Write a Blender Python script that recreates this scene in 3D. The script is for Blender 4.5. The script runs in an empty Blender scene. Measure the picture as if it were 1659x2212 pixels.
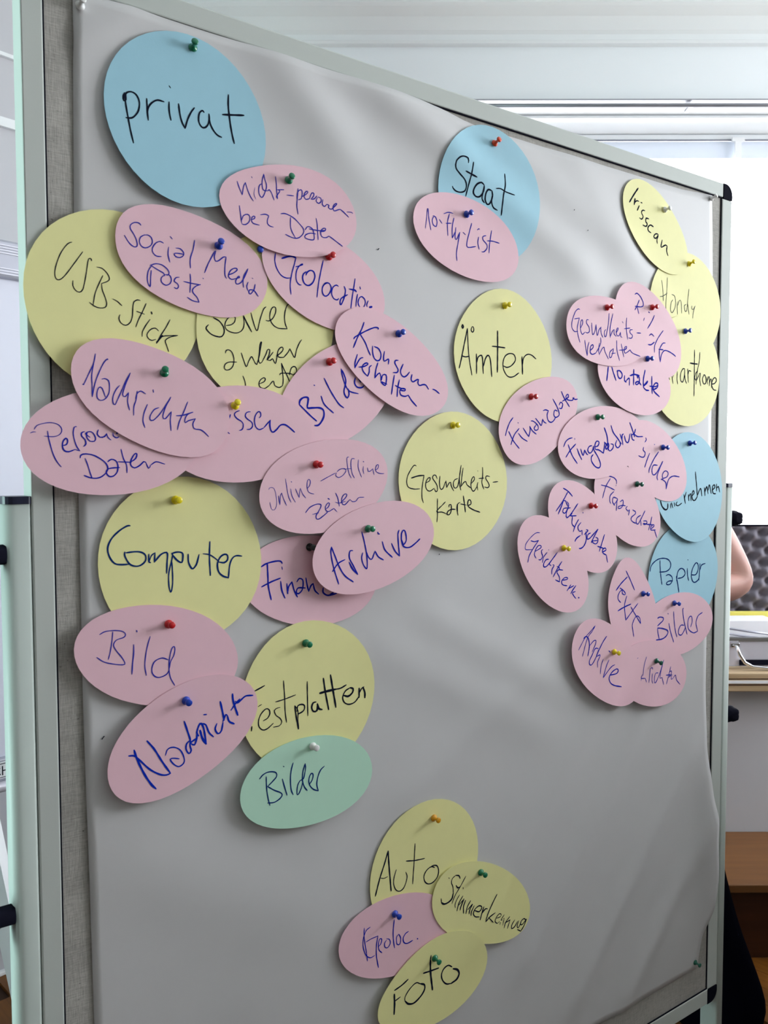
import bpy, bmesh, math, random
from mathutils import Vector, Matrix

random.seed(7)
SC = bpy.context.scene
COL = SC.collection
PI = math.pi

# ------------------------------------------------------------------ camera
CAMZ = 1.42
D = 0.8665                       # camera distance from the board plane
TH = math.atan2(.57494523, .81657226)   # board is turned by this angle
BR = Matrix.Rotation(TH, 4, 'Z')
def B(x, y, z):                  # board coordinates (x along the board, y into it, z up) -> world
    v = BR @ Vector((x, y + D, 0)); v.z = z; return v
cam_d = bpy.data.cameras.new('camera'); cam = bpy.data.objects.new('camera', cam_d); COL.objects.link(cam)
fwd = BR.to_3x3() @ Vector((.57494523, .81657226, -.05145615))
rgt = BR.to_3x3() @ Vector((.81761066, -.57576959, -.00147956))
upv = rgt.cross(fwd)
cam.matrix_world = Matrix((( rgt.x, upv.x, -fwd.x, 0), (rgt.y, upv.y, -fwd.y, 0), (rgt.z, upv.z, -fwd.z, CAMZ), (0, 0, 0, 1)))
cam_d.sensor_fit = 'VERTICAL'; cam_d.sensor_height = 36; cam_d.sensor_width = 27
cam_d.lens = 36 * 1790 / 2212
cam_d.clip_start = .05; cam_d.clip_end = 200
cam_d.dof.use_dof = True; cam_d.dof.focus_distance = 1.2; cam_d.dof.aperture_fstop = 13
SC.camera = cam

# ------------------------------------------------------------------ daylight
W = bpy.data.worlds.new('overcast_sky'); SC.world = W; W.use_nodes = True
nt = W.node_tree; nt.nodes.clear()
tc = nt.nodes.new('ShaderNodeTexCoord'); sx = nt.nodes.new('ShaderNodeSeparateXYZ'); mr = nt.nodes.new('ShaderNodeMapRange')
mx = nt.nodes.new('ShaderNodeMix'); mx.data_type = 'RGBA'; bg = nt.nodes.new('ShaderNodeBackground'); wo = nt.nodes.new('ShaderNodeOutputWorld')
nt.links.new(tc.outputs['Generated'], sx.inputs[0]); nt.links.new(sx.outputs['Z'], mr.inputs['Value'])
mr.inputs['From Min'].default_value = -.22; mr.inputs['From Max'].default_value = .06
nt.links.new(mr.outputs[0], mx.inputs['Factor'])
mx.inputs['A'].default_value = (.62, .64, .64, 1); mx.inputs['B'].default_value = (.90, .95, 1.0, 1)   # pale ground, bright overcast sky
nt.links.new(mx.outputs['Result'], bg.inputs['Color']); bg.inputs['Strength'].default_value = 9.0
nt.links.new(bg.outputs[0], wo.inputs[0])
def portal(name, loc, rot, sx_, sy_):
    l = bpy.data.lights.new(name, 'AREA'); l.shape = 'RECTANGLE'; l.size = sx_; l.size_y = sy_; l.cycles.is_portal = True
    o = bpy.data.objects.new(name, l); o.location = loc; o.rotation_euler = rot; COL.objects.link(o)
SC.view_settings.view_transform = 'Standard'; SC.view_settings.look = 'None'
SC.view_settings.gamma = 1; SC.view_settings.use_curve_mapping = False
SC.view_settings.exposure = 1.1

FOLDS=[(0.63287, 1.88104, 0.95941, 1.73426, 0.005, 0.03), (0.48615, 1.86332, 0.60409, 1.76361, 0.0036, 0.04), (0.56324, 1.89411, 0.7084, 1.85493, 0.0035, 0.022), (0.84312, 1.86582, 1.05373, 1.77624, 0.0035, 0.03), (0.95717, 1.88346, 1.15924, 1.70284, 0.002, 0.03), (1.02357, 1.03314, 0.78014, 0.76512, 0.0052, 0.018), (1.13362, 0.9985, 0.8832, 0.69548, 0.0055, 0.018), (1.26327, 0.90905, 0.98735, 0.59147, 0.0065, 0.022), (1.33603, 0.79126, 1.12531, 0.55592, 0.0065, 0.022), (0.85968, 1.10972, 0.66293, 0.99474, 0.0035, 0.028), (0.51799, 0.91003, 0.42759, 0.79547, 0.003, 0.04), (0.71029, 1.2085, 0.92808, 1.09238, 0.003, 0.03), (0.63234, 1.17435, 0.87943, 1.04406, 0.003, 0.035), (0.30116, 0.98389, 0.47836, 0.87536, 0.003, 0.05), (0.43904, 1.91742, 0.52359, 1.83528, 0.003, 0.03), (0.2583, 1.86381, 0.27712, 1.87855, 0.003, 0.012), (1.32723, 0.84475, 1.33435, 0.61882, 0.0075, 0.03)]

def wave(x,z):
    h=0.0012*(math.sin(9.1*x+5.3*z+.6)+1)*.5+0.0010*(math.sin(13.7*x-8.2*z+1.9)+1)*.5
    for (ax,az,bx,bz,a,w) in FOLDS:
        dx=bx-ax;dz=bz-az;L2=dx*dx+dz*dz
        t=((x-ax)*dx+(z-az)*dz)/L2
        d2=((x-ax)*dz-(z-az)*dx)**2/L2
        e=max(0,-t,t-1)*L2**.5
        h+=a*math.exp(-d2/(w*w))*math.exp(-(e/.06)**2)
    return h
def card_h(x,z,c):
    dx=x-c['pin'][0];dz=z-c['pin'][1]
    dn=min(0,dz)
    return c['base']+wave(x,z)+c['lift']*(.3*(dx*dx+dz*dz)+.7*dn*dn)/(c['R']**2)
CARDS=[
dict(key='usb',color='yellow',ink='black',pincol=None,label='large pale yellow round card reading USB-Stick, overlapping the left frame of the board',base=0.00160,lift=0.0040,R=0.1838,pin=(0.2683,1.6788),
 outline='208.5,1660 200.8,1651.7 194.3,1642.3 189.1,1632.2 185.4,1621.5 183,1610.4 182.1,1599.1 182.4,1587.9 184,1576.7 186.7,1565.8 190.6,1555.1 195.6,1544.9 201.9,1535.2 209.4,1526.4 218,1518.5 227.7,1511.9 238.3,1506.9 249.6,1503.4 261.2,1501.5 273,1501.3 284.8,1502.7 296.4,1505.5 307.6,1509.7 318.3,1515.4 328.4,1522.3 337.5,1530.6 345.5,1540.2 352.2,1551 357.3,1562.6 360.6,1575 362.2,1587.7 361.9,1600.6 359.9,1613.3 356.2,1625.5 351,1637.1 344.4,1647.9 336.4,1657.6 327.2,1666 317,1673 306.1,1678.5 294.6,1682.3 282.9,1684.5 271.1,1685.1 259.4,1684.2 248.1,1681.9 237.2,1678.3 226.9,1673.4 217.3,1667.3',
 strokes='0.46:228.8,1646.5 224.6,1644.2 218,1634.5 213.5,1622.9 211.7,1614 212.7,1608.7 215.8,1607.8 220.7,1611.9 228.5,1622.8 239.1,1638.5;0.47:247.8,1630.9 247.2,1632.7 245.6,1633 244.1,1630 242.6,1620.3 240.7,1610.1 238.3,1600.9 234.9,1597.9 231.2,1599.5 228.8,1603.6 229,1608.6;0.48:253,1625.4 258.2,1624.7 263.2,1620.3 265.3,1615.5 263.5,1612.5 257.3,1609.4;0.48:258.6,1617.5 253.9,1607.3 250.3,1597.9 248.2,1586.6;0.48:257.3,1609.4 257.7,1603.3 260.9,1594.6 261.9,1589.1 260.1,1585.5 255,1584.4 249.5,1585.7 244.6,1589;0.48:268.2,1595.1 272.8,1593.1 277.3,1589.3;0.5:296.7,1596.6 293.7,1597 290.1,1594.5 288.8,1588.6 288,1579.3 285.5,1572.7 280.8,1569.4 276.2,1571.2 274,1575.6 275.1,1579.7;0.5:302.9,1594.2 298.7,1585 294.4,1576.5 291.3,1568.6;0.5:292.8,1585 300.8,1582.9;0.88:308.3,1586.1 308.9,1584;0.5:306.6,1577.9 302,1571.4 298.2,1564.1 297.8,1559.4;0.51:315.6,1566.9 312.1,1569.5 306.6,1567.2 302.9,1561.6 304.6,1557.7 308.1,1556.2 312.4,1557.7;0.52:328.4,1579.9 323.6,1571.1 317.9,1562.4 313,1553.7;0.9:319.7,1562.5 316,1558.1 313,1553.7;0.51:313,1554.9 319.7,1561.3 328.3,1563 336.4,1564;0.52:336.4,1563.8 328.3,1561.5 322.7,1557.5 323.8,1552.8 326,1545.9'),
dict(key='server',color='yellow',ink='black',pincol='blue',label='yellow card reading Server anderer Leute, half covered by pink cards',base=0.00276,lift=0.0050,R=0.1992,pin=(0.4348,1.6690),
 outline='437.8,1687.1 426.4,1684.7 415.3,1680.4 404.9,1674.1 395.5,1666.2 387.1,1657 380,1646.8 373.9,1635.9 368.7,1624.7 364.4,1613.1 361,1601.2 358.5,1589 357.2,1576.5 357.4,1564 359.3,1551.7 363,1540.1 368.4,1529.5 375.3,1520.3 383.3,1512.5 392.1,1506 401.5,1500.5 411.3,1496.1 421.5,1492.4 432.3,1489.8 443.7,1488.5 455.5,1488.9 467.4,1491.4 479.2,1496.2 490.2,1503.3 500.2,1512.5 508.7,1523.2 515.9,1535.1 521.7,1547.6 526.3,1560.5 529.7,1573.7 532.1,1587.2 533,1600.8 532.4,1614.4 530,1627.6 525.7,1640 519.5,1651.3 511.7,1661 502.7,1669.1 492.8,1675.6 482.4,1680.6 471.7,1684.3 460.6,1686.7 449.3,1687.7',
 strokes='0.68:377.4,1586.9 384.6,1583.6 389.3,1577.3 389.6,1571.2 386.2,1566.9 380.9,1566.7 374.4,1568.6 369.9,1572.4 368.7,1575.3 371.4,1578.6;0.55:392.4,1579.8 398.5,1581.3 402.6,1584.8 403.8,1589.6;0.55:403.8,1589.6 398.7,1590.5 393.2,1586.3 390.7,1579.9 393,1575.2 399.6,1572.7 406.4,1573.1 411.9,1577 414.1,1583.4 413.6,1592.7;0.77:413.6,1592.7 417.6,1585 423.2,1575.8;0.56:422.9,1597 425.2,1588.3 429.9,1577.6 434.4,1591.7 438.8,1602.9 441.7,1605.7;0.57:441.4,1590.5 444.9,1590 450,1593.3 453.7,1600 454.2,1605.8 451.3,1606.8 448,1602.6 446.4,1594.2 449.8,1586.9 457,1583.1 468.6,1583.2;0.59:468.6,1583.2 465.8,1591 465.7,1600 468.3,1609.3 470.8,1611.9;0.55:390.8,1549.3 391.8,1552.3 395.1,1553.1 398.4,1550.9 400.6,1544.9 400.1,1537.4 396.6,1532.2 391.9,1530.4 389,1532.3 390,1536.7 394.8,1539.5 404,1540.2;0.56:410,1550.8 412.5,1543.3 415.7,1536 418.7,1541.9 422.3,1547.8 424.3,1545.4 426.9,1540.6 429,1539.2;0.57:429,1539.2 432,1548.5 433.6,1556.2 435.2,1564 435.2,1565.5 433.5,1562.6 432.4,1553.6 431.2,1544.7 432.5,1541 435.4,1542.4;0.57:435.4,1542.4 440.6,1551.7 442.8,1557 445.7,1557.2 444.8,1552 441.8,1545.4 447.7,1552.3 449.9,1555;0.58:442.5,1545.5 446.1,1545.1 449,1547.3 452.5,1542 454.8,1550.3 455.7,1555.4;0.58:454.1,1550.8 460,1555.1 463,1559.2 461.6,1561.7 457.9,1559.5 455.6,1554.2 457,1549.8 463.5,1549.9;0.59:463.5,1549.9 469.5,1556.5 471.8,1560.6;0.59:471.8,1560.6 474.6,1555.6 477.9,1551 480.6,1560 484.5,1568.2 487.6,1572.3;0.56:411.3,1525.1 413.5,1519.6 414.4,1513.6;0.57:431.2,1517.4 437.6,1520.4 439.2,1523.6 437.1,1524.8 432.8,1522 430.9,1517.4 432.5,1513.7 438.1,1512.7 443.9,1516.3;0.58:443.9,1516.3 448.4,1521.4 450.1,1520.4 451.1,1516.7 456.8,1514.7 461.2,1517.2;0.59:461.2,1517.2 462.2,1525 460.4,1543;0.59:460.4,1543 463.2,1536.7 467.4,1529.2 470.9,1521.4;0.58:457.9,1529.3 459.4,1531.3 468.9,1531.9 474.8,1531;0.59:470.3,1530.1 473.5,1538.7 478,1540.3 480.1,1537.2 479.6,1533.3 474.8,1530'),
dict(key='social',color='pink',ink='purple',pincol='blue',label='pink oval card reading Social Media Posts with a blue pin',base=0.00375,lift=0.0090,R=0.1723,pin=(0.3841,1.6651),
 outline='273.1,1671.6 271.6,1665.4 271.1,1659 271.3,1652.5 272.4,1645.9 274.6,1639 278.1,1632.1 283.1,1625.2 289.6,1618.6 297.5,1612.4 306.6,1606.8 316.5,1601.9 327.1,1597.7 338,1594.3 349.2,1591.5 360.5,1589.4 371.9,1588.2 383.3,1587.8 394.3,1588.4 404.6,1590.3 413.9,1593.2 422,1597.3 428.7,1602.2 434,1607.9 438.1,1614 441.1,1620.6 442.9,1627.6 443.4,1634.9 442.4,1642.6 439.6,1650.4 434.7,1658.2 427.9,1665.7 419.3,1672.5 409.3,1678.5 398.5,1683.5 387.3,1687.6 376.1,1690.9 365,1693.6 353.9,1695.8 342.9,1697.4 331.8,1698.4 320.9,1698.6 310.4,1697.7 300.7,1695.7 292.2,1692.6 285.1,1688.4 279.6,1683.3 275.7,1677.6',
 strokes='0.56:298.1,1673.9 296,1675.8 291.3,1675.6 287.2,1672.6 286.8,1668.6 290,1664 292.8,1658.7 293.9,1653.2 292.7,1651 289.7,1650.9 285.1,1654.1 280.6,1660.8;0.56:301.8,1664.7 297.6,1661.8 296.1,1657 298,1652.7 302.1,1651.3 306.9,1653.5 310,1658 308.9,1663 305.3,1665 301.2,1664.1;0.57:321.9,1659.3 318.5,1660.5 313.6,1658 309.9,1652.2 310.4,1647.7 314,1644.7 319.4,1644.9;0.58:329.6,1667.4 331.8,1665.1;0.58:327.6,1656 326.8,1648.9 327.7,1643.8 328.7,1640.4;0.58:335.6,1656.1 340.5,1656.2 344.2,1652.6 343.5,1649 339.8,1646.7 335.4,1647.2 333.6,1649.9 336.7,1650.9 344.2,1650.9;0.59:356.8,1667.6 355,1657.8 352,1649 351.3,1643 351.7,1637.3;0.57:307.1,1633.9 313.2,1636.5 319.9,1636.2 325.9,1632.4 327.6,1628.5 325.1,1625.8;0.57:308.2,1628.8 307.4,1621.7 306.6,1611.7 304.3,1615.5 303.8,1621.2 305.2,1628.4 308.9,1634.1;0.57:308.9,1633.5 315.5,1630.4 321.5,1627.7 322.6,1624.9;0.57:322.7,1626.1 318.9,1622.6 319.1,1618 323.6,1615.4 328.6,1618 329.9,1622.9 327.6,1626.7 322.7,1626.3;0.58:338.7,1625.8 334.9,1624.7 333,1620.9 336,1619 337.8,1616.2 335.9,1613.3 332.8,1614.2;0.59:343.6,1621.9 352.4,1621 362.5,1620.7;0.59:351.1,1630.8 351.4,1622.7 350.3,1610.8;0.6:362.5,1621.1 357.4,1618.6 353.5,1614.6 354,1611 358.3,1606.7 360.5,1601.6;0.6:360.5,1601.6 353.1,1602.5 347.3,1605.4;0.47:365.5,1628.3 366.3,1627.7;0.61:380.1,1659.7 376.1,1652.4 371.4,1643.3 367.7,1634.4;0.61:381.4,1659.9 379.4,1654.1 380.6,1648.8 384.5,1649.8 389.9,1654.4 393.2,1654.9;0.61:393.2,1654.9 391.7,1644.9 391.5,1635.1 393.4,1631.4;0.62:395.5,1635.6 402.2,1638.9 406.3,1642.6 405,1644.2 401,1643.1 396.9,1638.9 395.7,1633.8 399.4,1631.2 404.1,1632.8;0.62:404.1,1632.8 408.9,1634.3 408.2,1636 406.2,1633.9 404.1,1629.9 405.3,1626.8 410.1,1628.8 415,1635.7 419.3,1645.5;0.63:419.3,1645.5 414.3,1636.8 413.1,1629.8 413.7,1624.3;0.49:424.6,1635.9 425.2,1635.2;0.63:419.4,1630.6 417.5,1626 418.8,1621.2;0.64:427.9,1629.2 426.4,1623.3 422.1,1617.8 420.1,1618.8 420.8,1622.1 426.3,1622.1 431.4,1616.2'),
dict(key='geo',color='pink',ink='blue',pincol='red',label='pink oval card reading Geolocation with a red pin at its top',base=0.00428,lift=0.0080,R=0.1704,pin=(0.5248,1.6740),
 outline='442,1681.8 438.8,1675.9 437,1669.5 436.5,1662.9 437.3,1655.9 439.2,1648.9 442.4,1641.7 446.7,1634.6 452.2,1627.6 458.8,1620.8 466.4,1614.3 475,1608.2 484.4,1602.8 494.5,1598 505.2,1593.9 516.2,1590.7 527.4,1588.3 538.6,1586.9 549.5,1586.6 560.1,1587.2 570,1589 579,1591.8 587,1595.6 593.8,1600.3 599.2,1605.9 603.2,1612.1 605.8,1618.9 606.9,1626.2 606.4,1633.9 604.4,1641.7 600.8,1649.6 595.6,1657.5 588.9,1665 580.9,1672.1 571.8,1678.6 561.8,1684.4 551.2,1689.3 540.3,1693.5 529.2,1696.7 518.2,1699.1 507.2,1700.7 496.6,1701.5 486.3,1701.3 476.5,1700.3 467.5,1698.3 459.3,1695.5 452.3,1691.7 446.5,1687.1',
 strokes='0.65:453.8,1668.1 452.8,1658.9 455.2,1650.7 460.5,1643.8 467,1641.3 473.1,1642.1;1.09:461.9,1662.9 468.5,1665.7 475.1,1667.4 480.4,1666.2;0.66:480.4,1666.2 478.3,1658.7 474.8,1647.6 472.4,1634.8 473.2,1623.3;0.66:479.9,1655.8 485,1657.7 489.5,1659.8 488.4,1660.3 485,1657.7 481.5,1652.4 480.1,1645.4 481.3,1638.8 484.6,1635.9 487.1,1635.9;0.84:493.9,1652.1 490.5,1649.2 489,1644.2 491.4,1638.2 497,1636.4 502.8,1640.6 505.8,1647.9 504.1,1653.5 499.6,1654.4 495,1651.3 493.8,1648.2;0.69:517.5,1668.6 514.5,1656.9 510.9,1641.6 508.2,1624.1;0.81:524.2,1642.8 519.5,1641.3 516,1636.4 515.9,1630.4 518.7,1626.8 522.8,1627.8 527,1632.8 528.3,1637.9 525.4,1642.5 520.7,1642.4 516.6,1638.4;0.7:538.4,1640.6 535.4,1641.8 530.6,1638.2 528.7,1631 531.6,1625.3 536.3,1624.1 538.5,1626.1;0.82:546.8,1641.4 548.5,1637.4 547.2,1630.2 544.7,1623.8 541.6,1618.9 540.4,1620.8 542.3,1626.6 551.4,1632.2;0.71:562.7,1652.8 560.7,1641.9 558.1,1629.4 556,1616.5;1.06:554.3,1639.3 561.9,1639 564.3,1637.3;0.72:569.6,1644 570.5,1641.3;0.72:566.1,1634.4 564.4,1627.1 563.4,1619.4;0.72:568.9,1619.5 566.5,1624.3 569.1,1630.7 572.9,1632.2 577.1,1628.6 577,1623.4 575.1,1620.3;0.73:581.7,1628.3 579.5,1623.7 580.1,1620.7;1.58:583.8,1620.6 587,1621.5'),
dict(key='privat',color='blue',ink='black',pincol='green',label='large light blue round card reading privat at the top left of the board',base=0.00000,lift=0.0080,R=0.1825,pin=(0.3588,1.8713),
 outline='290.2,1859 282.5,1850.8 275.9,1841.7 270.6,1831.9 266.5,1821.4 263.9,1810.5 262.7,1799.4 262.9,1788.1 264.5,1777 267.4,1766.1 271.5,1755.7 276.8,1745.7 283.3,1736.3 290.8,1727.7 299.5,1720.1 309,1713.5 319.5,1708.4 330.6,1704.7 342.2,1702.6 354.1,1702.2 365.9,1703.4 377.6,1706.2 388.9,1710.5 399.6,1716.3 409.7,1723.3 418.9,1731.7 426.9,1741.3 433.7,1751.9 439,1763.5 442.5,1775.7 444.1,1788.4 443.9,1801.1 441.8,1813.5 437.9,1825.5 432.6,1836.7 425.8,1847.2 417.9,1856.7 408.8,1865.1 398.8,1872.1 388,1877.7 376.5,1881.7 364.7,1884 352.8,1884.7 341,1883.8 329.5,1881.3 318.6,1877.5 308.3,1872.4 298.8,1866.2',
 strokes='0.85:283.9,1805.5 282.6,1801.8 283.1,1797.4 285.4,1799.2 285,1804.1 286.8,1806.8 290.9,1808.5 295.5,1807.4 298.3,1803.6 299.4,1798.2 298,1791 294.9,1785.7 290.7,1781.8 284.9,1780.7;0.85:283.9,1805 285.3,1792.3 287.7,1777.1 289.7,1766.1 291.9,1756.6;0.87:307.2,1805.6 307.4,1796.7 307.7,1789.9 308.4,1783.8;0.87:307.4,1789.9 308.8,1797.1 312.5,1802.6 318.6,1807 325.9,1807.1;0.63:331.9,1825.3 333.3,1823.5;0.89:331.4,1808.3 331.2,1801.5 331.7,1795.8 333,1789.7;0.9:341.9,1809 343.1,1798.5 345.1,1790.8 348.4,1784.7;0.9:348.4,1784.7 352.1,1796 356.1,1804.1 359.6,1809.1;0.92:370.5,1807 368.9,1808.4 365.7,1805.8 364.2,1800.1 364.7,1794.2 367.8,1790.4 371.7,1791.1 375,1795.4 376.5,1801.8 376.2,1806.5;0.93:376.1,1804.1 377.6,1796 381.3,1789.7 385.7,1785.8 390.3,1784.7;0.95:399.7,1833 399.2,1821.7 400.2,1809.8 401.9,1796.8 404,1786.2 405.4,1781.3;1.08:392.3,1809.8 400.9,1811.5 417.8,1815'),
dict(key='bilder1',color='pink',ink='blue',pincol='red',label='pink oval card reading Bilder with a red pin, left of the Konsumverhalten card',base=0.00677,lift=0.0060,R=0.1660,pin=(0.5235,1.5487),
 outline='459,1461.4 463.4,1455.9 469.1,1451.4 476,1447.8 483.9,1445.4 492.7,1444.1 502.3,1443.9 512.5,1444.9 523.1,1447.1 533.9,1450.3 544.8,1454.6 555.6,1459.9 566.1,1466 576,1473 585.3,1480.6 593.7,1488.7 601.2,1497.2 607.5,1506 612.6,1514.9 616.4,1523.7 618.9,1532.3 619.9,1540.6 619.5,1548.3 617.7,1555.5 614.5,1561.8 610,1567.4 604.2,1571.9 597.3,1575.5 589.3,1577.9 580.5,1579.2 570.9,1579.4 560.7,1578.4 550.2,1576.2 539.4,1573 528.6,1568.7 517.9,1563.4 507.5,1557.3 497.7,1550.3 488.5,1542.7 480.2,1534.6 472.8,1526.1 466.4,1517.3 461.3,1508.4 457.5,1499.6 455,1491 453.9,1482.7 454.2,1474.9 455.9,1467.8',
 strokes='1.12:482.3,1496.1 483.1,1500.7 487.7,1504.5 493,1505.1 494.5,1503.2 493.7,1497.9 493.1,1492.7 500.5,1493 509.7,1493.4 515.1,1490.9 515.8,1484.3 512.5,1477.5 507.8,1472.7 503.1,1472.2;0.9:482.3,1496.1 488.2,1491.1 497.2,1483.6 505.5,1477.5;0.85:512.2,1507.4 516.8,1497.6 529.2,1488.1;0.76:502.4,1520.1 503.6,1519.6;0.85:516.7,1528.9 525.6,1514.1 536.5,1499.9 544.1,1494.8;0.79:540.9,1541.8 542,1535.2 546.4,1523.3 552.8,1515.5 565.5,1513;0.94:540.9,1541.1 544.1,1536.6 547.3,1528.8 546.4,1521.9 544.7,1515.1 546.3,1509.8 549.5,1507.2 552,1511.4 550.9,1518.1;0.96:561.1,1532.3 560.2,1525.5 564.3,1520.9 570.9,1520.9 573.9,1523.5;0.97:569.3,1527.3 566,1531.2'),
dict(key='finanz',color='pink',ink='blue',pincol='black',label='pink oval card reading Finanz, tucked under the Archive card, with a black pin',base=0.00000,lift=0.0050,R=0.1873,pin=(0.4993,1.3264),
 outline='409.5,1294.4 410,1287.5 411.9,1280.6 415.4,1273.8 420.2,1267.1 426.4,1260.7 433.8,1254.7 442.4,1249.2 451.8,1244.3 462.2,1239.9 473.2,1236.2 484.9,1233.3 496.9,1231.3 509.2,1230.1 521.5,1230 533.5,1230.8 545.1,1232.7 555.9,1235.6 565.8,1239.4 574.6,1244.1 582.1,1249.6 588.2,1255.7 592.7,1262.4 595.6,1269.5 596.8,1277 596.3,1284.6 594,1292.2 590,1299.7 584.3,1306.9 577.1,1313.7 568.6,1319.9 558.8,1325.5 548.2,1330.3 536.8,1334.3 524.8,1337.4 512.6,1339.5 500.3,1340.7 488.2,1341 476.4,1340.3 465.2,1338.7 454.6,1336.3 445,1333.1 436.3,1329.1 428.6,1324.5 422.2,1319.4 417,1313.7 413.1,1307.6 410.6,1301.1',
 strokes='0.94:434.9,1307.1 442.2,1310.5 453.9,1312.4 460.6,1311.9 462.5,1309.2;0.95:442.9,1311.1 443.5,1296 444.1,1282.9 447.5,1267.4;0.95:435.1,1283.6 447.8,1288.5 459.9,1291.9;0.67:462,1305.2 462.7,1301.9;0.97:460.3,1288.1 461.7,1277.4 465.7,1267.7;0.9:468.5,1284.8 469.2,1276.8 469.9,1272.7;0.98:469.1,1272.8 470.7,1280.6 475.3,1286.3;0.98:475.3,1286.3 478.2,1276 482.6,1267.5;0.91:482.1,1285.7 485.2,1289.5 489.8,1287.8 490.5,1281.7 488.9,1275.1 484.2,1271.4 481.2,1273 483.5,1278.2 493.5,1277.4;1:494.4,1289.5 495.9,1281.2 498.1,1272.9;1:498.1,1272.9 501.2,1279.4 504.4,1281.9;1.01:504.4,1281.9 506.6,1273.6 512,1268.3;1.1:518.4,1275.3 518.3,1269.8 523.8,1265.9 530.2,1266.1 537.4,1267.1;1.03:528.6,1266.9 532.6,1268.3'),
dict(key='computer',color='yellow',ink='navy',pincol='yellow',label='large yellow round card reading Computer with a yellow pin',base=0.00056,lift=0.0030,R=0.1865,pin=(0.3318,1.3871),
 outline='371.2,1407.2 359.2,1410.6 347,1412.3 334.9,1412.3 323,1410.8 311.5,1407.8 300.5,1403.5 290.2,1398 280.8,1391.3 272.2,1383.5 264.9,1374.7 258.7,1365 253.9,1354.6 250.5,1343.7 248.6,1332.5 248,1321.1 248.7,1309.8 250.6,1298.5 253.8,1287.5 258.3,1276.8 264.2,1266.6 271.3,1257.2 279.7,1248.8 289.3,1241.6 299.9,1235.8 311.3,1231.6 323.1,1228.9 335.2,1227.8 347.3,1228.2 359.4,1229.9 371.3,1232.9 382.8,1237.4 393.9,1243.2 404.2,1250.4 413.5,1259.2 421.4,1269.3 427.6,1280.7 431.8,1292.9 434.1,1305.7 434.5,1318.7 433,1331.5 429.8,1344 425.1,1356 419.1,1367.3 411.7,1377.7 403.1,1387.1 393.4,1395.3 382.7,1402',
 strokes='0.88:282.3,1361.1 279,1361 270.8,1356.3 263.1,1349.1 258.9,1341.2 258.7,1334.2 261.4,1327.1 265.9,1322.1 272.3,1320.8 280.5,1320.6;0.87:276.1,1333.8 276,1329.7 280.6,1321.2 286.4,1318.2 292.4,1318.6 297.9,1323 298.1,1328.9 293.9,1332.4 286.8,1333.5 277.3,1332.9;0.9:301.7,1329.9 301.6,1322.1 303.4,1320.8;0.7:301.6,1321.5 304.7,1328.5 308.5,1331;0.9:308.5,1331 307.7,1321.7;0.9:307.6,1321.1 314.6,1328.5 319.6,1330.6 322.3,1329.2 321.6,1318.4 321,1308.1;0.72:328.3,1328.3 326.6,1320.5 323.5,1308.6 323.2,1295.2 325.2,1287.2 327.4,1296.1 327.6,1308.3 326.9,1321.7;0.92:327,1329.2 333.4,1330.4 339.1,1328.9 339.6,1323.3 338.2,1318.7 333.2,1321.3 327.3,1328.3;0.94:345.8,1327.2 345.9,1319.2 348.4,1312.9 351,1310.9 354.9,1314.9 357,1321 358.4,1326.1;0.89:371.4,1339.8 370.6,1322.6 371.4,1301.9;0.68:363,1326.8 370.9,1325.1 378.2,1320.2 382.1,1316.2;0.97:382.1,1316.2 388.2,1315.2 392.3,1318.1 392.4,1323.1 389,1324.6 383.6,1321.8 380.1,1314.5 381.3,1305.6 386.6,1300.1 393.1,1297.7;0.84:393.1,1297.3 395,1312.2 398.5,1319.6 403.4,1322.1 410,1321.2'),
dict(key='wissen',color='pink',ink='blue',pincol='yellow',label='pink oval card with a yellow pin, its word cut to ending issen',base=0.00960,lift=0.0040,R=0.1833,pin=(0.3988,1.4905),
 outline='313.8,1454.5 314.9,1447.5 317.6,1440.7 321.8,1434.2 327.5,1428.2 334.4,1422.6 342.6,1417.8 351.9,1413.6 362.1,1410.2 373,1407.7 384.5,1406.1 396.3,1405.4 408.3,1405.6 420.3,1406.7 432,1408.7 443.2,1411.7 453.8,1415.4 463.6,1419.9 472.4,1425.1 480,1430.8 486.3,1437.1 491.3,1443.7 494.8,1450.6 496.7,1457.7 497.1,1464.8 495.9,1471.8 493.2,1478.6 489,1485.1 483.3,1491.1 476.3,1496.6 468.1,1501.5 458.8,1505.7 448.6,1509.1 437.7,1511.6 426.3,1513.2 414.4,1514 402.5,1513.8 390.6,1512.6 378.9,1510.6 367.7,1507.7 357.1,1504 347.4,1499.5 338.6,1494.3 331,1488.5 324.6,1482.3 319.7,1475.6 316.2,1468.7 314.2,1461.6',
 strokes='0.83:393.6,1481 391.9,1476;0.48:390.4,1461.4 392.4,1459.7;0.63:404.6,1485.8 400.8,1484.4 398.4,1481.2 401.4,1477 406.8,1474 409.2,1470.4 408,1465.3 404.3,1463.6;0.64:417.9,1485.1 413.7,1484.3 411.6,1480.4 414.3,1476.8 419.8,1473.2 420.5,1468.8 417.6,1465.6 413.5,1465.2;0.64:428.9,1478.5 431,1481.1 430.4,1484.9 427.6,1485.4 424.1,1480.9 423,1474.6 424.6,1468.3 428.8,1465.3 434.4,1467.3;0.65:434.4,1467.3 443,1476.5;0.87:443,1476.5 442.3,1471.3 443.6,1465 446.5,1462.8 451.5,1466.5 455.9,1471.1 461.7,1471.9 467.5,1468.9 474.4,1463.5'),
dict(key='personen',color='pink',ink='blue',pincol=None,label='pink oval card reading Personen Daten, overlapping the left frame',base=0.01046,lift=0.0070,R=0.1832,pin=(0.2617,1.4966),
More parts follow.
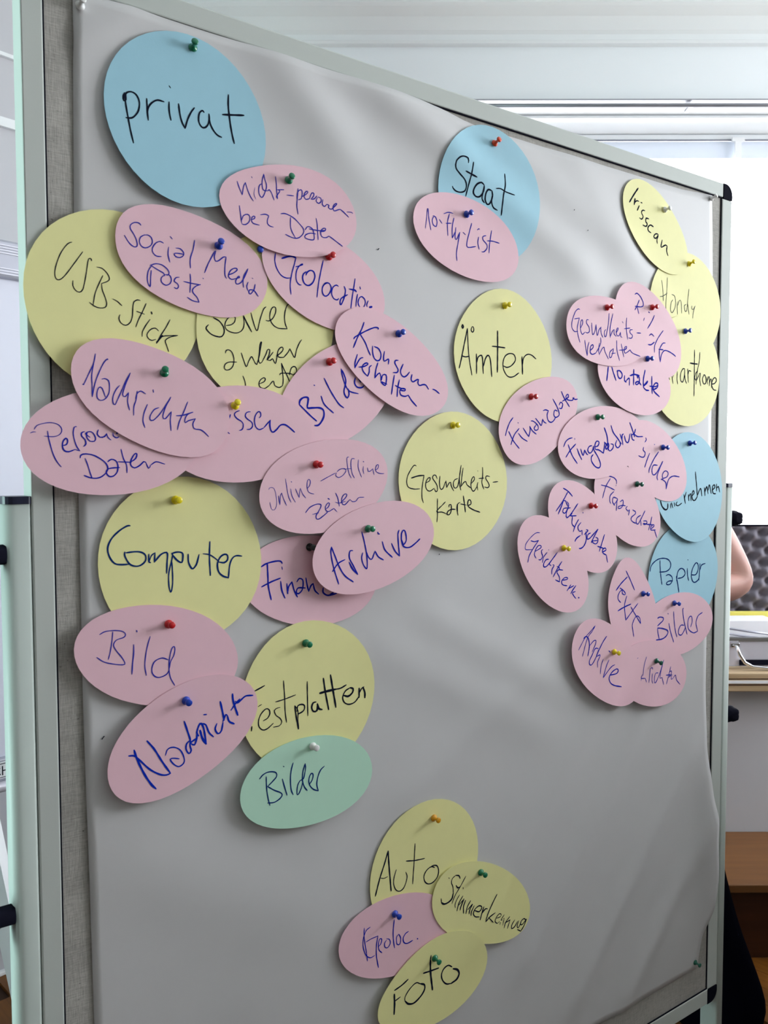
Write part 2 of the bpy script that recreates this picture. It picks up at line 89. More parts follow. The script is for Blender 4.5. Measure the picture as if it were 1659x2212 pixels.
 outline='174.1,1442.9 174.8,1436.2 176.7,1429.7 180,1423.3 184.6,1417.3 190.7,1411.8 198.1,1406.9 206.8,1402.7 216.5,1399.3 227,1396.8 238.2,1395.1 249.8,1394.2 261.7,1394.1 273.8,1394.8 286,1396.4 298.1,1398.9 309.7,1402.4 320.7,1406.9 330.6,1412.3 339.1,1418.5 346.1,1425.3 351.3,1432.6 354.8,1440.2 356.8,1447.8 357.3,1455.3 356.3,1462.8 353.8,1470.1 349.9,1477.1 344.3,1483.6 337,1489.5 328.3,1494.5 318.2,1498.5 307.2,1501.5 295.4,1503.4 283.3,1504.3 271.2,1504.2 259.1,1503.2 247.3,1501.5 235.9,1499 224.9,1495.8 214.6,1491.8 205.2,1487.1 196.8,1481.8 189.7,1476 183.9,1469.7 179.4,1463.1 176.4,1456.4 174.6,1449.7',
 strokes='0.34:183.5,1455.6 186.1,1456.7 188.6,1456.7;0.4:187.2,1459.2 189.8,1463 196.6,1465.4 203.9,1466.2 210.2,1464.2 213,1459.9 211.5,1455.4 205.6,1452.6 196.3,1452.9;0.52:199.5,1457.9 200.8,1448.6 204.1,1435.6 207.6,1427.9 211.4,1423;0.7:213.3,1443.9 217.1,1445.1 218.3,1449 216.7,1451.2 214,1448.3 213.1,1443.4 214.8,1439 219,1437.9 225,1440.2;0.53:227.2,1463 225.1,1462.4 223.8,1456.8 224.7,1450.2 226.7,1443.6 229.8,1438.9;0.53:229.8,1438.9 225,1440.2;0.65:234.7,1458.2 232,1457 231.9,1453.7 235.1,1450.4 236,1446 233.8,1443.5;0.54:237.4,1457.2 236.8,1452.7 240,1448.8 244.4,1448.9 245.6,1452.3 242.9,1457.3 239.1,1458.3 235.8,1456 240.1,1452.7;0.66:248.5,1460.3 247.3,1456.3 250,1453 254.5,1453.6 256.8,1456.7;0.55:256.8,1456.7 257.9,1453.1 261,1450.3;0.55:263.1,1457.8 263.6,1454.4 266.9,1452.7 269.2,1453.9;1.11:267.1,1457.7 267.3,1457;0.65:230,1431.9 230.8,1434.7 235.2,1435.9 244,1434.3 253.8,1428.1 257,1422.4 255.8,1417.9 251.2,1413.4 245.5,1411.4 238.9,1412.1 233.3,1414.3;0.54:234.8,1431.4 237.1,1424.7 239.6,1415.7 241.3,1411.2;0.67:257.2,1428.1 260.7,1430.6 265.2,1429.3 267.3,1424.7 266.5,1417.9 262.4,1413.5 257.9,1413.3 255.2,1417.3 257,1420.7 262.7,1421.9 269,1422.2;0.56:271,1441 273.2,1431.6 276.3,1424.7 276.5,1416.9;0.55:267.4,1428.2 281.2,1427.6;0.69:280.1,1427.6 286,1431.7 287.3,1436.4 285,1436.3 281.3,1430.5 280.6,1424.8 284.6,1421.9 290.5,1424.8 294.1,1428.3 296.5,1427.7;0.57:296.5,1427.7 299.3,1421.5 301.7,1424.8;0.57:301.7,1424.8 307.2,1428.3 312,1427.4 316.8,1425.8'),
dict(key='gkarte',color='yellow',ink='black',pincol='yellow',label='yellow round card reading Gesundheits-Karte near the board centre',base=0.00000,lift=0.0040,R=0.1905,pin=(0.7225,1.4793),
 outline='719.6,1497.6 707.4,1495.8 695.7,1492.4 684.7,1487.6 674.5,1481.6 665.1,1474.6 656.6,1466.5 649.1,1457.6 642.8,1447.8 637.7,1437.3 634.1,1426.2 632.1,1414.7 631.7,1402.9 632.9,1391.2 635.7,1379.8 639.9,1368.9 645.3,1358.5 651.9,1348.8 659.6,1339.8 668.3,1331.8 677.9,1324.7 688.5,1318.8 699.8,1314.3 711.8,1311.3 724.2,1310 736.7,1310.5 749.1,1312.7 761.1,1316.5 772.6,1321.9 783.3,1328.7 793.1,1336.8 801.8,1346.1 809.3,1356.6 815.2,1367.9 819.4,1380.1 821.8,1392.7 822.2,1405.6 820.6,1418.3 817.3,1430.8 812.3,1442.6 805.9,1453.7 798.1,1463.8 789.2,1473 779.2,1480.9 768.3,1487.5 756.7,1492.6 744.5,1496 732.1,1497.7',
 strokes='0.61:660.5,1424.3 657.3,1425.3 652.2,1420.2 646.3,1411.1 644.7,1403 647.4,1396.8 656.3,1394.2 665.9,1394.3;0.85:652.4,1408.5 662.9,1411.2 673.3,1412;0.62:673.3,1411.4 671.2,1402.7 669.4,1391.4 669.6,1382.1 671.7,1375.9;0.62:676.4,1402.1 682.4,1404.7 683.7,1408.3 681.1,1408.8 677.1,1404.7 675.7,1398.5 677.6,1393.3 682.8,1391 690.1,1394.7;0.63:695.6,1407.1 693.1,1411.8 689.1,1411.9 687.7,1408.2 692.3,1402.5 695.5,1397.2 695.4,1391.5 692.7,1390.2 690.8,1393.7;0.63:700.4,1410.8 699.3,1402.4 700.8,1394 704.8,1394 710.4,1404.4;0.64:710.4,1404.4 711.6,1395.5;0.64:711.6,1395.5 715.8,1401.2 718.5,1402.2 719.8,1396.9 723.8,1390.7;0.65:730.9,1407.4 725.4,1405.3 723.2,1400.1 725.2,1394.7 730.8,1396.8 734.4,1410.6 737.4,1425.4;0.65:737.4,1425.4 734.4,1410.6 734.3,1398.9 736.5,1391.6;0.65:740.8,1421.7 738.6,1410.5 736.3,1395.6;0.65:737,1396.7 742,1402 745.5,1403 747.5,1398.7 754.5,1394.3;0.66:756,1400.8 761.1,1406.1 759.7,1409.9 756.1,1406.1 754.5,1397.6 756.6,1391.1 760.1,1389.9 765.9,1396.3;0.4:767.3,1418.1 767.3,1417.1;0.66:767.4,1401.7 765.9,1397.4 767,1391.1;0.67:776.3,1422.5 776.2,1410.3 774.6,1401.6 778.1,1392.4;0.66:768.9,1407.1 778.3,1407.6;0.68:789.3,1409.7 783.4,1410.5 781.9,1407 786.3,1401.5 788.4,1397.1 785.4,1394.1 779.6,1395.3;0.68:795.1,1401.7 804.7,1402.4;0.63:695.5,1380.8 695,1369.1 695,1358.6 693.9,1349.8;0.64:708.8,1376.1 704.4,1372.5 695.6,1365.9 694.2,1362.8 702.9,1362.6 710.9,1359.7;0.77:715.2,1369.1 715.2,1371.7 718.6,1372.1 719.2,1367.4 717.7,1361.1 714.3,1358.5 711.6,1359.7 713,1363.3 719.2,1365.8 726.1,1365.6;0.65:729.6,1372.4 728.8,1366 730.7,1357.5;0.65:730.1,1361.7 730.3,1372.4 734.8,1374.9;0.85:740.7,1383.5 742.2,1374.2 744,1361.5;0.65:735.2,1372.8 745.6,1370.9;0.79:748.4,1369.8 754.1,1372.3 753.5,1377.1 750,1377.8 748.2,1373 749.8,1368.6 758.2,1364.1 770.3,1360.3'),
dict(key='nicht',color='pink',ink='purple',pincol='green',label='pink oval card reading nicht-personen bez Daten with a green pin',base=0.00601,lift=0.0100,R=0.1788,pin=(0.4704,1.7520),
 outline='385.5,1726.1 384.4,1719.6 385.1,1713.1 387.3,1706.8 390.9,1700.8 395.5,1695.1 401.2,1689.8 407.7,1684.8 415.1,1680.3 423.5,1676.2 432.8,1672.7 443,1669.9 454,1668 465.5,1666.9 477.4,1666.8 489.3,1667.6 501.2,1669.3 512.8,1671.9 523.8,1675.5 533.9,1679.9 542.9,1685.1 550.4,1691 556.2,1697.5 560.2,1704.3 562.5,1711.2 563.2,1718.2 562.6,1725 560.8,1731.7 557.9,1738.3 553.8,1744.6 548.5,1750.8 541.8,1756.5 533.5,1761.7 523.7,1765.9 512.8,1769 501,1770.9 488.9,1771.4 476.8,1770.8 465.2,1769.3 454.1,1767.1 443.6,1764.4 433.7,1761.3 424.2,1757.8 415.1,1753.9 406.7,1749.4 399.3,1744.3 393,1738.7 388.4,1732.6',
 strokes='0.55:406.3,1738.9 408.6,1732.6 412.1,1725.4;0.55:412.1,1725.4 414,1734.9 416.2,1739.6;0.55:416.2,1739.6 418.8,1732.1 422.1,1725.4 425.7,1721.1;0.35:423.8,1747.6 424.7,1746.2;0.28:427.8,1736.3 426.7,1728.7 428.9,1723.5;0.56:436.9,1742 434.1,1740.6 432.6,1736 433.2,1729.9 435.9,1726.9 438.8,1729.7 442.5,1740.4 440.5,1747.4 439.1,1753.4;0.57:439.1,1753.4 436.9,1744.3 438.2,1735.8 443.8,1735.6;0.57:443.8,1735.6 445.9,1737.3 448.7,1734.1 451.8,1726.9;0.57:453.9,1753.6 455,1745.3 455.2,1737.8 456.4,1729.2;0.57:455.5,1739.1 459.4,1738.6 455,1731.5 456.4,1729.2;0.57:456.6,1739.3 464.5,1740.8;0.58:468.3,1735.4 477.1,1736.2;0.59:483,1745.5 482.4,1737.8 481.3,1726.1 482.6,1716.3;0.59:481.4,1733.8 482.7,1741.7 487.2,1745 488.6,1741.5 487,1734.8 483.3,1732.8;0.59:488.5,1737.6 493.8,1741.1 496.1,1744.1 493.8,1744.4 490.8,1739.3 493,1735.2 498.2,1736.8;0.6:498.2,1736.8 501.3,1743.8 504.3,1743.7 503.5,1740.3 500.4,1736.6 505,1738 508,1741.8;0.6:508.8,1740 507.2,1735.8 510.2,1733.5 514,1736.4 513.3,1740.2 509.5,1740.8;0.61:516.3,1739 515.5,1733.4 518.5,1731.3 521.6,1734.5;0.61:521.6,1734.5 524.7,1733.7 523.9,1731 527.7,1729.7 533.9,1735.3 535.5,1737.6 533.2,1737.2 530.1,1732.7 531.6,1728.4 537,1730.6 540.1,1731.8;0.62:540.1,1731.8 544.8,1729.3 551.8,1724.5;0.47:549.5,1730.3 555.8,1730.8 557.7,1729.7;0.55:408.4,1712.7 409.3,1705.8 410.8,1694;0.55:410.9,1697.5 413.3,1702.8 418.2,1704.9 420.8,1702.9 420,1697.2 415.1,1692.9 410.8,1693.1;0.56:422.1,1699.4 426.3,1701.4 427.1,1704 424.3,1703.5 422.8,1699.5 424.8,1696.1 432.4,1695.3;0.56:434.1,1707.1 440.4,1708.8 444.6,1707.6 443.1,1704.2 442.7,1699.1 445.7,1696.5 450,1695.9;0.58:460,1712.8 466.2,1713.9 476.3,1711.1 483.5,1705.9 489.3,1700.4 489.1,1695.2 483,1689.1 475.6,1687.7 465.5,1690.2;0.58:472.6,1710.8 472.4,1700.2 474.4,1694.2 478.6,1688.1;0.6:491.5,1699.5 495.3,1704 501.3,1702.4 503.4,1696.2 503.2,1690.3 497.9,1689.1 491.2,1690.4 492.1,1693.8 498.1,1696.7 505.7,1697.2;0.6:506.9,1715.3 508.2,1706.1 508.8,1690.8;0.6:496.8,1701.6 508.8,1701.6 518,1703.1;0.61:511.8,1700.4 518,1702.5 519.6,1705.3 516.5,1705.5 512.6,1700.9 514,1695.2 519.3,1694.8 524,1697.5;0.61:524,1697.5 530.1,1694.5 542.5,1688.1'),
dict(key='nachr1',color='pink',ink='purple',pincol='green',label='pink oval card reading Nachrichten with a dark green pin, over the USB-Stick card',base=0.01137,lift=0.0100,R=0.1686,pin=(0.3180,1.5214),
 outline='225.2,1531.9 223.3,1525.8 222.6,1519.3 222.9,1512.5 224.3,1505.5 226.9,1498.2 230.9,1490.8 236.3,1483.4 242.9,1476.2 250.7,1469.3 259.5,1462.9 268.9,1457 278.9,1451.6 289.3,1446.7 300.2,1442.3 311.3,1438.6 322.8,1435.7 334.2,1433.8 345.4,1433.2 355.7,1434 365,1436.3 372.7,1439.9 378.9,1444.7 383.6,1450.3 387,1456.5 389.3,1463 390.8,1469.9 391.2,1477.2 390.4,1484.9 388.1,1493 383.9,1501.3 377.8,1509.6 369.9,1517.6 360.5,1524.9 350,1531.3 339,1536.8 327.7,1541.4 316.6,1545.1 305.6,1548.2 294.7,1550.7 284,1552.5 273.5,1553.4 263.4,1553.5 254,1552.4 245.6,1550.2 238.4,1546.9 232.6,1542.7 228.3,1537.6',
 strokes='0.74:233.7,1505.2 234.9,1505.2;0.53:234.7,1505.2 240,1516.4 244.7,1526.7 246.9,1536.4;0.54:246.9,1536.4 243,1516.6 242.9,1504.5 242.8,1493.2;0.54:242.8,1493.2 245.8,1506.7 250,1518 255.2,1528.5 258.9,1532.3 259.1,1531.3;0.54:252.7,1511.6 255.9,1512.3 259.4,1510.5 260.3,1505.5 259.7,1498.4 256,1492.1 251.4,1490 247.9,1492.2 247.6,1497.7 249.7,1502.9 252.7,1502.5 256,1493.6;0.55:270.6,1506.1 266.9,1501.8 263.6,1494.5 263.5,1488.3 265.5,1486.4 268.7,1492.7 273.1,1502.1 277.4,1511.6 281.9,1519.6;0.56:281.9,1519.6 276.3,1506.4 273.5,1497 276,1495.1 279.7,1499.4;0.56:279.7,1499.4 278.5,1490.1 280.3,1481.4;0.56:288.7,1501.4 287.4,1492.5 284.9,1485.2 284.4,1476.3;0.56:286.9,1493.6 288.6,1498.8 292.4,1501.6 297.6,1499;0.63:305.6,1503.7 306.1,1501;0.57:299.2,1488.1 295.5,1479.3 294,1470.9 295.9,1463.9;0.58:311.3,1485.2 306.3,1482.9 301.9,1476.4 301.7,1472.2 305,1471.8 310.5,1476.7 317.3,1485.5 324.7,1496.9;0.58:324.7,1496.9 318.4,1485.5 315.4,1475.9 318,1473.8 324.8,1481.5;0.58:324.8,1481.5 323.5,1471.9 324,1461.3;0.59:343.2,1492.6 338.7,1482 333.4,1471.1 331.1,1462.5;0.71:330.3,1477.4 338.1,1478.3 348.9,1481.9;0.6:348.9,1481.9 342.6,1479 339.6,1473.5 340.1,1470.3 343.5,1472.5 351.5,1474.9;0.6:351.5,1474.9 348.5,1469.4 350.1,1464.1 356.9,1463.2 361.4,1460.5 366.1,1456'),
dict(key='online',color='pink',ink='purple',pincol='red',label='pink oval card reading Online-offline Zeiten with a red pin',base=0.01115,lift=0.0070,R=0.1793,pin=(0.5025,1.4260),
 outline='429.2,1376.7 432,1370.5 436.1,1364.6 441.5,1359.3 448.2,1354.6 456.2,1350.6 465.2,1347.5 475.1,1345.2 485.7,1343.9 497,1343.4 508.6,1343.9 520.5,1345.4 532.4,1347.8 544.2,1351.2 555.4,1355.5 566,1360.7 575.6,1366.8 584.1,1373.4 591.3,1380.5 597.2,1388 601.7,1395.6 604.8,1403.4 606.4,1411.2 606.6,1418.8 605,1426.2 601.7,1433.2 596.7,1439.5 589.9,1445 581.6,1449.5 572,1452.9 561.5,1455.3 550.4,1456.6 539,1456.9 527.3,1456.5 515.7,1455.2 504.2,1453.2 492.8,1450.4 481.7,1446.8 471.1,1442.4 461.3,1437.3 452.5,1431.4 444.9,1425 438.7,1418.3 433.8,1411.2 430.3,1404.1 428.2,1397.1 427.3,1390.1 427.6,1383.3',
 strokes='0.29:439.5,1396.9 440.7,1398.9 445.3,1398.9 448.1,1393.7 449.5,1384.4 449,1377.2 446,1373.3 442.6,1374.8 440.7,1382.5;0.47:452.1,1389.5 452.6,1384.3 453.7,1379.1;0.41:453.7,1379.1 454.4,1388.4 456.2,1393;0.41:456.2,1393 458.5,1386.2 462.5,1378.1;0.42:461.5,1409 462.8,1400.7 465,1389.2 468.5,1381.6;0.42:468.1,1397.5 469.8,1389.1 474.2,1381.7;0.54:468.8,1405.8 469.5,1405.2;0.42:474.6,1397.4 477,1392.1 479.3,1387;0.42:479.3,1387 480,1393.1 481.2,1397.8;0.42:481.2,1397.8 484.2,1390.9 488.3,1386.4;0.43:490.3,1397.2 494,1401.4 494.6,1406.6 492.2,1408.2 490.4,1404.6 490.3,1398.2 492.7,1392.9 499.4,1390.7;0.43:508.8,1406 518.8,1410.7 529.5,1415.5;0.44:531.4,1416 530.1,1412.8 533.9,1410.1 540.3,1412.7 544.8,1418.2 542.9,1420.9 536.5,1420.3 532,1417.1;0.45:548.7,1435 546.1,1433.9 546.8,1424.7 549.3,1414.9 552.5,1409.4;0.45:557.1,1432.9 553.2,1432.9 551.9,1425.8 553.8,1414.9 557.1,1409.4;0.38:541.6,1420.3 551.9,1420.9;0.45:563,1431.8 562.3,1423.6 564.9,1415.9 567.5,1410.4;0.59:570,1429.9 570.8,1429.2;0.46:570.2,1423.6 569.6,1419.2 570.9,1414.6;0.46:576.2,1422 577.5,1417.5 580.8,1418.1 584.2,1420.8;0.46:584.2,1420.8 586.1,1413.3;0.46:587.5,1419.2 591.5,1420.8 592.9,1424.7 590.9,1425.9 588.2,1421.4 589.5,1416.9 595.6,1414.7 601,1414.7;0.61:487.7,1368.9 493.6,1374.9 502.3,1378.4 508.5,1378.2 509,1375.5 505.9,1370.3 502.1,1365 502.6,1361.3 505.7,1360.7 512,1364.2 518.3,1368.8;0.43:496.8,1366.6 505.8,1368.1;0.56:515.2,1372.1 519.6,1375.2 521,1379 518.5,1379.6 515.3,1375.3 515.8,1371 519.5,1369.3 527.2,1372.9;0.75:518.8,1385.1 521,1384;0.44:527.2,1372.9 531.5,1368.6;0.63:529.9,1391.2 533,1384.6 534.8,1375.4;0.44:529.2,1380.4 534.9,1379.2 543.9,1381.1;0.57:536.1,1379.1 543.9,1385.5 545.9,1389.3 542.7,1389.9 538.8,1385.6 538.7,1379.1 542.5,1376.8 550.3,1383.2;0.45:550.3,1383.2 554.2,1380.3 559.4,1381.3 562.7,1385.1 570.6,1385.5'),
dict(key='konsum',color='pink',ink='blue',pincol='blue',label='pink oval card reading Konsumverhalten with a blue pin',base=0.00797,lift=0.0100,R=0.1757,pin=(0.6259,1.5914),
 outline='540.1,1605.6 536.1,1600.8 533.1,1595.4 531.3,1589.4 530.9,1582.6 532.1,1575.3 534.8,1567.6 539.1,1559.6 544.8,1551.5 551.7,1543.5 559.5,1535.7 568.2,1528.2 577.5,1521 587.4,1514.1 597.9,1507.7 608.9,1501.9 620.2,1497 631.7,1493.1 643,1490.4 653.8,1489.1 663.9,1489.1 673,1490.3 681.1,1492.6 688.3,1495.9 694.4,1500 699.5,1505 703.4,1510.8 705.8,1517.4 706.6,1524.9 705.5,1533.1 702.3,1541.8 697.3,1550.7 690.5,1559.6 682.5,1568.1 673.4,1576.3 663.7,1583.9 653.4,1591 642.6,1597.6 631.5,1603.5 620,1608.7 608.4,1613 597,1616.1 586,1618 575.7,1618.5 566.5,1617.8 558.3,1616 551.2,1613.3 545.1,1609.8',
 strokes='0.85:573.4,1600.7 569.9,1592.2 563.7,1581.5 557.4,1568.5;0.84:558.1,1578.9 559.3,1581.1 567.4,1585.9 581.3,1592.8 590.1,1596.1 595,1595.7 594.6,1594.1;0.84:567.4,1585.9 574.9,1576.4 579.8,1566.5 582.9,1561.4;0.86:586.2,1572.7 586.2,1565 588.6,1557.9 593.7,1555.2 597.6,1557.6 599,1563.9 595.2,1570.4 588.8,1572.4;0.87:604.4,1567.7 602.8,1560.1 604,1555.5 610.5,1558.6 610.2,1552.3;0.89:625.6,1558.1 621.7,1557.8 620.3,1554.6 623.5,1549.5 625.4,1546 623.4,1542.6 617.4,1542.3;0.89:633.5,1553.9 629.4,1546.2 629.9,1541 633.9,1537.8 639.2,1540 643.4,1544.5;0.9:647.4,1541.5 645.8,1535.6 648.5,1532.3 655.3,1535.6 658,1535.8;0.91:658,1535.8 656.6,1531.4 659.2,1528.3 664.7,1529.7 669.5,1529.4 673.9,1524.2;0.93:680.8,1524.6 685.2,1523.5 691.3,1519.6;0.84:563.2,1560.6 559.6,1550.6 559.2,1544;0.84:559.2,1544 563.3,1550.9 567.8,1556.3 571.5,1557.4;0.84:565.1,1545.4 572,1546.4 578.3,1549.4 578.3,1551 574.6,1550.7 570.1,1546.3 571.8,1540.2 578,1535;0.85:578,1535 580.7,1540.8 580.8,1546 584,1548.8;0.86:593.9,1552.6 590.9,1544.6 588.8,1534.1;0.86:588.8,1533.6 593.4,1538.6 596.6,1540.3;0.87:596.6,1540.3 598.4,1535.8 598.3,1530.5 601.1,1538 606.2,1538.4 606.8,1533.2 604.6,1525.2 598.3,1529.5 607.2,1526.9;0.88:619.3,1539 617.1,1529.6 614,1514.6;0.89:627.1,1533.6 624.2,1523.6 622.8,1512.1;0.88:620.3,1526.1 628.1,1523.3 636.1,1522.2;0.89:627.4,1520.6 634.6,1520 636.1,1522.2 630.8,1522.9 627.3,1519.6 629.1,1514.3 635.7,1513.1 640.5,1514.9;0.9:640.5,1514.9 646.2,1507.7 653.4,1501.3'),
dict(key='archive1',color='pink',ink='blue',pincol='green',label='pink oval card reading Archive with a green pin, below Online-offline Zeiten',base=0.01333,lift=0.0070,R=0.1833,pin=(0.5750,1.3463),
 outline='499.2,1293.3 502.6,1287.5 507.4,1282 513.4,1277.1 520.9,1273 529.6,1269.7 539.5,1267.4 550.3,1266.2 561.7,1266 573.5,1266.9 585.5,1268.7 597.4,1271.3 609.3,1274.7 620.8,1278.8 632,1283.7 642.6,1289.3 652.4,1295.6 661,1302.5 668.2,1310 673.7,1317.8 677.4,1325.7 679.1,1333.5 679.1,1341.1 677.4,1348.2 674.1,1354.9 669.3,1361 663.1,1366.4 655.7,1371 647,1374.8 637.3,1377.6 626.6,1379.4 615.2,1380.2 603.4,1379.9 591.4,1378.6 579.4,1376.5 567.5,1373.4 556.1,1369.6 545.1,1365.1 534.9,1359.9 525.5,1354.1 517.2,1347.8 510.1,1341 504.5,1334 500.3,1326.9 497.5,1319.9 496,1312.9 495.9,1306.1 496.9,1299.6',
 strokes='0.87:522.5,1326.5 521.6,1318.7 525.3,1300.8 532.1,1280.6;0.87:522.5,1326.1 527.1,1315.6 533.3,1301.6 541.2,1290.1 553.2,1281.6;0.87:523.4,1296.5 531.8,1305.8 541.5,1309.9;0.89:552.9,1320.2 548.9,1319.8 548,1311.6 552.7,1303 559.9,1290.4;1.05:547.6,1306.1 552.6,1297.5 559.9,1290.4;0.82:567.7,1316.6 566,1310.5 568.3,1302 573.2,1296.5 574.2,1304.4 572.7,1318.4 569.5,1332.5 566.5,1342.6;0.82:572.7,1318.4 575.9,1311.2 580.9,1307.9 586.1,1317.6;0.92:586.1,1317.6 591,1310.3 598.6,1305.9;0.92:590.4,1341.3 591.3,1339.1 593,1338.9;0.92:597.2,1329 601.3,1318.2 612.4,1308.3;0.94:611.4,1325.9 616.8,1315.9 623.7,1309.3;0.95:623.7,1309.3 622.1,1324.2 621.3,1337 623.1,1342.4;0.95:627.4,1329.6 630,1323.7 634.4,1329.3 633.1,1339.4 630.1,1342.1 627.1,1338.2 627,1328.2 630.8,1320.8 639.7,1319.6 648.6,1324.2 656.2,1329.7'),
dict(key='bild',color='pink',ink='purple',pincol='red',label='pink oval card reading Bild with a red pin, below the Computer card',base=0.00348,lift=0.0080,R=0.1810,pin=(0.3210,1.2531),
 outline='221.5,1238.2 221.8,1231.4 223.3,1224.4 226.1,1217.4 230.2,1210.3 235.4,1203.4 241.9,1196.6 249.6,1190.2 258.4,1184.2 268.2,1178.8 278.9,1174.2 290,1170.2 301.6,1167.1 313.4,1164.8 325.3,1163.3 337.2,1162.7 348.7,1163 359.9,1164.4 370.3,1166.8 379.6,1170.3 387.6,1174.9 394,1180.4 398.6,1186.8 401.4,1193.8 402.5,1201.2 402.1,1208.8 400.1,1216.6 396.7,1224.5 392,1232.3 385.7,1239.9 378.1,1247.1 369.1,1253.9 358.9,1260 347.8,1265.1 336.1,1269.3 324.1,1272.5 312.1,1274.7 300.4,1276 289,1276.4 278,1276 267.6,1274.9 257.9,1272.9 249,1270.1 241,1266.5 234.3,1262 228.9,1256.9 225,1251.1 222.5,1244.8',
 strokes='0.55:247.5,1250.3 253.3,1252.8 263.6,1252.7 271.8,1250.6 274.4,1247.1 272.3,1244.4 264.6,1242.4 261.6,1237.5 264.4,1231.3 270,1223.5 273.1,1217.1 271,1215.7 261.7,1217.6 251.4,1221.3 244.1,1227;0.56:261.1,1251.4 259.9,1241.2 258,1230.9 255.8,1223.3;0.7:286.2,1250.2 286.7,1248.6;0.7:282.8,1235.4 282.6,1226.5 281.1,1214.8 280.2,1204.3;0.58:300.8,1241.9 297.8,1232.9 295.3,1221.2 294.3,1210.6 295.8,1200.8;0.66:321.3,1203.1 318,1198.7 311.7,1196.6 306.2,1197.5 302.2,1202.3 302.4,1209.5 306,1215 313.5,1217 320.3,1214.2;0.59:321.3,1204.3 322.7,1211.5 326.7,1218.3 328.1,1225.4 326.9,1227.8 324.3,1225.3 321.5,1214.1 320.9,1204.4 322.3,1194.4 326.9,1185.2'),
dict(key='fest',color='yellow',ink='black',pincol='green',label='yellow round card reading Festplatten with a green pin',base=0.00220,lift=0.0040,R=0.1855,pin=(0.4921,1.2110),
 outline='538.5,1227.5 527.2,1232.2 515.5,1235.5 503.5,1237.3 491.4,1237.6 479.4,1236.2 467.8,1233.1 456.8,1228.4 446.7,1222.3 437.6,1214.8 429.7,1206.4 422.8,1197.2 417.1,1187.3 412.5,1176.9 409,1166.1 406.8,1154.9 406,1143.5 406.7,1132 408.9,1120.7 412.8,1109.8 418.1,1099.5 424.9,1090.1 432.7,1081.6 441.6,1074.1 451.3,1067.6 461.7,1062.2 472.8,1058 484.4,1055 496.4,1053.5 508.7,1053.6 520.9,1055.4 532.9,1059 544.2,1064.4 554.6,1071.3 564,1079.7 572.2,1089.2 579.1,1099.7 584.7,1111 588.7,1123 591,1135.5 591.5,1148.3 590.1,1161.1 586.9,1173.5 582.1,1185.3 575.7,1196.1 568,1205.7 559.1,1214.2 549.2,1221.5',
 strokes='0.87:424.2,1163.1 430.9,1165.3 436.9,1167.5;0.5:428.1,1144 432.8,1146;0.93:419.7,1122.1 419,1117.2;0.69:434.5,1126.3 440.2,1128.5 443.4,1133.6 442.2,1138.3 437.9,1139.6 431.6,1134.5 428.4,1127.2 428.9,1120.4 433.7,1115.6 439.9,1116.2 447.5,1121;0.57:456.9,1138.3 452.9,1138.1 449.3,1135.9 451.4,1129.9 456.4,1125.6 458.8,1120.7 455.6,1116.7 447.4,1116.5;0.64:462,1169.6 463.2,1150.6 463.5,1133.5 465.2,1119;0.64:451.1,1145.8 463.2,1147.2 478,1150;0.91:476.8,1137 478.1,1125.3 481,1108.1;0.59:476.8,1137 480.8,1130.6 480.6,1119.1 481.6,1108;0.85:479.5,1129.6 480.9,1136.3 486.2,1137.2 490,1134.8 488.6,1129.2 480.7,1126;0.72:494.2,1163.7 494.2,1145.7 494.4,1121.9;1.07:505.9,1136.8 501.9,1136.3 499.8,1130.8 502.4,1125.8 507.1,1126.1 507.9,1133;1.34:507.9,1134.2 509.8,1128 514.4,1126.1;1.07:516.8,1164.4 519.5,1146.4 523.8,1124.5;1.47:511.4,1146.7 522.2,1147.7 534.5,1148.2;0.96:534.5,1148.2 541.3,1148.4 549.4,1151.3;1.22:527,1167.1 530.4,1147.1 534.1,1125.8;1.24:545.3,1138.8 552.3,1136.6 558.6,1140.4 559.4,1145.1 555.2,1146.9;0.83:555.2,1146.9 548.2,1143.8 544.2,1136.6 546.6,1129.7 553.5,1126.2 561.9,1127.8 568.4,1134;1.12:568.5,1144.3 568.4,1132.6;0.84:568.4,1137.7 572,1143.2 575.6,1145.1;1.27:574.2,1144.7 576.9,1137.6 576.9,1130.9'),
dict(key='nachr2',color='pink',ink='royal',pincol='blue',label='pink oval card reading Nachrichten in bold blue marker with a blue pin',base=0.00640,lift=0.0060,R=0.1738,pin=(0.3384,1.1671),
 outline='255.6,1086.4 259.1,1080.5 263.9,1075.3 270,1070.8 277.6,1067.4 286.4,1065.2 296.4,1064.3 307,1064.6 318.2,1066.2 329.5,1068.8 340.7,1072.3 351.7,1076.6 362.6,1081.5 373.3,1087 383.7,1093.2 393.7,1100.1 402.9,1107.7 411,1116 417.6,1124.8 422.3,1133.7 425,1142.6 425.6,1151 424.2,1158.8 421.2,1165.8 416.8,1172 411.1,1177.4 404.4,1182 396.7,1185.6 388.2,1188.4 378.7,1190.2 368.5,1190.9 357.7,1190.5 346.5,1188.9 335.2,1186.2 323.8,1182.5 312.8,1177.9 302.2,1172.4 292.2,1166.2 283.1,1159.4 275,1152.1 268,1144.5 262.2,1136.7 257.7,1128.9 254.5,1121.2 252.6,1113.6 251.7,1106.4 252,1099.4 253.2,1092.7',
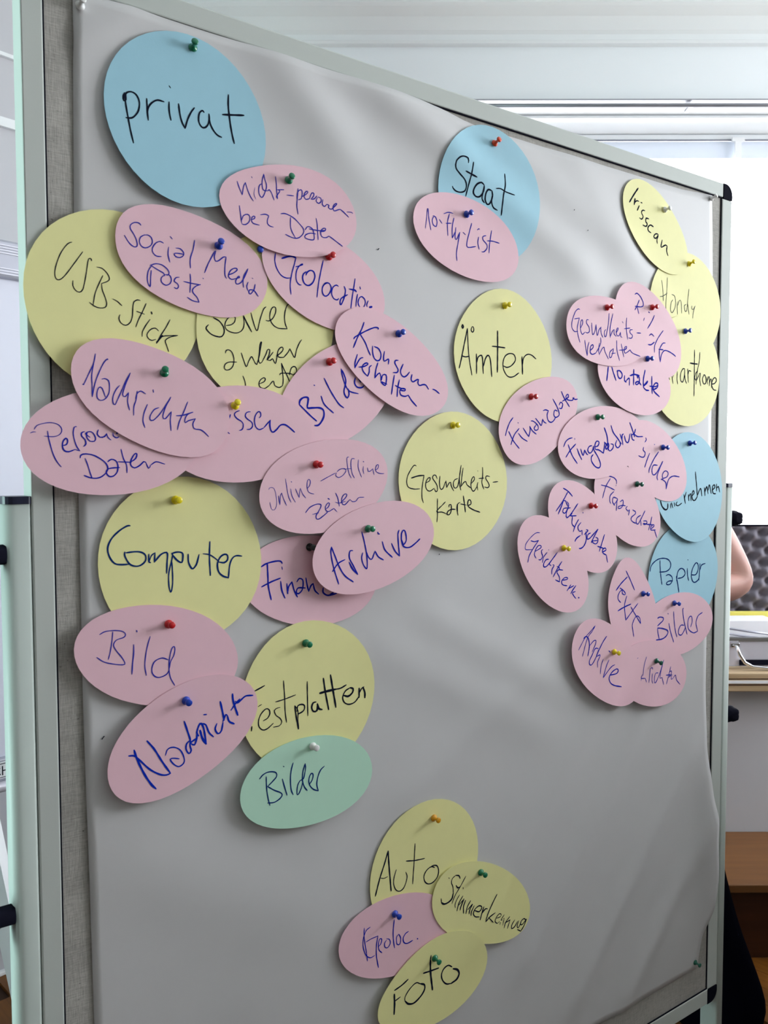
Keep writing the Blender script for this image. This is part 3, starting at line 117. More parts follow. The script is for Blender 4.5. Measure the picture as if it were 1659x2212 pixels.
 strokes='1.15:280.1,1123.6 283.7,1111.9 290.5,1096 297.5,1083.6 302.9,1077;0.95:274.3,1118.6 280.2,1117.4 286.1,1111.4 296.7,1099.5 307.7,1091.6 315.1,1089.4 319.5,1090.3;1.04:294.4,1130.7 302.2,1120.1 310.5,1105 319.5,1090.3;0.73:314.4,1111.1 317.1,1117.1 323.4,1118 330.9,1113.7 335.2,1104.8 335.1,1098.6 329.2,1095.5 323,1099.9 319.6,1105.6 323.1,1106 329.7,1104.1;1.08:336.4,1144.2 339.7,1133.6 342.8,1123.1 342.7,1118.2;0.95:342.7,1121.9 338.8,1118.9 338,1112.9 341.1,1107.5 343.8,1110.5 342.7,1118.2 350.6,1122.9;1.09:350.7,1127.8 350.6,1122.9 347.8,1115.9 343.9,1117.9;1.1:353,1124.9 350.7,1129.1 354.8,1138.3 358.7,1133.2 361.6,1114.4;1.37:354.7,1130.8 357.1,1121.6 361.6,1114.2;0.96:356.8,1138 361.4,1135.9 365.2,1126.4 370.4,1120.6;0.89:359.2,1147.6 362.6,1147.3;0.98:374.7,1134.7 372.6,1128.8 375.9,1123.1 380,1125.5 382.2,1134.7;1.12:379.2,1159.1 381.7,1147.5 383.6,1137;0.99:382.2,1135.9 385.7,1143 387.7,1141.3;1.13:387.7,1141.3 389.7,1134.6 395.8,1130.7;1.21:394.3,1165.3 394.9,1158.1 397.5,1148.7 400.5,1139.8;0.99:392.4,1147 396.8,1152.6 403.1,1158;1:397.6,1156.4 400.3,1154 405.9,1157.6 410.9,1160.4 419.6,1159.7'),
dict(key='green',color='green',ink='navy',pincol='white',label='mint green oval card reading Bilder with a white pin',base=0.00582,lift=0.0060,R=0.1835,pin=(0.4987,1.0845),
 outline='403.2,1033.1 405.7,1026.3 409.7,1019.8 415.3,1013.5 422.4,1007.8 430.9,1002.7 440.4,998.4 450.9,994.9 461.9,992.2 473.3,990.2 484.9,989 496.7,988.5 508.7,988.7 520.6,989.7 532.4,991.6 543.8,994.5 554.3,998.4 563.7,1003.2 571.6,1009 577.8,1015.5 582.2,1022.6 584.8,1029.9 585.7,1037.4 585,1044.9 582.7,1052.3 579,1059.5 573.8,1066.4 567.2,1072.9 559.3,1078.8 550.1,1083.9 539.9,1088.4 528.9,1091.9 517.3,1094.5 505.4,1096.2 493.3,1096.9 481.2,1096.8 469.5,1095.6 458.2,1093.6 447.6,1090.7 437.9,1087 429.2,1082.5 421.8,1077.4 415.5,1071.8 410.5,1065.9 406.7,1059.7 404,1053.2 402.5,1046.6 402.2,1039.9',
 strokes='0.71:427.5,1059.6 431.6,1063.3 437.5,1065.2 444.5,1064.5 449.2,1062.1 449.7,1057.7 445.5,1053.8 437.7,1048.3;0.72:437.7,1048.3 446.4,1041.9 454.1,1037.5 456.7,1034.2 453.9,1030.5 446.1,1027.6 437.3,1028.9;0.71:436,1060.2 436.5,1045.2 438,1034.2 440.2,1025.3;0.61:459.1,1067.9 459.8,1067.2;0.73:457.3,1053 459.6,1044.3 463.2,1032.2;0.74:472,1069.3 469.5,1061.5 468.1,1051 468.8,1037.9 471.4,1030.8;0.75:488.5,1064.9 485.3,1056 484.5,1045.3 486.8,1037.1 490.8,1031.6;0.68:488.5,1064.9 488.8,1058.5 485.8,1047.2 481.4,1045.9 477.6,1040.2 476.8,1030.6 478.7,1030 482.5,1035.9 485.1,1044;0.75:494.3,1038.7 498.1,1043.4 499.4,1048.6 497.6,1051.2 495.1,1049.5 493.1,1043.4 494.8,1036.4 499.7,1030.9 506.2,1027.7;0.76:506.2,1027.7 504.2,1036.5 506.3,1046 510.2,1052.9 515.3,1056.3'),
dict(key='staat',color='blue',ink='black',pincol='orange',label='light blue round card reading Staat with an orange-red pin',base=0.00000,lift=0.0040,R=0.1867,pin=(0.7946,1.8668),
 outline='756.6,1882.9 745.2,1877.1 733.6,1869.1 721.7,1859.2 712.7,1849.4 707.1,1840.4 703.5,1831.3 700.8,1821.7 698.7,1811.3 697.1,1800.2 696.6,1788.7 697.4,1777.1 699.7,1765.6 703.8,1754.6 709.5,1744.3 716.6,1735.1 725,1726.9 734.5,1719.9 744.8,1714.2 755.7,1709.8 767.1,1706.5 779,1704.7 791.1,1704.2 803.4,1705.3 815.6,1708 827.5,1712.3 838.7,1718.3 849,1725.7 857.9,1734.4 865,1744 870.3,1754.3 874.4,1765.5 878.1,1777.8 881.7,1791.1 883.3,1804.5 881.8,1817.2 877.7,1829.2 871.8,1840.3 864.5,1850.5 856.1,1859.7 846.8,1867.7 836.8,1874.5 826.2,1880.2 815.2,1884.6 803.7,1887.6 792,1889 780.1,1888.8 768.2,1886.8',
 strokes='0.93:744.5,1829.7 743.6,1835 736.6,1836.2 729.4,1833.8 723.9,1827.5 724.4,1819.4 731.5,1813.6 740.2,1808 744.1,1801.4 742.3,1793.8 735.2,1790.3 727,1790.4 722,1793.2 720.8,1795.4;0.93:753.4,1832.2 751.2,1817.1 747.4,1800.8 743.9,1786.7;1.08:741.7,1818.4 752.1,1816.1 760.6,1814.3;1.11:773.8,1806.6 769.4,1808.9 762.3,1805.8 757.4,1798.8 757.1,1792.7 762.4,1789.3 768.8,1791 773.8,1798 774.4,1805.5;0.95:774.4,1805.5 772.6,1794.1 772.4,1787.9 776.6,1783.8;1.12:787.7,1801.6 781.8,1801.8 778.2,1796.2 777.9,1787.5 782.1,1782.6 786.8,1785.3 790,1794.5 788.6,1801.1;0.96:789.2,1794.4 789.2,1786.9 793.2,1780 800.2,1777.6;0.97:814.1,1829.8 813.9,1814.4 809.5,1797.9 807.8,1772.3;0.8:796.1,1805.9 804.2,1807.2 815,1804.7 831.3,1803.6'),
dict(key='nofly',color='pink',ink='purple',pincol='blue',label='pink oval card reading No-Fly-List with a blue pin',base=0.00324,lift=0.0070,R=0.1885,pin=(0.7431,1.7619),
 outline='658.6,1761.2 654.9,1755.1 652.7,1748.7 651.9,1742.2 652.5,1735.5 654.6,1728.8 658.1,1722.1 663.1,1715.4 669.5,1709 677.3,1702.9 686.3,1697.3 696.3,1692.2 707.1,1687.9 718.4,1684.2 730.2,1681.2 742.3,1678.9 754.6,1677.4 766.9,1676.7 779,1676.9 790.8,1678 802,1680.2 812.1,1683.4 821,1687.8 828.3,1693 833.8,1699 837.7,1705.6 839.8,1712.6 840.4,1719.9 839.4,1727.2 836.9,1734.7 832.9,1742 827.2,1749.2 820.1,1756.1 811.5,1762.5 801.6,1768.3 790.7,1773.4 779.2,1777.7 767.2,1781 755,1783.5 742.9,1785 730.9,1785.8 719.2,1785.6 707.9,1784.6 697.2,1782.7 687.2,1779.9 678.2,1776.3 670.4,1771.9 663.8,1766.8',
 strokes='0.51:676.1,1757.9 674.7,1745.3 672.6,1731.8;0.66:677.3,1757.9 678.8,1744.8 682,1731.4;0.67:687,1749.9 684.5,1744.6 686.1,1738.8 691,1737.4 692.7,1743.6 690.2,1749.3 686.2,1750.4;0.67:696.7,1747.4 701.2,1743.2;0.6:704.1,1756.1 712.3,1759.4 720.3,1759.5;0.68:714,1757.8 710.7,1745.5 711.4,1728.9;0.68:708.2,1744.5 717.3,1746;0.68:721.9,1753.6 718.9,1740.7 718.9,1727;0.76:718.9,1727 723.9,1735.3;0.69:725.3,1741.8 723.9,1729 726.3,1726.3 732.3,1736.7;0.69:732.3,1736.7 728.8,1721.1 726.1,1708.1 726.8,1698.4;0.69:738.1,1737.6 742.3,1735.2;0.7:753.4,1752.1 749.1,1739.4 744.8,1724.8 746.5,1719 760.6,1722.2;0.71:765.9,1735.7 764.5,1727.9 766.6,1719.5;0.63:763.6,1744.9 766.2,1747 767.6,1746.2;0.72:779.2,1739.8 774,1737.7 774,1733.2 780.9,1727.8 780.9,1722.7 775.6,1717.4 771.3,1716.7;0.72:789.6,1748.1 786.2,1731.2 784.8,1717.1;0.72:781.3,1733 792.3,1734.1 803.7,1733.2'),
dict(key='amter',color='yellow',ink='black',pincol='yellow',label='yellow round card reading Ämter with a yellow pin',base=0.00000,lift=0.0040,R=0.1872,pin=(0.8175,1.6495),
 outline='798.5,1670.2 787.1,1666.3 776.4,1660.9 766.7,1654.3 757.7,1646.9 749.6,1638.7 742.4,1629.8 736.1,1620.2 731,1609.8 727.2,1598.9 724.9,1587.4 724.3,1575.8 725.5,1564.1 728.3,1552.8 732.5,1542 738.1,1531.9 744.8,1522.4 752.4,1513.8 761,1506 770.6,1499.1 781,1493.5 792.2,1489.2 804,1486.6 816.2,1485.7 828.5,1486.6 840.6,1489.3 852.3,1493.6 863.4,1499.4 873.7,1506.4 883.2,1514.6 891.8,1523.9 899.1,1534.2 905,1545.5 909.1,1557.6 911.4,1570.1 911.5,1582.9 909.7,1595.4 906.1,1607.5 900.9,1619 894.4,1629.6 886.7,1639.3 878.1,1648.2 868.6,1656 858.2,1662.6 846.9,1667.8 835.1,1671.3 822.8,1672.9 810.5,1672.5',
 strokes='0.88:748.8,1611.1 742.5,1588.3 737.5,1569.8 733.3,1556.5;0.74:748.8,1611.1 749.7,1588.9 751.9,1568.5 756,1548.7;0.88:738.3,1573.5 744.7,1572.5 751.1,1573.9;1.02:740.1,1615.7 738.8,1613.1 740.3,1610.7 741.5,1613.4 740.1,1615.7;0.74:757.3,1614.4 755.3,1609.9 758,1606.9 760.5,1610.4 759.2,1614.2 757.3,1614.4;0.9:764.7,1578 764.8,1564.5 764.5,1551.3;0.9:764.8,1565.8 767.4,1573.3 772.4,1576.7 775.6,1573.9 776.9,1552.1;0.91:777,1561.7 781.4,1573.1 786.4,1577.8 790.5,1571.3 792.6,1548.8;1.08:804.4,1613.1 804.2,1587.3 803.3,1555.7;0.92:794.1,1591 805,1591.1 818.3,1590.7;0.78:814,1565.6 821.7,1563.6 830.4,1566.7 838.3,1574.9 835.8,1582.3 827.2,1583.5 818.5,1579 814.1,1569.3 815.7,1559.4 823.2,1551.1 833.6,1551.2 844.6,1557.3;1.12:851.2,1580.9 851.8,1568.2 852.1,1556.1;0.8:852.3,1569.5 854.2,1578.6 860.5,1584.4 869.4,1584.9 879.3,1579.8'),
dict(key='finanzd1',color='pink',ink='blue',pincol='red',label='pink oval card reading Finanzdaten with a red pin, below the Ämter card',base=0.00352,lift=0.0060,R=0.1619,pin=(0.8658,1.5243),
 outline='940.1,1552.6 931.6,1554.8 922.3,1555.9 912.7,1556 902.8,1555.2 892.7,1553.5 882.5,1551 872.3,1547.8 862.1,1543.7 852,1538.9 842.3,1533.1 833,1526.5 824.6,1519.2 817.3,1511.3 811.4,1503 807,1494.5 804.2,1486.3 803,1478.4 803,1471 804.1,1464.1 806.1,1457.7 808.8,1451.6 812.2,1446 816.3,1440.6 821.3,1435.8 827.5,1431.6 835,1428.3 843.7,1426.3 853.5,1425.8 864.1,1426.9 875.2,1429.5 886.3,1433.5 897,1438.6 907.2,1444.6 916.6,1451.2 925.4,1458.3 933.6,1465.6 941.1,1473.3 948,1481.4 954.1,1489.8 959,1498.4 962.7,1507.2 964.6,1515.9 964.8,1524.2 963.1,1532 959.6,1538.8 954.4,1544.6 947.9,1549.2',
 strokes='0.79:830.9,1493.1 824.1,1485.6 818.7,1475.4 815.6,1467.1;0.79:822.2,1473.2 830.7,1460.5 842.4,1449.5;0.79:826.1,1454.7 832.6,1468.1 842.5,1477.9;0.64:840.3,1486.3 841.4,1485.7;0.8:841.5,1470.9 848.5,1464.6 858.8,1460;0.81:850.9,1478.8 857.6,1471.2 862,1466.8;0.81:862,1466.8 864.9,1476.6 864,1481.7;0.81:864,1481.7 869.4,1475.4 877.2,1470.7;0.81:866.8,1489.5 872.3,1489 880.5,1483.5 881.3,1478.3 875.8,1476.2 873.1,1479.4 877.7,1484.7;0.82:876,1493.7 883.2,1487.4 887.8,1483.7 890.7,1492.9;0.83:890.7,1492.9 893.4,1489.1 898,1487.2;0.83:891.6,1505.3 896.2,1506.7 902.7,1505.7;0.83:902.7,1505.7 899.9,1499.7 901.8,1491.9 907.4,1488.8 913.1,1491 917.8,1496.4;0.84:921.5,1505.8 915.9,1506.9 914,1500.2 917.8,1496.4 925.4,1500.6 921.5,1511 911.9,1523.1;0.85:925.3,1515.2 928.1,1519.2 932.9,1516.8 930.1,1510.1 925.3,1510.5;0.85:929.7,1535.2 935.6,1526.2 947.3,1513.4;0.85:931.8,1520.7 945.2,1527.3;0.85:939.5,1523.7 945.1,1528.7 943.2,1531.9 939.4,1528.4 942.3,1523.9 953,1523 956.8,1527.9;0.86:953.9,1527.1 958.8,1524.9 964.6,1525.6'),
dict(key='handy',color='yellow',ink='grey',pincol='yellow',label='pale yellow round card reading Handy in thin pen, right edge of the board',base=0.00000,lift=0.0030,R=0.1980,pin=(1.2399,1.7659),
 outline='1215,1781.7 1202.9,1778.1 1191.5,1773.2 1180.8,1767.1 1170.9,1760 1161.7,1751.8 1153.2,1742.6 1145.8,1732.6 1140.3,1722.1 1137.1,1711.3 1135.9,1700.1 1136.5,1688.9 1138.6,1677.7 1142.2,1666.8 1147.2,1656.4 1153.5,1646.6 1160.9,1637.6 1169.2,1629.4 1178.5,1622.1 1188.7,1615.7 1199.6,1610.5 1211.3,1606.5 1223.6,1603.9 1236.3,1603 1249.1,1603.8 1261.8,1606.4 1274.1,1610.6 1285.7,1616.4 1296.4,1623.6 1306.1,1632.1 1314.6,1641.6 1321.7,1652.1 1327.3,1663.3 1331.3,1675.1 1333.5,1687.2 1333.9,1699.5 1332.4,1711.7 1329.1,1723.6 1324,1734.8 1317.4,1745.2 1309.3,1754.7 1300,1763.2 1289.6,1770.3 1278.2,1776.1 1266.1,1780.5 1253.4,1783.2 1240.5,1784.3 1227.6,1783.8',
 strokes='0.61:1165.8,1729.1 1168.5,1717.6 1169.8,1695.9;0.62:1182.2,1735.5 1180.6,1719.2 1177.5,1696.8 1177.2,1682.2;0.61:1160.7,1701.7 1169.7,1704.1 1180.9,1710.1;0.62:1193.7,1709.5 1201.6,1708.1 1204.7,1700.1 1202.9,1688.8 1195,1679.6 1190.2,1683.7 1191.8,1694.9 1196.7,1701;0.63:1209.5,1699.8 1209.4,1689.6 1210,1678.5;0.63:1211,1693.5 1215.8,1702.4 1220.5,1700.2 1222.1,1681.7;0.64:1234.7,1698.1 1230,1694.7 1231.6,1686.5 1236.3,1687.9 1239.3,1706.1 1242.2,1724.2;0.64:1239.4,1698.6 1242.6,1682.1;0.65:1251,1697.1 1250.4,1692.3 1255.2,1691.9 1259.9,1698.1;0.65:1259.9,1698.1 1255.2,1687.2 1253,1676'),
dict(key='smart',color='yellow',ink='black',pincol='blue',label='pale yellow card ending in marthome, at the right edge below Handy',base=0.00274,lift=0.0030,R=0.1932,pin=(1.2282,1.6519),
 outline='1214.3,1676.4 1201.6,1673.5 1189.8,1669.2 1179.3,1663.7 1169.9,1656.9 1161.6,1649.1 1154.3,1640.3 1147.9,1630.6 1142.8,1620.2 1139,1609.3 1136.7,1597.9 1135.8,1586.3 1136.5,1574.6 1138.8,1563 1142.7,1551.8 1148,1541.1 1154.8,1531.1 1162.8,1522 1171.9,1514 1181.9,1507.1 1192.8,1501.4 1204.3,1497 1216.3,1494.1 1228.7,1492.6 1241.3,1492.6 1253.8,1494.3 1266.1,1497.6 1277.8,1502.5 1288.9,1508.9 1298.9,1516.8 1307.7,1526 1315.2,1536.2 1321.2,1547.4 1325.5,1559.2 1328.2,1571.6 1329,1584.1 1328.1,1596.7 1325.4,1609.1 1320.9,1621 1314.8,1632.2 1307.2,1642.5 1298.3,1651.8 1288.2,1659.8 1277.1,1666.4 1265.3,1671.6 1252.9,1675.3 1240.2,1677.3 1227.2,1677.7',
 strokes='0.6:1183.4,1576.1 1188.8,1573.7;0.68:1186.1,1576.3 1188.8,1568.1;0.83:1190.5,1576.6 1191.4,1578.8;0.76:1194.1,1579 1197.8,1562.5;0.61:1197.4,1572.5 1200.4,1580.5 1203.1,1582.7;0.76:1209.4,1583.1 1209,1569.9 1210.5,1562.4;0.85:1229.5,1589.2 1224,1588.2 1218.5,1579.5 1218.6,1569.4 1223.2,1566.3 1226.8,1571 1229.5,1580.2 1229.5,1589.2;0.85:1229.5,1580.2 1231.4,1570.1 1235.2,1564.7;0.85:1237.8,1589.5 1238.8,1578.5 1239.8,1566.7;0.85:1238.8,1579.6 1241.5,1586.6 1247.1,1585.8;0.94:1256.6,1622.8 1256.4,1593.3 1256.2,1568.2 1255.5,1544.4;1.24:1244.2,1599.8 1254.5,1599.4 1264.8,1599.5;0.79:1271.6,1620 1270.5,1605.7 1265.9,1591.6 1263.1,1580 1261.3,1565;0.87:1265.9,1588.2 1260.3,1583.3 1257.5,1575.1 1262.2,1572 1269.7,1581.6;0.87:1269.7,1582.7 1273.5,1584.1 1271.7,1573.7 1274.6,1562.9;0.96:1284.1,1582.5 1279.7,1575.3 1282.2,1567.4 1288,1567.7 1289.9,1573.6 1287,1581.5 1283.1,1582.4;0.88:1292.8,1579.6 1292.8,1573.2 1293.8,1566.9;0.88:1293.8,1572.7 1297.6,1579.9 1299.6,1577.7 1299.1,1564.3;0.89:1299.1,1568.3 1303.5,1576.7 1305.5,1573.4 1305.5,1561.2;0.97:1305.5,1567.6 1314.3,1569.2 1319.9,1574.2 1318.2,1578.8 1312.3,1578.4 1307.4,1572.3 1306.5,1565.3 1311.4,1558.6 1319.3,1557.6'),
dict(key='rcard',color='pink',ink='purple',pincol='red',label='pink oval card with mostly hidden writing and a red pin, left of Handy',base=0.00356,lift=0.0050,R=0.1695,pin=(1.1374,1.6815),
 outline='1069.7,1711.4 1063.1,1707.3 1057.7,1702.2 1053.4,1696.3 1050.2,1689.7 1048.4,1682.4 1047.8,1674.6 1048.5,1666.1 1050.6,1657.3 1054.1,1648.1 1059,1638.9 1065.2,1629.7 1072.5,1620.8 1080.7,1612.3 1089.7,1604.3 1099.2,1596.9 1109.3,1590 1119.7,1583.9 1130.5,1578.6 1141.6,1574.3 1152.6,1571.2 1163.3,1569.5 1173.6,1569.4 1183,1570.7 1191.4,1573.5 1198.7,1577.6 1204.9,1582.8 1209.8,1589 1213.6,1596.1 1216.1,1603.8 1217.2,1612.3 1216.9,1621.4 1214.9,1631 1211.1,1640.9 1205.5,1650.8 1198.3,1660.4 1189.8,1669.6 1180.2,1678.2 1169.9,1686 1159.3,1693.1 1148.6,1699.5 1137.7,1705 1126.7,1709.5 1115.9,1713 1105.3,1715.3 1095.2,1716.4 1085.8,1716 1077.3,1714.3',
 strokes='0.88:1095.1,1697.4 1099.5,1699.7 1107.9,1696 1115.6,1687.7 1116,1681.8 1109.8,1679.4 1096.3,1678.9;0.89:1106.2,1689.5 1101.4,1680.8 1096.1,1673;0.88:1101.5,1678.2 1106,1668.1;1.08:1130.4,1673.6 1132.6,1672.5;0.81:1119.9,1662.9 1118.5,1658.5;0.91:1144.9,1669.4 1139.1,1659.5 1128.8,1647.1;0.91:1133.2,1636 1138.5,1639 1145,1635.8;1.09:1130.7,1621.3 1137.6,1621.6 1146.2,1626.4;0.83:1168.5,1647.1 1155.9,1634 1147.3,1621.1 1146.6,1609.9;0.93:1174.5,1627.4 1167.9,1626.2 1160.3,1616.7 1159.2,1607 1161.3,1595.6;1.01:1157.5,1615.8 1169.1,1616;0.92:1161.3,1595.6 1164.7,1607.5 1172.3,1614.9 1183.3,1614.4 1194.4,1611.1 1202.2,1607.6'),
dict(key='kontakte',color='pink',ink='blue',pincol='blue',label='pink oval card reading Kontakte with a blue pin',base=0.00649,lift=0.0050,R=0.1815,pin=(1.1250,1.5978),
 outline='1006.7,1583.7 1005.9,1576.6 1006.7,1569.3 1009,1561.9 1012.8,1554.5 1018,1547.2 1024.6,1540.3 1032.4,1533.7 1041.4,1527.6 1051.2,1522.2 1061.9,1517.4 1073.1,1513.4 1084.6,1510.3 1096.4,1508.1 1108.2,1506.9 1119.8,1506.6 1130.9,1507.2 1141.5,1508.9 1151.3,1511.4 1160.3,1514.9 1168.1,1519.2 1174.7,1524.2 1180.1,1529.9 1184,1536.2 1186.5,1543 1187.4,1550.1 1186.8,1557.4 1184.6,1564.9 1181,1572.3 1175.9,1579.6 1169.4,1586.5 1161.7,1593.1 1152.8,1599.2 1143,1604.7 1132.4,1609.4 1121.1,1613.4 1109.4,1616.5 1097.5,1618.7 1085.6,1620 1073.8,1620.2 1062.5,1619.5 1051.7,1617.9 1041.8,1615.3 1032.8,1611.8 1024.9,1607.5 1018.2,1602.5 1012.9,1596.8 1009.1,1590.5',
 strokes='1.19:1030.5,1578.5 1029.1,1568.4 1027.3,1556.9;1.11:1038.9,1578.7 1042.6,1570.6 1049.3,1558.6;1.12:1052.2,1574.4 1053.8,1566.1 1057.9,1562 1063,1564 1063.9,1569.3 1057.7,1574.2 1051.6,1573.1;1.14:1070.1,1567.1 1070.2,1559.2 1074.3,1557.5;0.96:1073.3,1558.8 1081.4,1563.9 1082,1552.7;1.32:1083.4,1568 1093.7,1570.6 1106.3,1569.4;1.15:1092.5,1578.5 1092.3,1553.9;1.16:1103.2,1565.2 1101.1,1567.8 1106.3,1566.8 1106.4,1559.4 1100.2,1554.7 1097,1557.5 1104.3,1560 1110.7,1555;1.17:1120.8,1579.1 1116.9,1564.7 1117,1552.7;1.17:1117,1554 1127.5,1562 1125.4,1558.5 1117,1552.7 1123.4,1547.6 1130.8,1547.3;1.19:1138,1570.1 1138.2,1555.2 1139.4,1542.4;1.19:1132.9,1554.2 1146.8,1554.3 1152.2,1556;1.19:1141.5,1548.6 1152.2,1553.2 1153.2,1559.4 1146.8,1559.7 1141.5,1552.7 1144.7,1546 1157.7,1538.5'),
dict(key='gverh',color='pink',ink='purple',pincol='red',label='pink oval card reading Gesundheitsverhalten with a red pin',base=0.00726,lift=0.0060,R=0.1906,pin=(1.0233,1.6680),
 outline='939.1,1652.6 936.5,1646.2 935,1639.7 934.5,1633.3 935,1626.7 936.5,1620.1 939.3,1613.5 943.7,1607.1 949.8,1600.9 957.6,1595.3 967,1590.4 977.6,1586.4 989.2,1583.4 1001.4,1581.3 1013.7,1580 1026.2,1579.6 1038.5,1579.8 1050.8,1580.7 1062.8,1582.4 1074.5,1584.8 1085.6,1588 1095.8,1592.2 1104.8,1597.2 1112.3,1603 1118.2,1609.4 1122.3,1616.2 1124.6,1623.4 1125.1,1630.7 1123.9,1638.1 1120.9,1645.3 1116.2,1652.2 1109.7,1658.7 1101.7,1664.7 1092.2,1669.9 1081.6,1674.3 1070.3,1677.8 1058.4,1680.6 1046.1,1682.5 1033.6,1683.8 1021,1684.3 1008.6,1684.2 996.4,1683.2 984.8,1681.4 973.9,1678.6 964.1,1674.8 955.5,1670.1 948.5,1664.7 943.1,1658.8',
 strokes='0.65:963.5,1658.7 959.8,1659.3 953.5,1653.9 947.2,1640.9 946.3,1630.9 951.8,1625.3 959.2,1626;0.64:951.7,1643.6 962.7,1646.2;0.65:962.7,1646.2 958.2,1630.8 960.1,1619.8 964.2,1610;0.65:965.6,1631.6 970.2,1639.5 968.8,1644.3 965.6,1640.3 965.3,1629 969.4,1622.5 974.9,1626.2;0.66:983.2,1645.2 979.5,1645.4 978.6,1640.3 984.3,1634.6 985.3,1628.4 980.6,1625.5 976.8,1626.4;0.66:990.2,1641.5 990.9,1631.5 992.9,1624.1 997.6,1629.6 1000.3,1640;0.67:1000.3,1640 1001.4,1629.9 1003.3,1623.8 1007.1,1633 1011.9,1637.3;0.67:1010.9,1637.2 1012,1628.4 1015.9,1622.1;0.68:1022.5,1634.5 1019.7,1631.6 1019.7,1625.3 1022.7,1623.6 1026.4,1634.8 1029.1,1647.9 1029.8,1660.1;0.68:1022.7,1624.2 1025.5,1630.9;0.77:1038.6,1660.4 1035,1648.5 1032.3,1635.4 1033.4,1623.7;0.68:1033.4,1625.2 1038.2,1633.4 1042.1,1636.3 1042.2,1629.9 1047.2,1626.5;0.69:1047.1,1631.6 1052,1638.6 1050,1639.7 1047.1,1634.2 1049.2,1627.9 1054.1,1628.4 1057.1,1633.8;0.69:1057.1,1633.8 1058.2,1627.4 1061.2,1626.2;0.52:1061.1,1650.9 1063.4,1648.7;0.7:1071.6,1657.4 1071,1641.7 1074.7,1624.4;0.7:1066,1639.9 1080.1,1642.5;0.7:1086.3,1640.5 1080.2,1639.3 1080.3,1634.7 1086.4,1631.3 1083.4,1626.8 1076.3,1626.7;0.8:1096.6,1636.4 1106.5,1636.8;0.66:975,1614.3 976.8,1603.8 980.2,1591.5;0.66:980.2,1591.5 981.5,1604.2 984.4,1612;0.83:987.2,1599.6 993.9,1605.2 992.9,1608.9 988.2,1606 987.2,1597.1 991.9,1594.3 999.6,1596.8;0.67:999.6,1596.8 1005.3,1603.6 1011.1,1613 1011,1621.3;0.67:1008.2,1612.8 1006.3,1601.1 1008.2,1594.9;0.67:1008.2,1596.2 1014,1604.3 1018.9,1607.3 1020.8,1601 1029,1590.1;0.68:1039.4,1606.4 1032.5,1600.7 1031.6,1593.5 1035.5,1593.2 1040.4,1603.9 1040.4,1607.1;0.68:1036.5,1599.1 1045.4,1600.4;0.69:1048.3,1620.1 1049.4,1604.6 1055.3,1589.5;0.69:1059.3,1615.8 1062.3,1605.7 1065.4,1596.1;0.69:1054.3,1605.7 1068.4,1607.5 1072.4,1610.4;0.7:1066.4,1606 1072.4,1611.7 1070.4,1612.8 1066.4,1608.6 1068.4,1602.2 1076.5,1605.5 1080.5,1608.4;0.7:1080.5,1608.4 1086.7,1603.6 1105.2,1600'),
dict(key='iris',color='yellow',ink='black',pincol='white',label='narrow pale yellow oval card reading Irisscan with a white pin',base=0.00016,lift=0.0050,R=0.1706,pin=(1.1713,1.8437),
 outline='1083,1873.2 1077.5,1869 1073,1864.1 1069.6,1858.4 1067.2,1852 1066,1845 1065.9,1837.3 1067.1,1829.1 1069.6,1820.4 1073.2,1811.5 1078,1802.4 1084.1,1793.5 1091.6,1784.9 1100.4,1776.8 1110.3,1769.3 1121.1,1762.6 1132.3,1756.7 1143.8,1751.7 1155.3,1747.7 1166.5,1744.7 1177.4,1742.9 1187.7,1742.1 1197.3,1742.4 1206.3,1743.8 1214.4,1746.2 1221.6,1749.8 1227.6,1754.4 1232.3,1760.3 1235.3,1767.3 1236.5,1775.2 1235.8,1783.9 1233.3,1793.1 1229,1802.5 1223.3,1811.8 1216.5,1821 1208.7,1829.8 1200.1,1838.2 1190.8,1846.3 1180.9,1853.8 1170.4,1860.8 1159.5,1867 1148.3,1872.2 1137,1876.2 1126,1879 1115.5,1880.3 1105.9,1880.3 1097.2,1879 1089.6,1876.6',
 strokes='1.28:1103,1865.5 1092.2,1853 1081.8,1839.8;1.62:1095.6,1847.6 1093.8,1838.5;1.04:1094.6,1841.3 1100.1,1845.4 1104.9,1845.3;1.29:1106.4,1838.6 1101.5,1830.7;1.05:1110.5,1844.7 1113.4,1844.2;0.94:1120.7,1833.4 1115,1833.1 1112.3,1828.8 1116.6,1823.4 1112.4,1818.6 1107.2,1820;1.07:1130.9,1822.3 1124.3,1822.1 1123.3,1816.6 1127.3,1813.7 1123.9,1809.2 1115.8,1810;1.08:1142.7,1811.9 1135.4,1813.3 1129.1,1808.4 1130.2,1803.2 1136.9,1801.1;1.09:1154.5,1802.2 1148.6,1801.2 1144.2,1796.1 1148.6,1794.1 1154.5,1798.6 1156,1801.5;1.09:1156,1798.9 1152.5,1792.9 1153.6,1786.8;1.1:1166.3,1794.2 1163.4,1783.8 1164.9,1782.2;1.1:1164.9,1782.2 1175.3,1787.5 1179.8,1786.3;1.11:1179.8,1786.3 1178.3,1778.8 1181.8,1771.2'),
dict(key='papier',color='blue',ink='navy',pincol=None,label='light blue round card reading Papier, partly under the Unternehmen card',base=0.00000,lift=0.0040,R=0.1963,pin=(1.2368,1.3148),
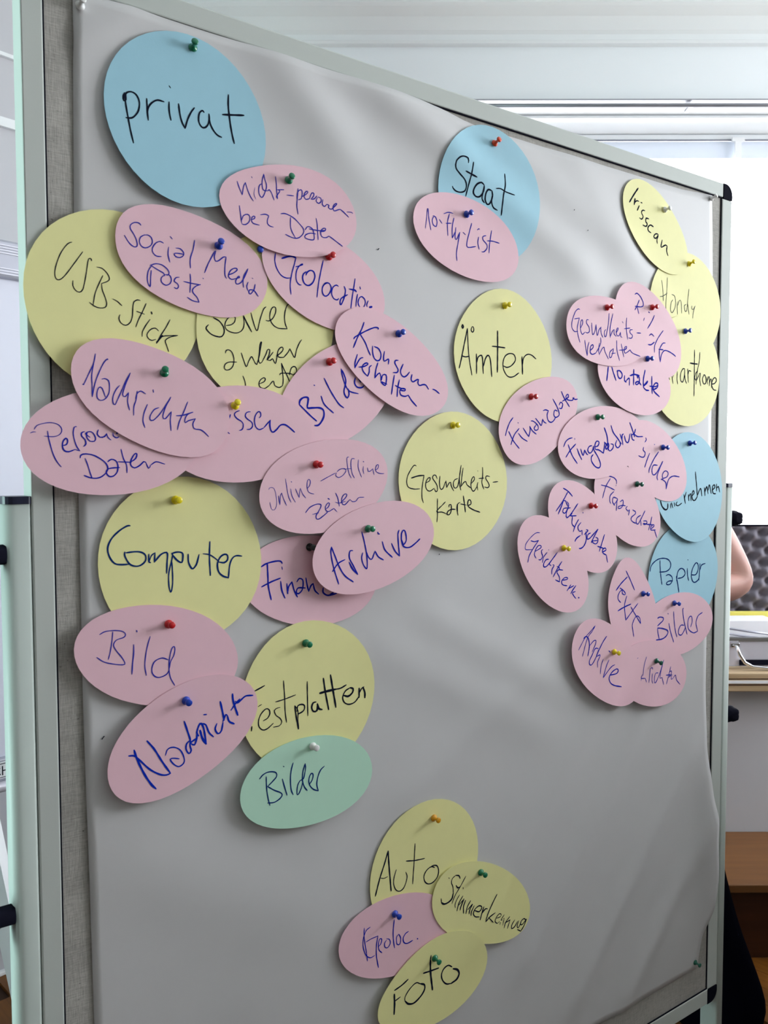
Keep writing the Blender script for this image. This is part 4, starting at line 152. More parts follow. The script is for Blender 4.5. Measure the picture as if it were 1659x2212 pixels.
 outline='1257.6,1325.3 1245,1326.5 1232.3,1326.2 1219.8,1324.4 1207.6,1321 1196.1,1316 1185.4,1309.6 1175.9,1301.9 1167.5,1293.2 1160.3,1283.7 1154.4,1273.5 1149.8,1262.9 1146.5,1251.9 1144.5,1240.6 1144,1229.3 1145.2,1218 1147.9,1207.1 1152.4,1196.6 1158.4,1186.9 1165.8,1178.1 1174.4,1170.3 1184,1163.5 1194.5,1157.7 1205.7,1153 1217.6,1149.5 1230.1,1147.2 1243,1146.4 1256.1,1147.2 1269.1,1149.8 1281.7,1154.2 1293.5,1160.3 1304.2,1168 1313.7,1176.9 1321.8,1186.8 1328.5,1197.5 1333.8,1208.8 1337.6,1220.6 1339.8,1232.7 1340.3,1244.9 1338.9,1257.1 1335.5,1268.9 1330.2,1280.1 1323.1,1290.3 1314.4,1299.4 1304.5,1307.2 1293.6,1313.7 1282,1318.8 1270,1322.7',
 strokes='0.96:1149.1,1250.1 1150.5,1257.2 1157.6,1263.9 1170,1269 1184.6,1269.7 1197.4,1266.6 1203.9,1259.5 1201.9,1251.6 1191.3,1247.1 1173.4,1247.1;0.97:1174.8,1266.7 1176.1,1248.2 1180.4,1225.7;0.99:1191.3,1239.8 1198.8,1241.2 1207.4,1236.6 1208.5,1229.8 1202.1,1224.3 1194.6,1224.3 1192.5,1227.1 1198.9,1229.9 1209.6,1229.7;1.09:1219.7,1236.3 1223.8,1223.2 1227.2,1208.8;1:1220.5,1228.9 1223.6,1243.4 1232.2,1249.2 1241.1,1246.2 1244.5,1239.2 1236.8,1233.6 1223.7,1232.6;1.02:1250.4,1248 1251.2,1237.3 1254.7,1226.6;0.83:1250.9,1263.1 1252.7,1262.5;1.03:1262.4,1235.8 1274.8,1235.5 1281.5,1243.3 1281.3,1252.9 1275.6,1256.1 1268.9,1251 1263.4,1241.9 1262.5,1232.4 1267.1,1223.8 1275,1222.5 1284,1228 1286.1,1241.6;0.95:1287,1253.9 1286.1,1241.6 1284.1,1224.5;1.04:1287.2,1242.9 1291.6,1250.9 1302.4,1253.2'),
dict(key='untern',color='blue',ink='black',pincol='blue',label='light blue round card reading Unternehmen with a blue pin, right edge of the board',base=0.00160,lift=0.0060,R=0.1913,pin=(1.2476,1.4637),
 outline='1232.6,1481.8 1221,1479.3 1210.2,1475.3 1200.2,1470.2 1191,1464 1182.7,1456.9 1175.1,1449 1168.3,1440.3 1162.5,1430.7 1157.8,1420.3 1154.7,1409 1153.2,1397.1 1153.7,1384.9 1156.3,1372.8 1160.8,1361.1 1166.9,1350.1 1174.4,1340.1 1182.9,1331.1 1192.2,1323.1 1202,1316 1212.3,1309.6 1223.2,1304 1234.7,1299.3 1246.7,1295.9 1259.3,1293.9 1272,1293.8 1284.7,1295.7 1296.7,1299.7 1307.8,1305.7 1317.6,1313.5 1325.9,1322.7 1332.7,1333 1337.9,1344.1 1341.6,1355.8 1343.8,1367.9 1344.6,1380.3 1343.7,1392.8 1341.3,1405.3 1337.1,1417.7 1331.4,1429.6 1324,1440.8 1315.3,1451.1 1305.2,1460.3 1294.1,1468.1 1282.3,1474.4 1269.9,1478.9 1257.3,1481.7 1244.8,1482.7',
 strokes='1.31:1169.6,1366.8 1173.6,1357.8 1181.8,1351.9 1187.9,1353.7 1189.2,1361.9;0.92:1196.4,1361.7 1197,1354.1;1.02:1198.9,1363.1 1202.4,1354.7;1.03:1206.2,1362.9 1207.7,1356.9;0.93:1214.7,1364.2 1211,1359.8 1217,1357.7 1227,1361.7;1.15:1233.3,1376 1234.5,1371.4 1236.9,1361;0.84:1235.8,1371.4 1239.6,1380.5;1.05:1245.8,1375.8 1246.9,1365.3;1.05:1247,1372.7 1252.1,1377.2 1253.2,1364.9;1.06:1255.8,1373.3 1262.2,1378.5 1259.7,1382.4 1255.9,1377.1 1257.1,1367.9 1263.4,1365.4 1271.1,1372.2;1.06:1265.5,1414.8 1268.6,1393.9 1271.1,1372.2;1.07:1271.1,1373.8 1280.2,1386 1284,1372.7;1.08:1291.8,1387.4 1293.1,1373.3;1.08:1293.1,1379.6 1298.3,1388.9 1302.2,1376.3;1.09:1302.3,1382.6 1306.2,1391.9 1311.4,1376.9;1.1:1314.1,1382.4 1322.1,1387 1320.8,1391.7 1315.4,1388.6 1316.8,1377.6 1324.7,1375.9;1.1:1327.4,1393.2 1327.4,1380.6;1.1:1327.4,1385.3 1332.8,1388.4 1336.8,1378.8'),
dict(key='bilder2',color='pink',ink='purple',pincol='blue',label='pink oval card reading Bilder with a blue pin, beside Fingerabdruck',base=0.00325,lift=0.0040,R=0.1658,pin=(1.1728,1.4556),
 outline='1077.8,1480.3 1074.8,1473.8 1073.3,1466.6 1073.1,1458.8 1074.4,1450.5 1077.2,1441.9 1081.2,1433.2 1086.5,1424.5 1093,1415.9 1100.5,1407.5 1109,1399.6 1118.2,1392.3 1128,1385.7 1138.3,1379.8 1149,1374.9 1159.7,1370.9 1170.3,1368 1180.8,1366.2 1190.8,1365.5 1200.3,1366 1209,1367.6 1216.8,1370.3 1223.7,1374.1 1229.3,1378.9 1233.8,1384.5 1236.9,1391 1238.6,1398.2 1238.9,1406 1237.8,1414.3 1235.3,1422.8 1231.4,1431.5 1226.3,1440.3 1219.9,1448.9 1212.4,1457.2 1203.9,1465.1 1194.7,1472.5 1184.7,1479.1 1174.3,1485 1163.5,1489.9 1152.6,1493.9 1141.8,1496.8 1131.2,1498.7 1121,1499.3 1111.4,1498.9 1102.5,1497.3 1094.6,1494.6 1087.8,1490.8 1082.2,1486',
 strokes='0.88:1129.3,1470.7 1130.9,1467.4 1126.5,1463;0.97:1124.4,1455 1123.4,1450.6 1128.7,1446.3 1125.9,1439.8 1119.1,1439.3 1112.3,1441.4;0.79:1151.7,1460.5 1152.7,1459.9;0.98:1139.9,1445.7 1132.8,1433.3 1127.9,1422.8;1:1162.9,1448.2 1149.9,1434.8 1139.8,1420.1 1138.7,1414;1:1160.5,1426 1150.1,1426 1146.2,1418.7 1147.9,1411.3 1153.6,1410.6 1161.7,1417.2 1174.3,1432.7;1:1174.3,1432.7 1164,1417.2 1159.4,1406.8 1161.3,1401.7;0.9:1173.4,1403.8 1185.2,1406.7 1188.7,1412.6 1183.9,1416.4 1178.1,1415.6 1173.4,1409.7 1174.6,1403.8;1:1169.9,1403.1 1175.8,1401.5 1182.8,1396.2 1183.3,1386.5;1.01:1183.3,1386.5 1189.9,1402.2 1201.8,1407.8 1218.6,1406.5'),
dict(key='finanzd2',color='pink',ink='purple',pincol='darkgreen',label='pink oval card reading Finanzdaten in thin pen with a dark green pin',base=0.00498,lift=0.0040,R=0.1637,pin=(1.1060,1.3957),
 outline='1009.6,1412.6 1006.3,1406.2 1004.4,1399.1 1003.9,1391.3 1004.8,1383 1007.1,1374.3 1010.7,1365.5 1015.6,1356.5 1021.7,1347.6 1028.9,1339 1037,1330.8 1046,1323 1055.5,1316 1065.6,1309.7 1076,1304.3 1086.6,1299.9 1097.1,1296.5 1107.5,1294.3 1117.5,1293.2 1126.9,1293.2 1135.7,1294.5 1143.7,1296.8 1150.7,1300.3 1156.6,1304.8 1161.3,1310.2 1164.7,1316.6 1166.8,1323.7 1167.5,1331.4 1166.8,1339.7 1164.8,1348.3 1161.3,1357.2 1156.6,1366.1 1150.6,1375 1143.6,1383.6 1135.5,1391.9 1126.6,1399.6 1116.9,1406.7 1106.7,1413 1096.2,1418.4 1085.4,1422.9 1074.6,1426.2 1064.1,1428.5 1053.8,1429.7 1044.2,1429.6 1035.2,1428.4 1027.2,1426 1020.1,1422.6 1014.2,1418.1',
 strokes='0.83:1037.7,1409.1 1050.2,1406.2 1056.7,1401.3 1056.8,1396.3;0.83:1041.6,1404.9 1031.2,1392.4 1023.6,1374.7;0.82:1020,1395.1 1035.5,1392.4 1052.3,1386.8;0.65:1055.2,1394.2 1056,1393.6;0.84:1050.6,1384.4 1042.1,1378.2 1041.1,1369.8 1043.3,1365.8;0.84:1058.3,1373.6 1049.6,1375.2 1047.6,1368.2 1053,1362.4;0.84:1058.3,1373.6 1059.4,1370.8 1050.8,1363.2;0.84:1058.3,1370.8 1056.9,1354.1;0.85:1065.9,1367.8 1072.4,1370.5 1073.5,1364.8 1069.2,1358.5 1062.7,1357.2 1061.6,1360.1 1071.4,1362 1079,1361.1;0.86:1083.4,1360.2 1080.1,1356.7 1085.6,1352.3;0.86:1085.6,1352.3 1088.9,1354.3 1086.7,1345.8;0.86:1096.6,1354.1 1103.3,1351 1103.3,1347.4 1094.4,1342.6 1093.3,1337.6 1101,1333 1105.5,1332.4;0.88:1116.7,1344.8 1107.7,1340.7 1105.5,1333.6 1109.9,1330.5 1118.9,1340.4 1127.5,1351.7;0.88:1116.7,1336.1 1117.7,1328;0.88:1123.4,1335.1 1131.3,1334.8 1132.4,1331.1 1125.6,1329.2 1123.4,1331.4 1139.2,1327.9;0.89:1145,1340.9 1141.5,1330.8 1136.4,1319.9;0.89:1134.7,1329.5 1149.5,1327.5;0.89:1141.5,1320.5 1150.7,1326 1148.4,1328.3 1142.6,1324.8 1142.6,1319.7 1154.1,1319.2;0.9:1151.8,1319.3 1154,1314 1157.9,1306.4'),
dict(key='finger',color='pink',ink='blue',pincol='green',label='pink oval card reading Fingerabdruck with a green pin',base=0.00553,lift=0.0050,R=0.2043,pin=(1.0084,1.4999),
 outline='924.5,1438.5 928.4,1432.3 933.7,1426.5 940.3,1421.2 948.3,1416.4 957.6,1412.2 968.1,1408.9 979.7,1406.5 992.3,1405.1 1005.4,1404.8 1018.8,1405.7 1032.2,1407.7 1045.2,1410.6 1057.6,1414.4 1069.3,1418.9 1080.3,1424 1090.6,1429.7 1100,1435.8 1108.4,1442.5 1115.5,1449.7 1121,1457.3 1124.3,1465.1 1125.4,1473 1124,1480.6 1120.3,1487.7 1114.5,1494.2 1107,1499.8 1098.1,1504.6 1088.3,1508.7 1077.6,1512 1066.3,1514.6 1054.4,1516.5 1041.9,1517.6 1029,1517.8 1015.8,1517.1 1002.6,1515.2 989.6,1512.4 977.3,1508.6 965.8,1503.9 955.4,1498.5 946.3,1492.6 938.5,1486.2 932,1479.5 927.1,1472.6 923.6,1465.6 921.6,1458.6 921.1,1451.7 922.1,1445',
 strokes='0.86:933.6,1453.2 937.5,1460.3 944.3,1465.1 952.6,1467;0.95:943.4,1456.4 952.3,1440.5 963.7,1428.4;0.95:938.5,1437.7 948.4,1448.5 960.2,1457.8;0.61:957.8,1466.3 958.2,1464.4;0.96:963.3,1450.7 968.3,1441.9 974,1434.3;0.97:971.3,1450.4 975.4,1442 977.4,1440.7;0.97:977.4,1440.7 980.4,1448.9;0.97:980.4,1448.9 984.5,1443.5 987.6,1441.8;0.98:996.7,1455.9 990.6,1454.4 987.5,1448.9 991.7,1444.2 997.8,1447.7 1000.8,1455.3;0.99:1000.8,1455.3 1001.9,1449.1 1011.3,1438.2 1017.1,1427.2 1013.4,1421.9 1005.1,1423.7 996.8,1431.2 995.8,1438.1 999.9,1442.2;0.99:1003.9,1453.9 1011.1,1456.1 1013.2,1461.7 1008,1463 1003.9,1457.4 1005,1450.5 1013.3,1449.3 1023.7,1444.5;1.09:1023.7,1444.5 1025.8,1453.6 1026.7,1460.5;1.09:1025.7,1461.9 1034.2,1455.1 1030,1450.8 1028.9,1455 1034.1,1460.6 1036.3,1456.5 1034.2,1449.5;1.18:1025.3,1484 1031.8,1471.7 1034.1,1457.9;0.92:1034.2,1453.7 1038.4,1448.2 1045.8,1452.4 1046.8,1458.1 1040.4,1459.4;1.01:1041,1488 1046.5,1477.6 1057.3,1468.1 1066,1459.8;1.02:1055.2,1465.2 1052.1,1458.1 1057.5,1453.3 1063.9,1458.3 1061.7,1463.9;1.03:1062.6,1475.2 1068.1,1465.5 1069.9,1458.4;1.03:1068.1,1468.3 1068,1473.9 1071.2,1475.4;1.03:1073.4,1472.6 1076.8,1464.2 1082.2,1462.2 1085.4,1468.6 1086.4,1475.8;1.04:1089.6,1476.5 1093,1467.4 1097.4,1466;1.04:1086,1493.9 1091.6,1484.4 1098.4,1471.7;1.15:1100.4,1483.9 1097.2,1477.4 1091.8,1474.5;0.95:1097.3,1476 1105,1472.2 1118.3,1472.4'),
dict(key='track',color='pink',ink='blue',pincol='red',label='pink oval card reading Trackingdaten with a red pin',base=0.00645,lift=0.0050,R=0.1572,pin=(0.9946,1.3635),
 outline='908.5,1390.4 904.4,1384.5 901.7,1377.7 900.3,1370 900.2,1361.7 901.5,1352.8 904.1,1343.6 908,1334.2 913.1,1324.7 919.3,1315.3 926.4,1306.1 934.5,1297.4 943.2,1289.3 952.6,1281.8 962.3,1275.2 972.4,1269.6 982.5,1265 992.5,1261.6 1002.4,1259.3 1011.8,1258.2 1020.7,1258.4 1028.9,1259.8 1036.3,1262.4 1042.8,1266.2 1048.1,1271 1052.4,1276.9 1055.4,1283.7 1057.1,1291.3 1057.5,1299.6 1056.5,1308.4 1054.2,1317.6 1050.6,1327 1045.7,1336.5 1039.7,1346 1032.6,1355.1 1024.5,1363.8 1015.7,1372 1006.1,1379.5 996.1,1386.1 985.8,1391.8 975.4,1396.4 965,1399.9 954.9,1402.2 945.2,1403.3 936.1,1403.1 927.7,1401.7 920.2,1399.1 913.8,1395.3',
 strokes='0.89:932.8,1391.5 943.1,1386.9 953.5,1378.9;0.89:943.1,1385.7 932.2,1372.1 917.8,1357.7;1.05:933.2,1372.1 928.7,1363.4 922.4,1353;0.81:932.2,1372.1 937.8,1372.6 940.6,1368.1 943.5,1364.3;0.81:941.5,1371.2 945.3,1365.5 938,1354.3 932.5,1355.8 934.3,1360.7 941.7,1361.8;0.9:949.1,1361.6 943.5,1360.5 939.9,1351.8 941.8,1346.9 951.1,1352.7 965.9,1367.5;0.9:953,1352.6 949.3,1349.6 962.4,1349.1;0.9:953.9,1348.1 953.1,1337.4 958.7,1332.1;0.75:977.1,1353.4 978.3,1352.8;0.91:967.7,1343.2 960.6,1334.5 955.9,1325.2;0.83:972.9,1338.5 966.2,1331.7 970,1325.2 975.7,1326.2;0.92:975.7,1326.2 975.7,1319.2;0.92:985.2,1327.1 989.1,1325.6 984.3,1322 980.4,1319.6;1.01:984.3,1323.3 985.2,1312.9 981.3,1304.1 973.6,1299.1 964.1,1299.9 958.6,1306.6 962.4,1314.1 971.9,1318.7;0.93:994.8,1321.5 989,1319.2 987.1,1312.8 992.8,1313.2 1002.5,1319.8 1012.2,1326.6;1.02:1012.2,1326.6 1002.5,1314.7 996.6,1306.5;0.85:1006.3,1314.5 1012.1,1311.6 1010.1,1305.2 1004.3,1304.2 998.6,1308.4 1010.2,1309.1;0.95:1027.4,1317.4 1021.8,1305.9 1014.8,1291.9;0.94:1011,1299.9 1025.6,1295.8;0.95:1021.5,1290.2 1030.4,1292.9 1028.5,1296.3 1022.6,1294 1023.5,1288.7 1031.2,1285;0.95:1031.2,1285 1032.1,1280.3 1033.9,1273.6'),
dict(key='gesicht',color='pink',ink='blue',pincol='yellow',label='pink oval card reading Gesichtserk. with a yellow pin',base=0.00886,lift=0.0050,R=0.1529,pin=(0.9318,1.3019),
 outline='845.7,1342.4 841.2,1336.8 838,1330.2 836.1,1322.7 835.5,1314.4 836.2,1305.5 838.2,1296.2 841.4,1286.5 845.8,1276.7 851.4,1266.9 857.9,1257.3 865.4,1248.1 873.6,1239.4 882.4,1231.4 891.7,1224.1 901.4,1217.8 911.2,1212.6 921,1208.4 930.6,1205.5 940,1203.8 948.9,1203.3 957.2,1204.1 964.7,1206.2 971.4,1209.5 977.1,1214 981.7,1219.6 985.2,1226.1 987.4,1233.6 988.3,1241.8 987.9,1250.6 986.3,1259.9 983.3,1269.6 979,1279.4 973.6,1289.2 967.1,1298.8 959.6,1308 951.3,1316.7 942.2,1324.8 932.7,1332.1 922.8,1338.4 912.7,1343.8 902.6,1347.9 892.6,1350.9 883,1352.7 873.9,1353.1 865.5,1352.3 857.9,1350.2 851.3,1346.9',
 strokes='0.55:881.2,1327.1 873.3,1327.2 863,1321.6 853.6,1313.6 851.1,1307.7 852.8,1304 866.7,1303.4;0.77:862.7,1316.5 870,1314.6 878.7,1316;0.78:878.7,1316 868.4,1305.5 859.8,1295.1 856.8,1285.5;0.7:871.9,1300.4 883.3,1304.7 884.1,1307.7 878.8,1308.6 872.8,1302.8 870.2,1295.6 873.8,1290.5;0.79:887.7,1301.9 885.1,1300.9 886,1295.9 887.8,1292.1 883.4,1287.4 879.4,1287.9;0.56:899.8,1301.2 900.7,1300.7;0.71:896.7,1297.1 889.6,1290.7 887,1282.9;0.87:900.3,1286.9 895,1286.7 889.7,1280.8 890.6,1276.4 896.8,1277.2 907.5,1285.8 918.6,1295.7;0.8:907.5,1285.8 902.1,1280 905.7,1277.2;0.88:909.3,1278.2 912,1276.8 907.5,1270.9 907.1,1264.1;0.89:928.9,1281.7 920.1,1272.5 910.2,1260.1;0.81:918.3,1275.1 923.8,1272.2 919.2,1267.5;0.81:931.1,1268.6 922,1269.8 918.3,1266.3 923.7,1258.4 923.6,1251.5;0.81:923.6,1251.5 914.6,1255.4;0.81:930,1253.5 940.1,1254 941.1,1256.4 934.6,1256.9 928.2,1251.8 930.9,1246.5 940,1244.5;0.91:948.3,1245.1 943.6,1240.4 939.9,1236.9;0.82:941.7,1239.3 954.8,1243.3;0.91:959.4,1242.9 952.8,1237.1 948,1231.8;0.83:958.3,1234.1 951.8,1232.7 954.4,1228 959,1223.5;1.25:964.8,1224.3 966.2,1223.7'),
dict(key='bilder3',color='pink',ink='purple',pincol='blue',label='pink oval card reading Bilder with a blue pin, below Papier',base=0.00355,lift=0.0050,R=0.1987,pin=(1.2102,1.1918),
 outline='1134.9,1131.7 1140.8,1125.8 1148,1120.3 1156.3,1115.2 1165.8,1110.7 1176.5,1106.8 1188.2,1103.8 1200.6,1101.7 1213.5,1100.6 1226.6,1100.5 1239.7,1101.3 1252.4,1103.1 1264.6,1105.7 1276.2,1109.1 1287,1113.3 1296.8,1118.2 1305.5,1123.7 1312.7,1129.9 1318.2,1136.6 1321.9,1143.7 1323.6,1151 1323.3,1158.3 1321.1,1165.5 1317.2,1172.5 1311.7,1179.1 1304.8,1185.2 1296.6,1190.8 1287.1,1195.9 1276.6,1200.1 1265,1203.6 1252.8,1206.2 1240,1207.7 1227,1208.3 1214,1207.9 1201.4,1206.6 1189.2,1204.4 1177.7,1201.5 1166.9,1197.8 1157,1193.6 1148.2,1188.7 1140.5,1183.3 1134.2,1177.4 1129.4,1171.1 1126.3,1164.5 1124.9,1157.7 1125.2,1151 1127,1144.4 1130.3,1137.9',
 strokes='1.06:1165,1169.8 1172.4,1171.6 1181.9,1169.3 1181,1164.8 1172.6,1160.4 1165.9,1156.9;1.16:1166.4,1153.8 1179.1,1151.7 1192,1147.6 1195.3,1143.2 1190,1137.2 1179.3,1133.8 1163.4,1134;0.98:1166.4,1153.8 1168.6,1143.7 1171.9,1132.7;0.81:1194.2,1175.6 1195.7,1174.5;0.91:1197.8,1158.3 1201.7,1145.1 1211.3,1124.5;0.91:1210.3,1177.1 1212.2,1160.1 1215.8,1143.5 1220.4,1132.5;0.93:1238,1180.1 1235.8,1177.9 1238.5,1162.7 1244.4,1145.7 1249.1,1133.6;0.93:1239.9,1150.3 1231,1151.3 1225,1143.8 1225.8,1136.3 1233.5,1134.7 1242.3,1143.2 1243.9,1148.5;0.94:1259,1145.4 1263.2,1154.6 1260.8,1163.7 1254.1,1162.4 1251,1153.2 1253.4,1142 1267,1134.2 1279.5,1135.6;0.95:1279.5,1135.6 1274.6,1150.6 1280,1162.4 1292.4,1167.4'),
dict(key='texte',color='pink',ink='blue',pincol='blue',label='narrow pink oval card reading Texte with a blue pin',base=0.00448,lift=0.0050,R=0.1844,pin=(1.1252,1.2155),
 outline='1081.5,1277.5 1074.3,1275.3 1067.9,1271.3 1062.4,1266 1057.6,1259.9 1053.3,1253.3 1049.3,1246.3 1045.7,1238.7 1042.8,1230.2 1040.7,1220.7 1039.8,1210.2 1040.4,1199 1042.6,1187.4 1046,1176 1050.6,1165.1 1055.8,1155 1061.3,1145.4 1067.1,1136.3 1073.2,1127.4 1079.5,1118.7 1086.3,1110.5 1094,1103.2 1102.4,1097.5 1111,1094 1119.4,1093.1 1127.2,1094.6 1134.1,1098.4 1140.2,1103.8 1145.5,1110.2 1150.2,1117.1 1154.5,1124.5 1158.4,1132.4 1161.7,1141.1 1164.2,1150.9 1165.3,1161.8 1164.9,1173.5 1162.7,1185.6 1159,1197.7 1154,1209.1 1148.2,1219.8 1141.9,1229.7 1135.4,1239 1128.6,1247.8 1121.5,1256.1 1113.9,1263.7 1105.9,1270.1 1097.6,1274.8 1089.4,1277.3',
 strokes='0.84:1083,1256.1 1093,1241.8 1104.7,1223.3;1.01:1086.1,1245.9 1071.8,1237.2 1058.6,1226.4;0.83:1068.1,1229.9 1075.9,1225.5 1081.7,1219.9 1079.8,1217.6 1074,1220.6 1073.9,1225.7 1068.2,1223.6 1064.1,1217.7 1064.5,1211.4 1070.3,1206.1;0.84:1085.3,1215.2 1080,1199.8 1083.1,1176.1;1.08:1063.7,1193.2 1078.1,1197.5 1095.6,1201.1;0.84:1083.1,1176.1 1097.7,1187.9 1113.4,1200.5;0.76:1096.1,1196.4 1105.6,1184.5 1120.6,1166.5;0.78:1120.6,1166.5 1118.6,1175.5 1111.6,1180.1 1105.6,1176.9 1099.7,1167.3 1100.7,1158.2 1103.2,1147.4'),
dict(key='nachr3',color='pink',ink='purple',pincol='darkgreen',label='pink oval card ending in chrichten with a dark green pin',base=0.00751,lift=0.0050,R=0.1841,pin=(1.1587,1.1004),
 outline='1063.5,1107.9 1061.3,1101.4 1060.2,1094.6 1060.3,1087.7 1061.7,1080.7 1065,1073.5 1070.9,1066 1078.3,1058.6 1086.3,1051.8 1095.1,1045.6 1104.8,1039.9 1115.2,1034.9 1125.7,1030.8 1135.5,1027.8 1145.2,1025.8 1156.8,1024.1 1171.8,1022.2 1185.5,1021.8 1197.1,1022.9 1207.5,1025.3 1216.8,1028.8 1224.9,1033.2 1231.6,1038.4 1237,1044.4 1240.9,1050.9 1243.3,1057.9 1244.3,1065.3 1243.7,1073 1241.4,1080.8 1237.4,1088.7 1231.7,1096.4 1224.4,1103.8 1215.7,1110.7 1205.9,1117 1195.2,1122.4 1183.9,1127.1 1172.2,1130.9 1160.3,1133.9 1148.4,1136 1136.5,1137.2 1125,1137.5 1113.9,1136.9 1103.4,1135.2 1093.8,1132.7 1085.3,1129.1 1077.9,1124.8 1071.8,1119.8 1067,1114.1',
 strokes='0.43:1112.1,1111.2 1109.1,1110.3 1107.8,1104.7;0.69:1112.5,1095.9 1114.6,1090.1;0.61:1133.6,1110.2 1127.8,1096 1125,1079.5;0.61:1120,1072.5 1121.9,1080 1125,1082.1;0.7:1123,1079.8 1118.9,1076.5 1131.2,1074.7;0.7:1131.2,1074.7 1134.4,1067.7;0.71:1140.6,1066.1 1142.6,1076.9 1144.4,1088.4 1149.6,1089.7 1150.7,1086.9;0.71:1149.8,1079.8 1148.8,1069.4 1150.9,1063.2;0.72:1165.4,1078.9 1158.1,1078.6 1155,1068.5 1156.9,1063 1164.3,1069.8 1172.7,1083.1 1179.8,1098.7;0.72:1179.8,1098.7 1172.7,1080.5 1169.4,1069.1;0.72:1169.4,1069.1 1175.6,1069.5;0.72:1175.6,1069.5 1179.1,1057.1;0.73:1199.2,1084.7 1193.8,1070.8 1186.9,1056.6;0.82:1186.2,1071.9 1198.2,1070.8;0.73:1193.8,1066.8 1201.5,1073.7 1200.4,1077.2 1194.9,1074.6 1197.1,1067.6;0.73:1197.1,1067.6 1202.6,1070.8 1200.5,1063.1 1206.1,1063.6;0.74:1206.1,1064.2 1212.7,1068 1216.2,1059.3 1226.2,1050'),
dict(key='archive2',color='pink',ink='blue',pincol='yellow',label='pink oval card reading Archive with a yellow pin, lower right cluster',base=0.00873,lift=0.0050,R=0.1658,pin=(1.0493,1.1298),
 outline='978.7,1185.7 971.8,1182.3 966.1,1178 961.4,1172.8 957.6,1167 954.7,1160.6 952.7,1153.6 951.7,1146 951.9,1137.7 953.5,1128.8 956.6,1119.5 961.2,1110 967.4,1100.5 975,1091.3 983.8,1082.6 993.4,1074.6 1003.4,1067.2 1013.1,1060.8 1021.7,1055.6 1030,1051.2 1040.1,1046.9 1054.1,1042.3 1066.5,1039.4 1077.1,1038.4 1086.7,1039 1095.3,1041.2 1102.6,1044.9 1108.5,1050 1112.9,1056.3 1115.9,1063.6 1117.4,1071.7 1117.5,1080.5 1116,1089.8 1113.1,1099.5 1108.7,1109.4 1103,1119.3 1096.1,1129.1 1088.1,1138.5 1079.3,1147.4 1069.7,1155.8 1059.7,1163.5 1049.2,1170.4 1038.3,1176.4 1027.4,1181.4 1016.5,1185.2 1005.9,1187.6 995.9,1188.4 986.7,1187.8',
 strokes='0.64:1004.7,1176.3 994.3,1168.7 981.8,1160.4 966.8,1142.9;0.64:1004.7,1176.3 997.9,1168.3 987.2,1158.6 975.8,1132.1;0.95:978.3,1159.6 983.6,1162 989,1158.3 991.9,1147 988.4,1131;0.72:992.8,1146.9 1001.8,1153.1 1007.2,1152.5 1005.5,1146.5 998.3,1136.4;0.81:1012.9,1139.4 1005.6,1140.4 998.4,1131.5 992,1122.6 992.9,1116.9 998.4,1116.8 1007.5,1126.6 1012.9,1137;0.9:1032,1156.7 1022,1147 1009.3,1130.1 1008.4,1126.5;0.73:1009.3,1127.6 1016.6,1129.1 1015.8,1125.5 1011.2,1118.7 1011.2,1110.1;0.65:1024.1,1120.7 1019.5,1111.4 1017.6,1098.7;0.99:1037.9,1132.8 1040.4,1130.3;0.74:1038.1,1118.2 1031.6,1108.5 1024,1091.6;0.74:1024,1091.6 1035.3,1100.5 1044.6,1106.6 1052.2,1108.7;0.91:1039.8,1093.6 1055.3,1094 1060.2,1098.3 1056.6,1101.3 1046.4,1098.3 1038.8,1091.3 1039.2,1083.8 1046.3,1077.3 1066,1071.5'),
dict(key='auto',color='yellow',ink='black',pincol='orangeyellow',label='yellow round card reading Auto with an orange pin',base=0.00000,lift=0.0030,R=0.1861,pin=(0.6911,0.9459),
 outline='728.6,958.9 717.5,964.5 705.7,968.6 693.3,971.3 680.7,972.6 668.2,972.3 656.1,970.5 644.7,967 634.1,962 624.3,955.6 615.4,948 607.5,939.5 600.7,930 595.1,919.9 590.8,909.3 587.8,898.3 586.2,887 586,875.6 587.2,864.3 589.8,853.2 593.8,842.5 599.3,832.4 606.1,823 614.1,814.6 623.2,807.3 633.3,801.2 644.2,796.4 655.6,793 667.5,790.9 679.6,790.3 691.8,791.2 704,793.7 715.8,797.7 727,803.2 737.5,810.2 746.9,818.7 755,828.3 761.7,839 766.8,850.5 770.2,862.6 772,875 772.1,887.4 770.6,899.8 767.3,911.8 762.4,923.2 755.9,933.8 748,943.4 738.8,951.8',
 strokes='0.98:615.1,920.5 609.4,905.3 601.7,887.7 594.3,866.3;1.04:615.1,920.5 616.3,904.4 618.2,882.8 619.9,865.3;0.54:602.4,888.1 608,885.8 614.4,886.3;0.68:628.4,891.6 624.5,881 624.2,872.6 627.6,864.7 633.4,860.9 639.9,862.6 644.5,869.7 646.3,877.7 644,883.7;0.69:659.8,918.3 658.5,897.8 655.7,864.1;0.75:644.7,898.6 659.8,895.2 676.1,893.4;0.78:693.4,875.8 687.9,878.7 679.8,876.1 675,869.4 676.3,861.4 682.4,856.2 690.5,856.2 698.1,861.6 700.5,869.7 697.5,877.1 690.6,879.5 686.6,878.5'),
dict(key='geoloc2',color='pink',ink='blue',pincol='blue',label='pink oval card reading Geoloc. with a blue pin',base=0.00255,lift=0.0080,R=0.1880,pin=(0.6239,0.8341),
